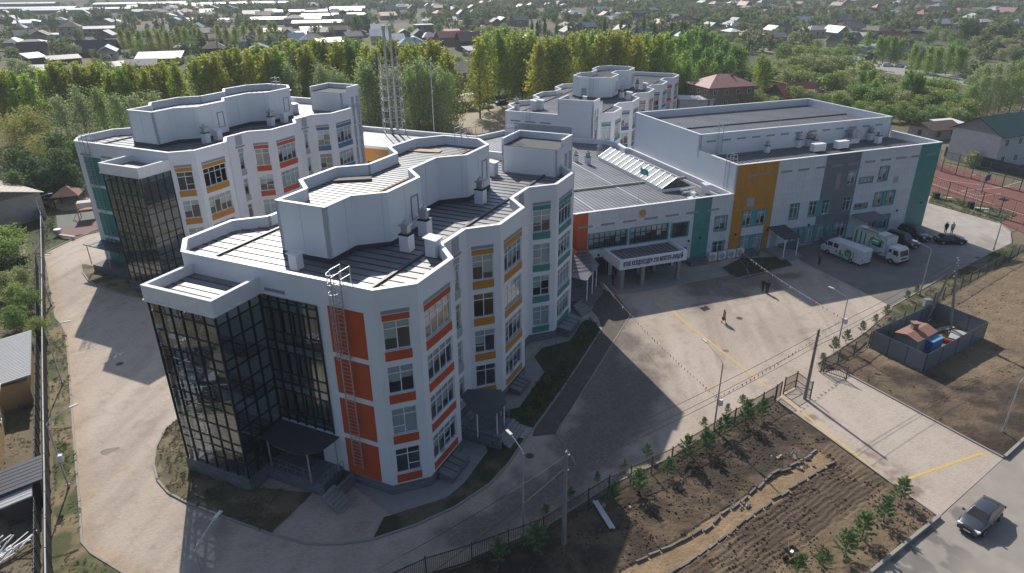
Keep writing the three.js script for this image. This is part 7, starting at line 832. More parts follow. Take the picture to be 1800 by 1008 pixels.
{ const t = thing('box_truck', 'white cab truck with a striped green box body and raised green hatch', 'truck'); mesh('box_body', new MB().box(-1.35, 2.15, 0, 5.5, 2.65, 2.35).geo(), vanW, t); const rb = S([.42, .38, .34]); mesh('box_roof', new MB().box(-1.35, 3.495, 0, 5.42, .04, 2.28).geo(), rb, t); mesh('edge_trim', new MB().box(1.36, 2.15, 1.16, .06, 2.62, .07).box(1.36, 2.15, -1.16, .06, 2.62, .07).box(-4.06, 2.15, 1.16, .06, 2.62, .07).box(-1.35, 3.44, 1.17, 5.4, .06, .06).geo(), M.galv, t);
  for (const [x, z, w] of [[-3.3, 0, .8], [.1, -.45, .65], [.1, .45, .65]]) mesh('roof_hatch', new MB().box(x, 3.6, z, 1.0, .17, w).geo(), M.cap, t); mesh('roof_rail', new MB().box(-1.7, 3.56, .62, 3.2, .06, .06).box(-1.7, 3.56, -.62, 3.2, .06, .06).geo(), M.dark, t);
  const cp = [[3.55, .6], [3.6, 1.35], [3.35, 2.25], [3.15, 2.42], [1.75, 2.42], [1.65, .6]], cg = new THREE.ExtrudeGeometry(new THREE.Shape(cp.map(p => new THREE.Vector2(...p))), { depth: 1.96, bevelEnabled: true, bevelSize: .07, bevelThickness: .07, bevelSegments: 2, steps: 1 }); cg.translate(0, 0, -.98); mesh('cab', cg, vanW, t);
  mesh('windscreen', new MB().quad([3.665, 1.42, .9], [3.665, 1.42, -.9], [3.445, 2.2, -.84], [3.445, 2.2, .84]).geo(), carGlass, t); for (const s of [-1, 1]) { mesh('side_window', new MB().box(2.95, 1.85, s * 1.055, .7, .65, .012).box(2.1, 1.9, s * 1.055, .4, .5, .012).geo(), carGlass, t); mesh('mirror', new MB().box(3.4, 1.75, s * 1.28, .08, .42, .2).geo(), M.black, t); mesh('headlight', new MB().box(3.66, .85, s * .75, .06, .2, .36).geo(), lightM, t); } mesh('bumper', new MB().box(3.64, .5, 0, .2, .32, 2.16).box(3.665, 1.05, 0, .05, .22, 1.3).geo(), M.black, t); mesh('chassis', new MB().box(-.6, .65, .45, 7.4, .2, .12).box(-.6, .65, -.45, 7.4, .2, .12).box(-3.9, .5, 0, .15, .2, 2.1).geo(), M.black, t); wheels(t, [2.5, -2.2], 1.1, .44);
  for (const s of [1, -1]) { const z = s * 1.181; [[-3.55, .34, 1], [-2.75, .26, .95], [-2.05, .2, .85]].forEach(([x, w, k]) => mesh('print', new MB().box(x, 3.3 - 1.0 * k, z, w, 2 * k, .008).geo(), green, t)); arcDecal(t, -.35, 2.2, .85, 1.0, 1.9, 3.9, z, green, s); arcDecal(t, -.35, 2.2, 1.12, 1.2, -.3, 1.6, z, lilac, s); arcDecal(t, .5, 2.2, .6, .75, .6, 2.2, z, green, s); arcDecal(t, -.2, 2.2, 1.25, 1.32, 3.6, 5.6, z, lilac, s); arcDecal(t, .2, 1.9, .9, 1.02, 4.4, 5.7, z, M.dark, s); }
  mesh('serving_hatch', new MB().box(-.05, 2.72, 1.62, 1.5, .05, 1.0, 0, .45).geo(), green, t); mesh('hatch_strut', new MB().bar([.6, 2.3, 1.2], [.6, 2.55, 2.0], .03).geo(), M.dark, t); mesh('hatch_opening', new MB().box(-.05, 2.35, 1.183, 1.4, .95, .01).geo(), M.black, t); mesh('print', new MB().box(-.05, 2.78, 1.62, .9, .02, .22, 0, .45).geo(), vanW, t); park(t, [53.6, -92.0], [.44, .9]); }

// ---------------------------------------------------------------- people
function sdfMesh(bones, res, lo, size, k = .035) { // smooth-min union of tapered capsules, meshed
  const mc = new MarchingCubes(res, new THREE.MeshBasicMaterial(), false, false, 60000), n = res, f = mc.field; mc.isolation = 0;
  for (let z = 0; z < n; z++) for (let y = 0; y < n; y++) for (let x = 0; x < n; x++) { const px = lo[0] + (x / (n / 2) - 1 + 1) * size / 2, py = lo[1] + y / n * size, pz = lo[2] + z / n * size; let d = 9; for (const [a, b, ra, rb, kk] of bones) { const bx = b[0] - a[0], by = b[1] - a[1], bz = b[2] - a[2], l2 = bx * bx + by * by + bz * bz || 1e-9, t = clamp(((px - a[0]) * bx + (py - a[1]) * by + (pz - a[2]) * bz) / l2, 0, 1), e = Math.hypot(px - a[0] - t * bx, py - a[1] - t * by, pz - a[2] - t * bz) - lerp(ra, rb, t); const q = kk ?? k; const h = clamp(.5 + .5 * (e - d) / q, 0, 1); d = lerp(e, d, h) - q * h * (1 - h); } f[x + y * n + z * n * n] = -d; }
  mc.update(); const c = mc.count, g = new THREE.BufferGeometry(), p = new Float32Array(mc.positionArray.slice(0, c * 3)), nn = new Float32Array(mc.normalArray.slice(0, c * 3));
  for (let i = 0; i < c; i++) for (let j = 0; j < 3; j++) p[i * 3 + j] = lo[j] + (p[i * 3 + j] + 1) / 2 * size; g.setAttribute('position', new THREE.BufferAttribute(p, 3)); g.setAttribute('normal', new THREE.BufferAttribute(nn, 3)); return g;
}
const skinM = S([.42, .25, .17], { roughness: .6 });
function person(label, pos, facing, o) { // faces local +z
  const t = thing('person', label, 'person', [pos[0], o.y || 0, pos[1]], facing), st = o.stride || 0, J = { hipL: [.09, .92, 0], hipR: [-.09, .92, 0], kneeL: [.1, .5, st * .22 + .03], kneeR: [-.1, .5, -st * .08 + .03], ankL: [.1, .08, st * .34], ankR: [-.1, .08 + st * .06, -st * .36], shL: [.18, 1.43, 0], shR: [-.18, 1.43, 0], elL: [.25, 1.15, -st * .12 - .02], elR: [-.25, 1.15, st * .1 - .02], waL: o.armL || [.24, .9, -st * .1 + .06], waR: o.armR || [-.24, .9, st * .22 + .06] };
  const torso = e => [[[0, .95, 0], [0, 1.18, 0], .135 + e, .13 + e], [[.08, .98, 0], [.1, 1.36, -.01], .09 + e, .10 + e], [[-.08, .98, 0], [-.1, 1.36, -.01], .09 + e, .10 + e], [J.shL, J.shR, .075 + e, .075 + e]];
  const arms = e => [[J.shL, J.elL, .062 + e, .047 + e], [J.elL, J.waL, .045 + e, .032 + e], [J.shR, J.elR, .062 + e, .047 + e], [J.elR, J.waR, .045 + e, .032 + e]];
  const legs = e => [[J.hipL, J.kneeL, .095 + e, .062 + e], [J.kneeL, J.ankL, .06 + e, .042 + e], [J.hipR, J.kneeR, .095 + e, .062 + e], [J.kneeR, J.ankR, .06 + e, .042 + e], [[.05, .95, 0], [-.05, .95, 0], .12 + e, .12 + e]];
  const head = [[[0, 1.47, -.01], [0, 1.56, .005], .055, .052], [[0, 1.64, .015], [0, 1.70, 0], .078, .092, .05], [[0, 1.605, .05], [0, 1.6, .06], .045, .04, .03], [[0, 1.655, .1], [0, 1.635, .112], .012, .014, .015], [[.088, 1.65, 0], [.09, 1.67, -.005], .016, .018, .012], [[-.088, 1.65, 0], [-.09, 1.67, -.005], .016, .018, .012]];
  const foot = [[J.ankL, [J.ankL[0] + .02, .05, J.ankL[2] + .15], .045, .038], [J.ankR, [J.ankR[0] - .02, .05, J.ankR[2] + .15], .045, .038]], palms = [J.waL, J.waR].map(w => [w, [w[0], w[1] - .085, w[2] + .015], .03, .034, .02]);
  const gb = sdfMesh([...torso(0), ...arms(0), ...legs(0), ...head, ...foot, ...palms], 68, [-1, -.06, -1], 2);
  const fg = new MB(); [J.waL, J.waR].forEach((w, i) => { const s = i ? -1 : 1; for (let k = 0; k < 4; k++) { const z = w[2] + .04 - k * .021, L = [.065, .078, .072, .055][k], y = w[1] - .105; fg.cyl([w[0], y, z], [w[0] - s * .006, y - L * .55, z], .009, .0085, 6); fg.cyl([w[0] - s * .006, y - L * .55, z], [w[0] - s * .028, y - L, z], .0085, .007, 6); } fg.cyl([w[0], w[1] - .05, w[2] + .03], [w[0] - s * .015, w[1] - .105, w[2] + .07], .011, .009, 6); });
  const fgeo = fg.geo(); fgeo.deleteAttribute('uv'); mesh('body', mergeGeometries([gb, fgeo]), skinM, t);
  mesh('eyes', new MB().box(.033, 1.675, .088, .022, .012, .012).box(-.033, 1.675, .088, .022, .012, .012).geo(), M.black, t); mesh('mouth', new MB().box(0, 1.6, .1, .045, .009, .008).geo(), S([.28, .10, .08]), t);
  const sl = o.short ? arms(.014).filter((_, i) => i % 2 === 0) : arms(.014); mesh('top', sdfMesh([...torso(.018), ...sl], 56, [-.85, .62, -.85], 1.7), o.top, t);
  if (o.dress) mesh('dress', sdfMesh([[[0, 1.1, 0], [0, .55, 0], .15, .22, .05], ...legs(-.02)], 48, [-.8, .1, -.8], 1.6), o.top, t); else mesh('trousers', sdfMesh(legs(.016), 56, [-.75, -.05, -.75], 1.5), o.legs, t);
  mesh('shoes', sdfMesh(foot.map(([a, b, r, q]) => [a, b, r + .012, q + .014]), 34, [-.6, -.08, -.6], 1.2, .02), o.shoes || M.black, t); mesh('hair', sdfMesh([[[0, 1.71, -.02], [0, 1.73, -.03], .09, .088], ...(o.long ? [[[0, 1.68, -.06], [0, 1.45, -.1], .075, .06]] : [[[0, 1.66, -.05], [0, 1.62, -.05], .07, .06]])], 28, [-.3, 1.3, -.3], .6, .03), o.hair || M.black, t);
  if (o.bag) mesh('bag', new MB().box(-.33, .78, .12, .1, .26, .34).bar([-.33, .9, .12], [-.2, 1.44, 0], .02).geo(), M.black, t); t.scale.setScalar(o.h || 1); return t;
}
const blk = S([.012, .012, .014], { roughness: .8 }), navy2 = S([.02, .025, .045], { roughness: .85 }), shirtB = S([.40, .47, .62], { roughness: .85 }), tan = S([.40, .24, .14], { roughness: .85 });
person('man all in black standing left of the man in a pale shirt', [68.98,-101.93], -.9, { top: blk, legs: blk, h: 1 }); person('man in a pale blue shirt and dark trousers by the black sedan', [69.8,-101.64], 2.4, { top: shirtB, legs: navy2, short: true, h: 1.02 });
person('man in black, left of a pair standing on the plaza', [32.72,-80.76], 2.2, { top: S([.05, .012, .014]), legs: blk, h: 1.02, stride: .3 }); person('man in black, right of a pair standing on the plaza', [33.07,-80.05], 2.6, { top: blk, legs: blk, h: 1.03 });
person('woman in a tan dress walking across the sunny plaza with a bag', [25.14,-71.97], .6, { top: tan, legs: tan, dress: true, long: true, hair: S([.05, .03, .02]), stride: .7, bag: true, h: .97 }); person('man in dark clothes standing near the side porch and the van', [43.68,-89.3], .3, { top: S([.06, .07, .09]), legs: navy2, armL: [.1, 1.22, .22], armR: [-.1, 1.2, .22], h: 1 }); person('man in dark clothes standing under the lettered canopy', [13.44,-82.85], .8, { top: blk, legs: blk, y: .12, h: 1 });

// ---------------------------------------------------------------- vegetation
const leafMat = (c, tr = .55) => new THREE.MeshPhysicalMaterial({ color: new THREE.Color().setRGB(...c.map(v => Math.min(1, v * 2.3))), vertexColors: true, roughness: .9, transmission: tr, thickness: 0, side: THREE.DoubleSide });
const barkM = S([.13, .105, .08], { map: grain, roughness: .95 }), paleBark = S([.30, .29, .25], { map: grain, roughness: .95 });
class LG { constructor() { this.p = []; this.c = []; this.n = []; }
  leaf(x, y, z, s, r, v, out, asp = 1) { // one bent leaf spray: two triangles turned at random
    let ax = r() - .5, ay = r() - .5, az = r() - .5, l = Math.hypot(ax, ay, az) || 1; ax /= l; ay /= l; az /= l; let bx = r() - .5, by = r() - .5, bz = r() - .5; const d = ax * bx + ay * by + az * bz; bx -= d * ax; by -= d * ay; bz -= d * az; l = Math.hypot(bx, by, bz) || 1; bx /= l; by /= l; bz /= l; const h = s / 2, w = h * asp * .8;
    const A = [x - ax * h, y - ay * h, z - az * h], C = [x + ax * h, y + ay * h, z + az * h], B = [x + bx * w, y + by * w, z + bz * w], D = [x - bx * w + ax * h * .3, y - by * w + h * .25, z - bz * w + az * h * .3];
    this.p.push(...A, ...B, ...C, ...A, ...C, ...D); for (let i = 0; i < 6; i++) { this.c.push(...v); this.n.push(...out); } }
  geo() { const g = new THREE.BufferGeometry(); g.setAttribute('position', new THREE.Float32BufferAttribute(this.p, 3)); g.setAttribute('color', new THREE.Float32BufferAttribute(this.c, 3)); g.computeVertexNormals(); return g; } }
// crown of unit height 1 (y 0..1) scaled at build: H metres, radius profile, limb count, leaves
function treeGeo(o, seed) {
  const r = rngOf(seed), L = new LG(), T = new MB(), { H, base, R: RR, n, size } = o, limbs = o.limbs || 16, pts = [];
  T.cyl([0, -.3, 0], [(r() - .5) * .3, H * .45, (r() - .5) * .3], o.trunk, o.trunk * .6, 7, false).cyl([0, H * .42, 0], [0, H * (o.kind === 'round' ? .7 : .93), 0], o.trunk * .62, .03, 5, false);
  const prof = t => o.kind === 'poplar' ? Math.sin(Math.PI * Math.pow(clamp(t, 0, 1), .62)) ** .75 * (1 - .3 * t) : o.kind === 'column' ? Math.min(1, t * 6) * (1 - t ** 3) ** .8 : Math.sqrt(Math.max(0, 1 - (2 * t - .9) ** 2 / 1.25));
  for (let i = 0; i < limbs; i++) { const t = (i + .5) / limbs * .92, a = i * 2.4 + r(), y0 = base + (H - base) * t * .75, up = o.kind === 'round' ? .5 : .85, tt = clamp(o.kind === 'round' ? t + .10 * (.6 + r() * .6) : t * .88 + .12 * (r() + .3), 0, .97), y1 = base + (H - base) * tt, rad = RR * prof(tt) * (.5 + .6 * r()); const e = [Math.cos(a) * rad, y1, Math.sin(a) * rad]; T.cyl([Math.cos(a) * .05, y0, Math.sin(a) * .05], e, o.trunk * .25 * (1 - t * .6), .015, 4, false); pts.push([...e, (.5 + .5 * r()) * RR * .48, .72 + .55 * r(), r()]); if (o.kind === 'round' || r() < .6) { const u = .55; pts.push([e[0] * u, lerp(y0, y1, u), e[2] * u, RR * .42, .65 + .4 * r(), r()]); } }
  if (o.kind === 'round') pts.push([0, H - RR * .3, 0, RR * .3, 1.1, r()]); else for (let i = 0; i < (o.kind === 'poplar' ? 5 : 2); i++) { const a = r() * 6.3, d = i ? RR * .42 * (.5 + r()) : 0, k = i ? .78 + .16 * r() : .94; for (let j = 0; j < 3; j++) pts.push([Math.cos(a) * d * (1 - j * .12), H * (k + .02 - .05 * j), Math.sin(a) * d * (1 - j * .12), RR * (.12 + .06 * j), 1.05 + .2 * r(), r()]); }
  for (let i = 0; i < n; i++) { const p = pts[Math.floor(r() * pts.length)], g = () => (r() + r() + r() - 1.5) * .95, st = o.kind === 'round' ? .85 : 1.7; const dx = g() * p[3], dy = g() * p[3] * st, dz = g() * p[3], x = p[0] + dx, y = clamp(p[1] + dy, base * .8, H * 1.02), z = p[2] + dz; const l = Math.hypot(x, z) || 1, q = (y - base) / (H - base), k = p[4] * (.8 + .4 * r()), hue = (p[5] - .5) * .16 + (r() - .5) * .08; const ny = .35 + .5 * q, nl = Math.hypot(x / l * .8, ny, z / l * .8); L.leaf(x, y, z, size * (.7 + .6 * r()), r, [k * (1 + hue), k, k * (1 - hue * .5)], [x / l * .8 / nl, ny / nl, z / l * .8 / nl], o.asp || 1); }
  return { crown: L.geo(), trunk: T.geo() };
}
function treeKind(o, variants, seed) { return Array.from({ length: variants }, (_, i) => treeGeo({ ...o, H: o.H }, seed + i * 13)); }
const kinds = {
  poplar: { g: treeKind({ kind: 'poplar', H: 20, base: 3.2, R: 3.9, n: 3300, size: .56, limbs: 38, trunk: .26 }, 4, 101), mats: [leafMat([.175, .205, .028]), leafMat([.180, .186, .024]), leafMat([.150, .20, .030]), leafMat([.198, .196, .028])] },
  pale: { g: treeKind({ kind: 'poplar', H: 17, base: 1.6, R: 4.0, n: 3200, size: .45, limbs: 38, trunk: .2, asp: .7 }, 3, 201), mats: [leafMat([.145, .178, .075]), leafMat([.16, .185, .09]), leafMat([.125, .165, .05])] },
  bright: { g: treeKind({ kind: 'poplar', H: 16, base: 1.2, R: 3.7, n: 2900, size: .5, limbs: 34, trunk: .2 }, 3, 301), mats: [leafMat([.125, .19, .028]), leafMat([.14, .20, .035]), leafMat([.10, .165, .03])] },
  column: { g: treeKind({ kind: 'column', H: 20, base: 1.2, R: 1.5, n: 1700, size: .5, limbs: 24, trunk: .2 }, 2, 401), mats: [leafMat([.05, .095, .025]), leafMat([.07, .11, .03])] },
  round: { g: treeKind({ kind: 'round', H: 9, base: 1.2, R: 4.3, n: 2300, size: .5, limbs: 26, trunk: .22 }, 4, 501), mats: [leafMat([.115, .165, .035]), leafMat([.135, .165, .04]), leafMat([.09, .14, .032]), leafMat([.16, .18, .075])] },
  willow: { g: treeKind({ kind: 'round', H: 13, base: 1.5, R: 6, n: 5200, size: .42, limbs: 44, trunk: .4, asp: .5 }, 2, 601), mats: [leafMat([.20, .19, .06]), leafMat([.15, .165, .055])] },
  dark: { g: treeKind({ kind: 'round', H: 11, base: 1, R: 4, n: 2600, size: .5, limbs: 28, trunk: .25 }, 2, 701), mats: [leafMat([.04, .072, .022]), leafMat([.055, .085, .025])] },
};
const baseH = { poplar: 20, pale: 17, bright: 16, column: 20, round: 9, willow: 13, dark: 11 };
let treeCount = 0;
function tree(kind, x, z, h, label, group, wide = 1) { const K = kinds[kind], r = hash2(Math.round(x * 7), Math.round(z * 7), 3), i = Math.floor(r * K.g.length), m = K.mats[Math.floor(hash2(Math.round(x * 3), Math.round(z * 5), 8) * K.mats.length)]; const t = thing(`${kind === 'column' ? 'columnar_poplar' : kind === 'poplar' || kind === 'pale' || kind === 'bright' ? 'poplar_tree' : kind === 'willow' ? 'willow_tree' : 'garden_tree'}`, label, 'tree', [x, -.05, z], r * 6.28, group); mesh('trunk', K.g[i].trunk, kind === 'pale' ? paleBark : barkM, t); mesh('crown', K.g[i].crown, m, t); const s = h / baseH[kind]; t.scale.set(s * wide, s, s * wide); treeCount++; return t; }
const rows = [
  ['poplar', [[-124.18,-174.37,18],[-120.45,-171.9,18],[-115.19,-168.19,17.5],[-117.67,-177.94,17.5],[-117.34,-182.75,19],[-117.1,-185.99,18.5],[-111.67,-183,18.5],[-110.04,-184.27,17.5],[-106.78,-182.58,18.5],[-106.92,-185.78,18],[-99.1,-175.33,17.5],[-95.6,-174.24,18],[-95.63,-179.18,18.5],[-90.09,-174.9,18],[-90.33,-180.69,18],[-89.37,-183.53,18.5],[-84.12,-178.56,19],[-126.86,-174.87,18.5]], 'yellow green poplar in the long row behind the left classroom block', 'yellow poplars in the left row'],
  ['poplar', [[-81.42,-184.63,19],[-80.42,-187.81,19.5],[-77.81,-188.21,20],[-78.23,-197.16,20],[-75.88,-199.5,20.5],[-71.38,-194.92,20],[-72.2,-205.82,20.5],[-66.84,-197.54,20],[-64.66,-198.3,20.5],[-65.57,-213.81,21],[-61.51,-209.56,21],[-56.72,-200.73,20.5],[-58.82,-216.91,21],[-55.84,-216.55,21],[-50.34,-208.27,21],[-47.68,-211.33,21.5],[-44.75,-211.36,21],[-39.43,-198.23,21],[-35.18,-188.97,20.5],[-36.68,-210,21.5],[-33.52,-207.7,21.5],[-28.02,-196.96,21],[-25.71,-193.42,21],[-21.7,-196.52,22],[-19.61,-195.3,21.5],[-15.8,-183.51,20]], 'ochre green poplar in the middle row behind the blocks', 'ochre poplars in the middle row'],
  ['poplar', [[-8.73,-200.39,22],[-6.75,-213.56,22.5],[-3.52,-221.91,23],[-1.47,-226.52,23],[1.63,-216.82,22.5],[3.79,-214.32,22.5],[6.36,-216.18,22.5],[10.7,-201.76,22],[13.37,-201.43,22],[15.41,-201.18,22],[18.79,-214.86,22],[22.08,-221.05,22],[25.83,-225.18,22],[27.06,-216.23,21.5],[30.41,-219.93,22],[32.94,-219.58,22],[36.35,-223.73,22],[38.27,-217.18,21],[42.67,-225.3,21],[45.42,-220.52,21],[48.85,-224.49,21],[8.21,-199.06,21.5]], 'tall ochre poplar in the row right of the parked white car', 'ochre poplars in the right row'],
  ['column', [[11,-355.2,19],[13.72,-354.22,18],[17.28,-354.06,19],[28.66,-351.3,17],[45.5,-348.98,19],[53.41,-347.55,19],[55.76,-338.27,18],[59.8,-341.91,18],[65.58,-355.51,20],[67.23,-336.35,18],[77.58,-347.79,18],[84.33,-355.93,18],[90.79,-376.68,16],[100.79,-392.8,15],[102.77,-387.45,15],[109.54,-398.8,14],[34.29,-333.91,17],[22.17,-343.88,17]], 'dark columnar poplar standing up behind the ochre row', 'dark columnar poplars behind the ochre row'],
  ['pale', [[-98.2,-152.18,15],[-98.89,-160.25,16],[-93.21,-158.13,16],[-86.7,-153.76,15],[-82.19,-153.47,15],[-80.31,-157.33,15],[-65.53,-203.99,18],[-62.75,-208.37,18],[-56.61,-200.59,17.5],[-50.41,-188.42,17],[-60.28,-193.66,16.5],[-65.27,-194.57,16],[-46.4,-186.83,16],[-43.98,-185.47,15]], 'pale grey green poplar in front of the left poplar row', 'pale poplars in front of the left row'],
  ['pale', [[-37.12,-180.57,19],[-34.96,-186.96,19],[-35.62,-179.92,17],[-23.63,-179.33,19],[-21.91,-183.05,19],[-19.17,-176.96,18],[-17.53,-174.2,17.5],[-15.57,-170.53,17],[-24.84,-174.81,17.5],[-27.75,-172.82,17.5],[-30.22,-175.26,17.5]], 'soft green poplar standing behind the twin flue mast', 'soft green poplars round the flue mast'],
  ['pale', [[20.57,-226.12,12],[25.01,-229.61,14],[28.43,-229.67,15],[34.54,-233.64,17],[37.26,-236.65,16],[21.73,-222.83,11]], 'silvery thin tree behind the distant block penthouse', 'silvery trees behind the distant block'],
  ['bright', [[41.58,-240.12,16],[45.81,-247.89,16],[49.8,-248.71,17],[54.53,-257.41,17],[57.2,-255.36,16],[62.63,-266.33,17],[68.78,-279.36,18],[74.94,-290.83,18],[76.21,-284.36,18],[78.4,-280.55,17],[76.76,-264.54,17],[77.56,-257.56,16],[78.66,-251.39,15],[80.87,-249.78,14],[46.08,-238.03,14],[48.73,-232.45,14],[53.25,-232.02,14],[57.29,-233.93,15],[64.7,-248.73,15],[67.47,-244.36,15],[70.03,-239.31,14],[72.6,-234.76,13],[53.08,-226.34,12],[45.09,-222.59,12.5],[48.91,-223.67,12],[56.22,-224.78,13],[62.64,-232.31,13],[65.36,-228.36,12]], 'bright spring green poplar in the dense stand left of the brick house', 'bright green poplars left of the brick house'],
  ['poplar', [[81.24,-229.31,14],[82.11,-227.2,13]], 'single yellow green tree beside the brick house with a pink roof', 'trees beside the brick house'],
  ['round', [[84.91,-255.62,8],[85.54,-250.86,7],[80.45,-226.94,5],[81.41,-224.39,5],[69.94,-214.55,4.5],[72.67,-216.61,4.5],[75.98,-218.67,4.5]], 'low garden tree around the brick house', 'garden trees by the brick house'],
  ['round', [[120.35,-314.64,9],[124.37,-308.98,9],[128.25,-303.5,9],[131.03,-295.92,9],[137.19,-297.67,9],[114.69,-275.48,9],[117.52,-269.17,9],[121.03,-264.95,9],[126.76,-268.29,9],[109.41,-275.57,8],[95.05,-253.31,7],[96.68,-246.79,7],[99.73,-241.95,7],[102.67,-237.29,7],[106.09,-234.15,7],[109.21,-233.13,8],[116.12,-240.03,8],[124.55,-250.13,9],[112.43,-226.79,7],[119.12,-232.34,8],[101.16,-266.69,8],[93.84,-255.23,6],[100.05,-249.3,8]], 'green bushy tree in the thicket between the brick house and the street', 'bushy trees of the thicket'],
  ['bright', [[109.28,-218.36,10],[113.1,-220.81,10],[115.73,-204.17,12],[118.07,-204.42,11],[118.97,-203.53,10],[112.91,-200.44,10],[108.06,-208.26,9]], 'upright light green tree above the yellow gas pipe', 'upright trees by the gas pipe'],
  ['round', [[119.33,-225.31,8],[120.61,-222.52,8],[127.11,-211.84,8],[130.93,-214.02,8],[130.68,-209.18,8],[111.89,-208.33,7],[116.29,-210.32,7],[121.07,-202.15,7],[120.53,-196.92,7],[106.79,-203.12,7],[124.01,-198.76,7],[106.18,-208.72,7],[103.39,-208.92,7]], 'yellowish shrub tree along the yellow gas pipe', 'shrub trees along the gas pipe'],
  ['pale', [[130.29,-197.27,13],[134.14,-198.78,14],[138.83,-201.07,14],[143.61,-203.41,14],[149.43,-207.16,14],[128.94,-190.98,12],[133.3,-192.95,12],[137.75,-194.97,12],[143.08,-198.18,12],[125.88,-189.82,11],[147.91,-200.28,14],[127.35,-193.31,9]], 'pale willow like tree above the green roofed house', 'pale trees above the green roofed house'],
  ['bright', [[164.01,-318.8,12],[166.83,-318.44,12],[167.19,-312.36,12],[170.4,-312.88,11],[165.22,-292.02,11],[166.13,-282.21,11],[166.98,-277.49,11],[172.43,-279.71,12],[176.61,-281.08,11],[178.62,-280.29,10],[159.51,-271.14,9],[164.02,-285.61,9],[181.35,-364.79,11]], 'green poplar along the distant street with parked cars', 'poplars along the distant street'],
  ['dark', [[248.82,-395.53,14],[249.85,-390.36,12],[-28.85,-509.75,13],[206.92,-291.66,8]], 'very dark dense tree between the distant houses', 'very dark trees between houses'],
  ['round', [[254.99,-433.07,10],[252.29,-419.33,9],[241.89,-393.6,9],[235.05,-403.31,9],[223.15,-357.4,9],[241.57,-373.37,9],[258.84,-391.18,9],[261.03,-384.74,8],[253.59,-366.79,8],[233.32,-348.32,7],[219.34,-334.84,7],[223.98,-325.84,7],[235.64,-335.92,8],[203.95,-413.76,8],[230.09,-454.08,9],[255.24,-485.9,9],[182.27,-371.03,7],[170.65,-351.94,6],[164.14,-356.47,7],[159.01,-371.67,8],[148.04,-358.36,7],[165.55,-419.23,8],[164.41,-443.36,8],[149.92,-421.46,8],[136.76,-401.56,8],[121.85,-383.78,8],[140.11,-432.21,8],[125.23,-415.97,8],[129.51,-448.61,8],[142.99,-533.91,9],[197.92,-567.71,10],[188.76,-617.85,10],[167.42,-592.57,10],[213.08,-543.7,9],[238.13,-563.45,9],[223.32,-490.27,8]], 'round garden tree among the distant houses on the right', 'garden trees among the right houses'],
  ['round', [[-210.6,-303.86,10],[-204.09,-299.65,9],[-192.92,-287.27,8],[-187.53,-324.5,7],[-175.53,-311.73,7],[-161.82,-294.46,6],[-228.72,-378.5,9],[-224.16,-402.21,7],[-216.8,-394.26,7],[-197.64,-377.24,6],[-180.65,-360.44,6],[-169.11,-350.83,6],[-158.24,-341.43,5],[-151.35,-338.43,6],[-261,-377.47,8],[-296.99,-424.48,9],[-210.34,-426.62,8],[-174.25,-403.57,7],[-102.2,-387.84,7],[-74.17,-463.63,9],[-66.87,-490.4,9],[-58.94,-471.58,8],[-41.26,-458.61,8],[-54.57,-500.48,9],[-50.48,-518.96,9],[-20.3,-471.63,9],[-13.52,-493.79,9],[-4.04,-511.11,9],[-22.27,-310.16,8]], 'round garden tree among the distant houses on the left', 'garden trees among the left houses'],
  ['round', [[76.01,-210.88,4.5],[76.4,-202.47,5],[87.49,-214.65,6],[91.86,-214.27,5],[91.55,-203.44,5.5],[96.34,-205.13,6],[97.82,-202.23,4.5],[97.68,-193.38,5],[98.7,-190.15,4],[102.28,-193.1,5],[103.77,-189.61,4.5],[107.5,-189.76,5.5],[108.42,-186.7,4.5],[109.84,-183.53,4],[113.32,-186.12,5],[113.93,-182.98,4.5],[118.45,-187.29,5.5],[117.48,-181.61,5],[120.29,-182.11,4],[111.26,-197.53,7],[113.49,-192.63,6.5],[123.78,-191.69,7],[122.45,-185.5,6.5]], 'scrubby tree beside the dusty lane behind the sports hall', 'scrub trees along the lane'],
  ['dark', [[-93.25,-127.79,9],[-88.88,-124.65,8],[-85.02,-127.42,9],[-82.52,-125.25,6.5],[-88.98,-119.59,7],[-85.88,-123.33,6.5],[-85.13,-133.14,9],[-90.78,-136.53,10]], 'dark leafy tree crowding the far end of the left fence', 'dark trees at the end of the left fence'],
  ['willow', [[-110.48,-157.66,11.5],[-108.57,-158.82,10],[-110.53,-152.83,10.5],[-100.53,-144.75,8],[-96.5,-142.58,7]], 'big rounded willow with yellowish foliage at the left edge', 'yellowish willows at the left edge'],
  ['bright', [[-83.39,-208.19,13],[-85.15,-203.73,12],[-77.62,-201.48,13],[-75.85,-208.54,14],[-76.08,-200.94,11.5],[-73.14,-208.89,16],[-70.69,-205.47,14]], 'deep green tree behind the ladder of the left penthouse', 'deep green trees behind the left penthouse'],
  ['poplar', [[-218.96,-409.04,13],[-209.31,-398.85,13],[-198.81,-388.95,13],[-197.29,-397.13,13],[-187.09,-386.37,12.5],[-186.26,-394.42,12.5],[-188.54,-413.72,13],[-182.27,-408.19,13],[-178.23,-412.18,13],[-171.5,-402.13,13],[-172.6,-430.7,13],[-159.52,-409.4,13],[-156.27,-413.57,13],[-157.32,-430.36,13.5],[-151.37,-427.4,13],[-142.67,-416.26,13],[-145.02,-441.32,14],[-140.71,-438.24,13.5]], 'poplar in the far windbreak between the left settlements', 'poplars of the far windbreak'],
  ['column', [[-395.64,-578.64,16],[-390.06,-581.21,15],[-331.22,-527.81,15],[-325.57,-524.08,14],[-328.6,-533.55,12],[-318.03,-549.12,15],[-288.6,-536.55,13],[-278.84,-530.17,14],[-281.64,-541.78,15],[-272.94,-529.05,14],[-273.5,-533.75,13],[-240.87,-508.39,14],[-236.43,-509.5,15],[-121.04,-530.47,14],[-224.48,-606.31,14]], 'thin dark poplar on the hazy plain at the upper left', 'thin dark poplars on the plain'],
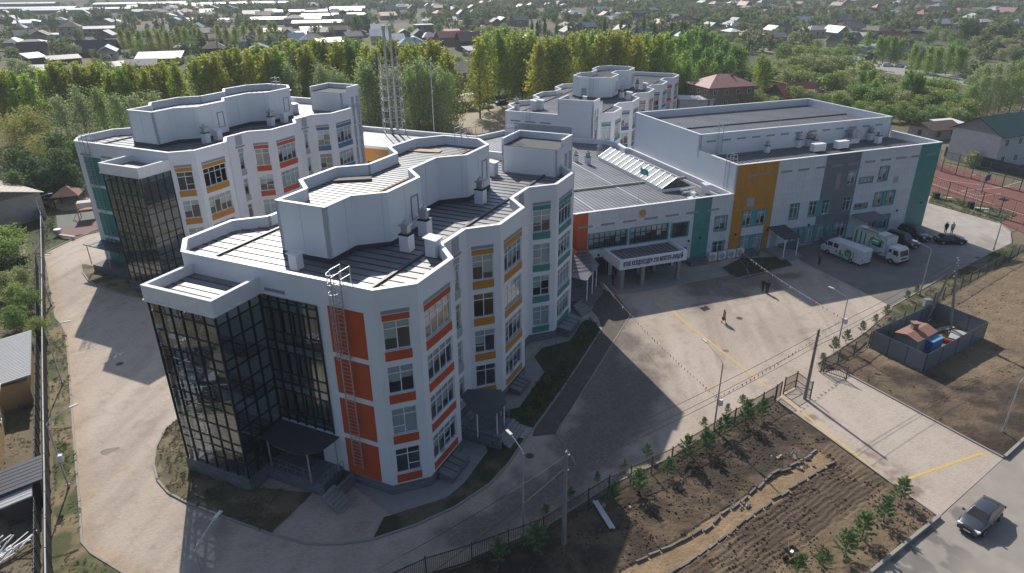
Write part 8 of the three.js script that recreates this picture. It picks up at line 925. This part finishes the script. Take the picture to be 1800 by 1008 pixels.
  ['dark', [[-350.9,-597.92,13],[-334.48,-577.14,13],[-333.42,-580.32,12],[-102.01,-516.38,13],[-105.19,-502.58,13]], 'broad dark tree clump on the hazy plain', 'broad dark trees on the plain'],
  ['round', [[-66.14,-81.23,3.5],[-62.79,-78.25,3.2],[-60.57,-76.93,3],[-59.14,-72.13,3],[-54.53,-69.5,2.8],[-74.38,-94.71,5],[-71.54,-89.9,5],[-66.1,-84.29,3]], 'flowering bush in the neighbouring garden on the left', 'garden bushes beyond the left fence'],
  ['round', [[102.86,-145.72,3.5],[97.83,-142.02,3.2],[103.54,-142.97,3.4]], 'fresh green shrub in front of the green roofed house', 'fresh shrubs before the green roofed house'],
];
const ORD = ['first', 'second', 'third', 'fourth', 'fifth', 'sixth', 'seventh', 'eighth', 'ninth', 'tenth', 'eleventh', 'twelfth', '13th', '14th', '15th', '16th', '17th', '18th', '19th', '20th', '21st', '22nd', '23rd', '24th', '25th', '26th', '27th', '28th', '29th', '30th'];
for (const [k, L, lab, g] of rows) L.slice().sort((a, b) => a[0] / -a[1] - b[0] / -b[1]).forEach(([x, z, h], i) => tree(k, x, z, /right houses|left houses/.test(g) ? h * .74 : h, /row|windbreak|mast|stand|street|willow like|block penthouse/.test(lab) && i < 30 ? `${lab}, ${ORD[i]} from left` : lab, g, .92 + .22 * hash2(Math.round(x), Math.round(z), 5)));
// woods and orchards further out that read as one mass
{ const g = treeGeo({ kind: 'round', H: 8, base: .6, R: 3.7, n: 190, size: 1.5, limbs: 14, trunk: .15 }, 901).crown, m = new THREE.MeshPhysicalMaterial({ vertexColors: true, roughness: .95, transmission: .5, thickness: 0, side: THREE.DoubleSide }), r = rngOf(17), pos = [];
  const zone = (x, z) => { const d = Math.hypot(x, z); if (d < 235 || z > -120) return 0; const n = fbm(x / 90, z / 90, 151, 4); const lf = x / -z < .12; return d < 420 ? (n > .50 ? (lf ? .10 : .30) : .05) : d < 900 ? (lf ? (n > .56 ? .35 : .05) : (n > .50 ? .38 : .10)) : n > .46 ? .7 : .12; };
  for (let i = 0; i < 60000 && pos.length < 4200; i++) { const d = 230 + 1250 * Math.sqrt(r()) * (.3 + .7 * r()), a = (r() - .5) * 1.5, x = Math.sin(a) * d, z = -Math.cos(a) * d; if (x / -z > .95 || x / -z < -.95) continue; if (nearHouse(x, z)) continue; if (r() < zone(x, z)) pos.push([x, z]); }
  const im = new THREE.InstancedMesh(g, m, pos.length), mt = new THREE.Matrix4(), q = new THREE.Quaternion(), c = new THREE.Color(); pos.forEach(([x, z], i) => { const s = .42 + .6 * r(); q.setFromAxisAngle(V3(0, 1, 0), r() * 6.28); const d = Math.hypot(x, z); mt.compose(V3(x, -.3 + Math.max(0, d - 1250) ** 1.25 * .022, z), q, V3(s * 1.15, s * (.8 + .6 * r()), s * 1.15)); im.setMatrixAt(i, mt); const k = .75 + .5 * r(), h = r(); im.setColorAt(i, c.setRGB(lerp(.12, .22, h) * k, lerp(.185, .245, h) * k, lerp(.05, .09, h) * k)); }); im.name = 'woodland'; im.castShadow = im.receiveShadow = true; tag(im, 'hazy mass of gardens, orchards and woods reaching to the far hills', null, null, 'stuff'); scene.add(im); }
// young pines by the fences
{ const pm = leafMat([.055, .095, .03], .3), pg = [0, 1, 2].map(i => { const r = rngOf(800 + i), L = new LG(), T = new MB(), H = 2.2; T.cyl([0, -.1, 0], [0, H * .95, 0], .035, .012, 5, false); for (let k = 0; k < 30; k++) { const t = .14 + .84 * k / 30, a = k * 2.4 + r(), len = (.72 * (1 - t) ** .7 + .12) * (.75 + .5 * r()), y = H * t, e = [Math.cos(a) * len, y + .22 + len * .35, Math.sin(a) * len]; T.cyl([0, y, 0], e, .012, .005, 3, false); for (let j = 0; j < 52; j++) { const u = .25 + .8 * r(), kx = .75 + .6 * r(); L.leaf(e[0] * u + (r() - .5) * .13, lerp(y, e[1], u) + (r() - .4) * .14, e[2] * u + (r() - .5) * .13, (.16 + .07 * r()), r, [kx, kx * (1 + .2 * (r() - .3)), kx], [Math.cos(a) * .6, .8, Math.sin(a) * .6], .28); } } return { c: L.geo(), t: T.geo() }; });
  const pine = (p, h, label, group) => { const k = pg[Math.floor(R() * 3)], t = thing('pine_sapling', label, 'young pine', [p[0], .02, p[1]], R() * 6, group); mesh('trunk', k.t, barkM, t); mesh('needles', k.c, pm, t); const s = h / 2.4 * (.78 + .42 * R()); t.rotation.z = (R() - .5) * .12; t.rotation.x = (R() - .5) * .12; t.scale.set(s * (.9 + .3 * R()), s, s * (.9 + .3 * R())); };
  [...[[-1.17,-35.79],[1.45,-37.01],[7.77,-41.52],[10,-42.77],[12.71,-44.84],[14.74,-46.62],[16.73,-47.73],[18.84,-49.93],[21.3,-51.58],[23.04,-52.43]]].forEach((p, i) => pine(p, 2.5, `young pine in the soil just outside the front fence, ${ORD[i]} from left`, 'young pines outside the front fence'));
  [[19.54,-34.51],[21.27,-34.79],[23.38,-35.98],[25.47,-37.67],[27.85,-39.34],[30.31,-41.51]].forEach((p, i) => pine(p, 2.4, `young pine in the row along the street kerb, ${ORD[i]} from left`, 'young pines along the street kerb'));
  [...[[2.4,-40.42],[4.47,-42.14],[6.82,-44.1],[9.27,-45.75],[11.46,-47.28],[17.43,-51.39],[20.15,-53.38],[21.99,-54.65]]].forEach((p, i) => pine(p, 1.3, `small conifer inside the front fence on the yard side, ${ORD[i]} from left`, 'small conifers inside the front fence'));
  [...[[33.02,-62.77],[35.21,-65.02],[37.36,-66.76],[40.31,-69.23],[42.82,-71.29],[44.96,-73],[50.03,-77.78],[51.98,-79.25]]].forEach((p, i) => pine(p, 1.5, `small conifer on the weedy verge along the mesh fence, ${ORD[i]} from left`, 'small conifers on the weedy verge'));
  for (const p of [[9.2,-71.74],[8.24,-69.51],[7.06,-67.39],[5.15,-62.98],[3.48,-58.78],[2.53,-55.38],[1.48,-53.25]]) pine(p, 1.1, 'small dark bush in the planted strip beside the classroom block', 'small bushes in the planted strip');
  for (const p of [[32.91,-87.94],[35.93,-87.45],[35.6,-89.3]]) pine(p, 1.1, 'young shrub in the square bed in front of the hall', 'young shrubs in the square bed');
  for (const p of [[-2.96,-50.3],[0.14,-52.65]]) pine(p, .9, 'small bush in the dark grass bed by the side porch', 'small bushes by the side porch'); }
// rough grass tufts on the verges and gardens
{ const L = new LG(), r = rngOf(61); for (let i = 0; i < 9; i++) L.leaf((r() - .5) * .3, .1 + r() * .06, (r() - .5) * .3, .17, r, [1, 1, 1], [0, 1, 0], .25); const g = L.geo(), pos = []; const areas = [[[[-37,-42.75],[-42.66,-51.81],[-50.4,-64.08],[-58.99,-77.38],[-67.4,-91.4],[-56.24,-74.97],[-52.29,-70.53],[-42.83,-55.43],[-34.84,-42.72],[-32.03,-38.17],[-27.57,-35.32],[-30.31,-32.87]], 1500], [[[-78.64,-103.42],[-86.71,-121.57],[-67.57,-91.4],[-51.96,-64.11],[-33.66,-35.8],[-36.51,-35.84],[-49.69,-48.64],[-74.91,-85.6]], 2600], [[[45.86,-73.28],[55.4,-81.81],[70.97,-93.11],[76.5,-95.96],[69.52,-89.24],[52.75,-76.73]], 900], [BED_A1, 500], [BED_A3, 700], [[[-85.11,-119.49],[-83.31,-119.43],[-73.09,-103.78],[-71.23,-97.05]], 500], [[[74.78,-117.15],[77.94,-110.98],[80.28,-106.21],[86.11,-110.11],[83.54,-115.21],[79.27,-123.66]], 500], [[[43.32,-65.61],[44.54,-62.19],[52.03,-66.97],[49.52,-70.42]], 300]]; for (const [P, n] of areas) { const xs = P.map(p => p[0]), zs = P.map(p => p[1]); let k = 0; for (let i = 0; i < n * 6 && k < n; i++) { const x = lerp(Math.min(...xs), Math.max(...xs), r()), z = lerp(Math.min(...zs), Math.max(...zs), r()); if (inPoly(x, z, P) && fbm(x / 2, z / 2, 71, 3) > .42) { pos.push([x, z]); k++; } } }
  const im = new THREE.InstancedMesh(g, leafMat([1, 1, 1], .2), pos.length), mt = new THREE.Matrix4(), q = new THREE.Quaternion(), c = new THREE.Color(); pos.forEach(([x, z], i) => { q.setFromAxisAngle(V3(0, 1, 0), r() * 6); const s = .7 + r() * 1.1; mt.compose(V3(x, .0, z), q, V3(s, s, s)); im.setMatrixAt(i, mt); const h = fbm(x / 3, z / 3, 73, 3), k = .8 + .4 * r(), left = x < -37 && z < -40 ? .75 : .3; im.setColorAt(i, c.setRGB(lerp(.20, .06, h * left + .25) * k, lerp(.165, .125, h * left + .25) * k, lerp(.09, .02, h * left + .25) * k)); }); im.name = 'grass'; im.castShadow = im.receiveShadow = true; tag(im, 'tufts of rough grass on the verges and beds', null, null, 'stuff'); scene.add(im); }
renderer.render(scene, camera);
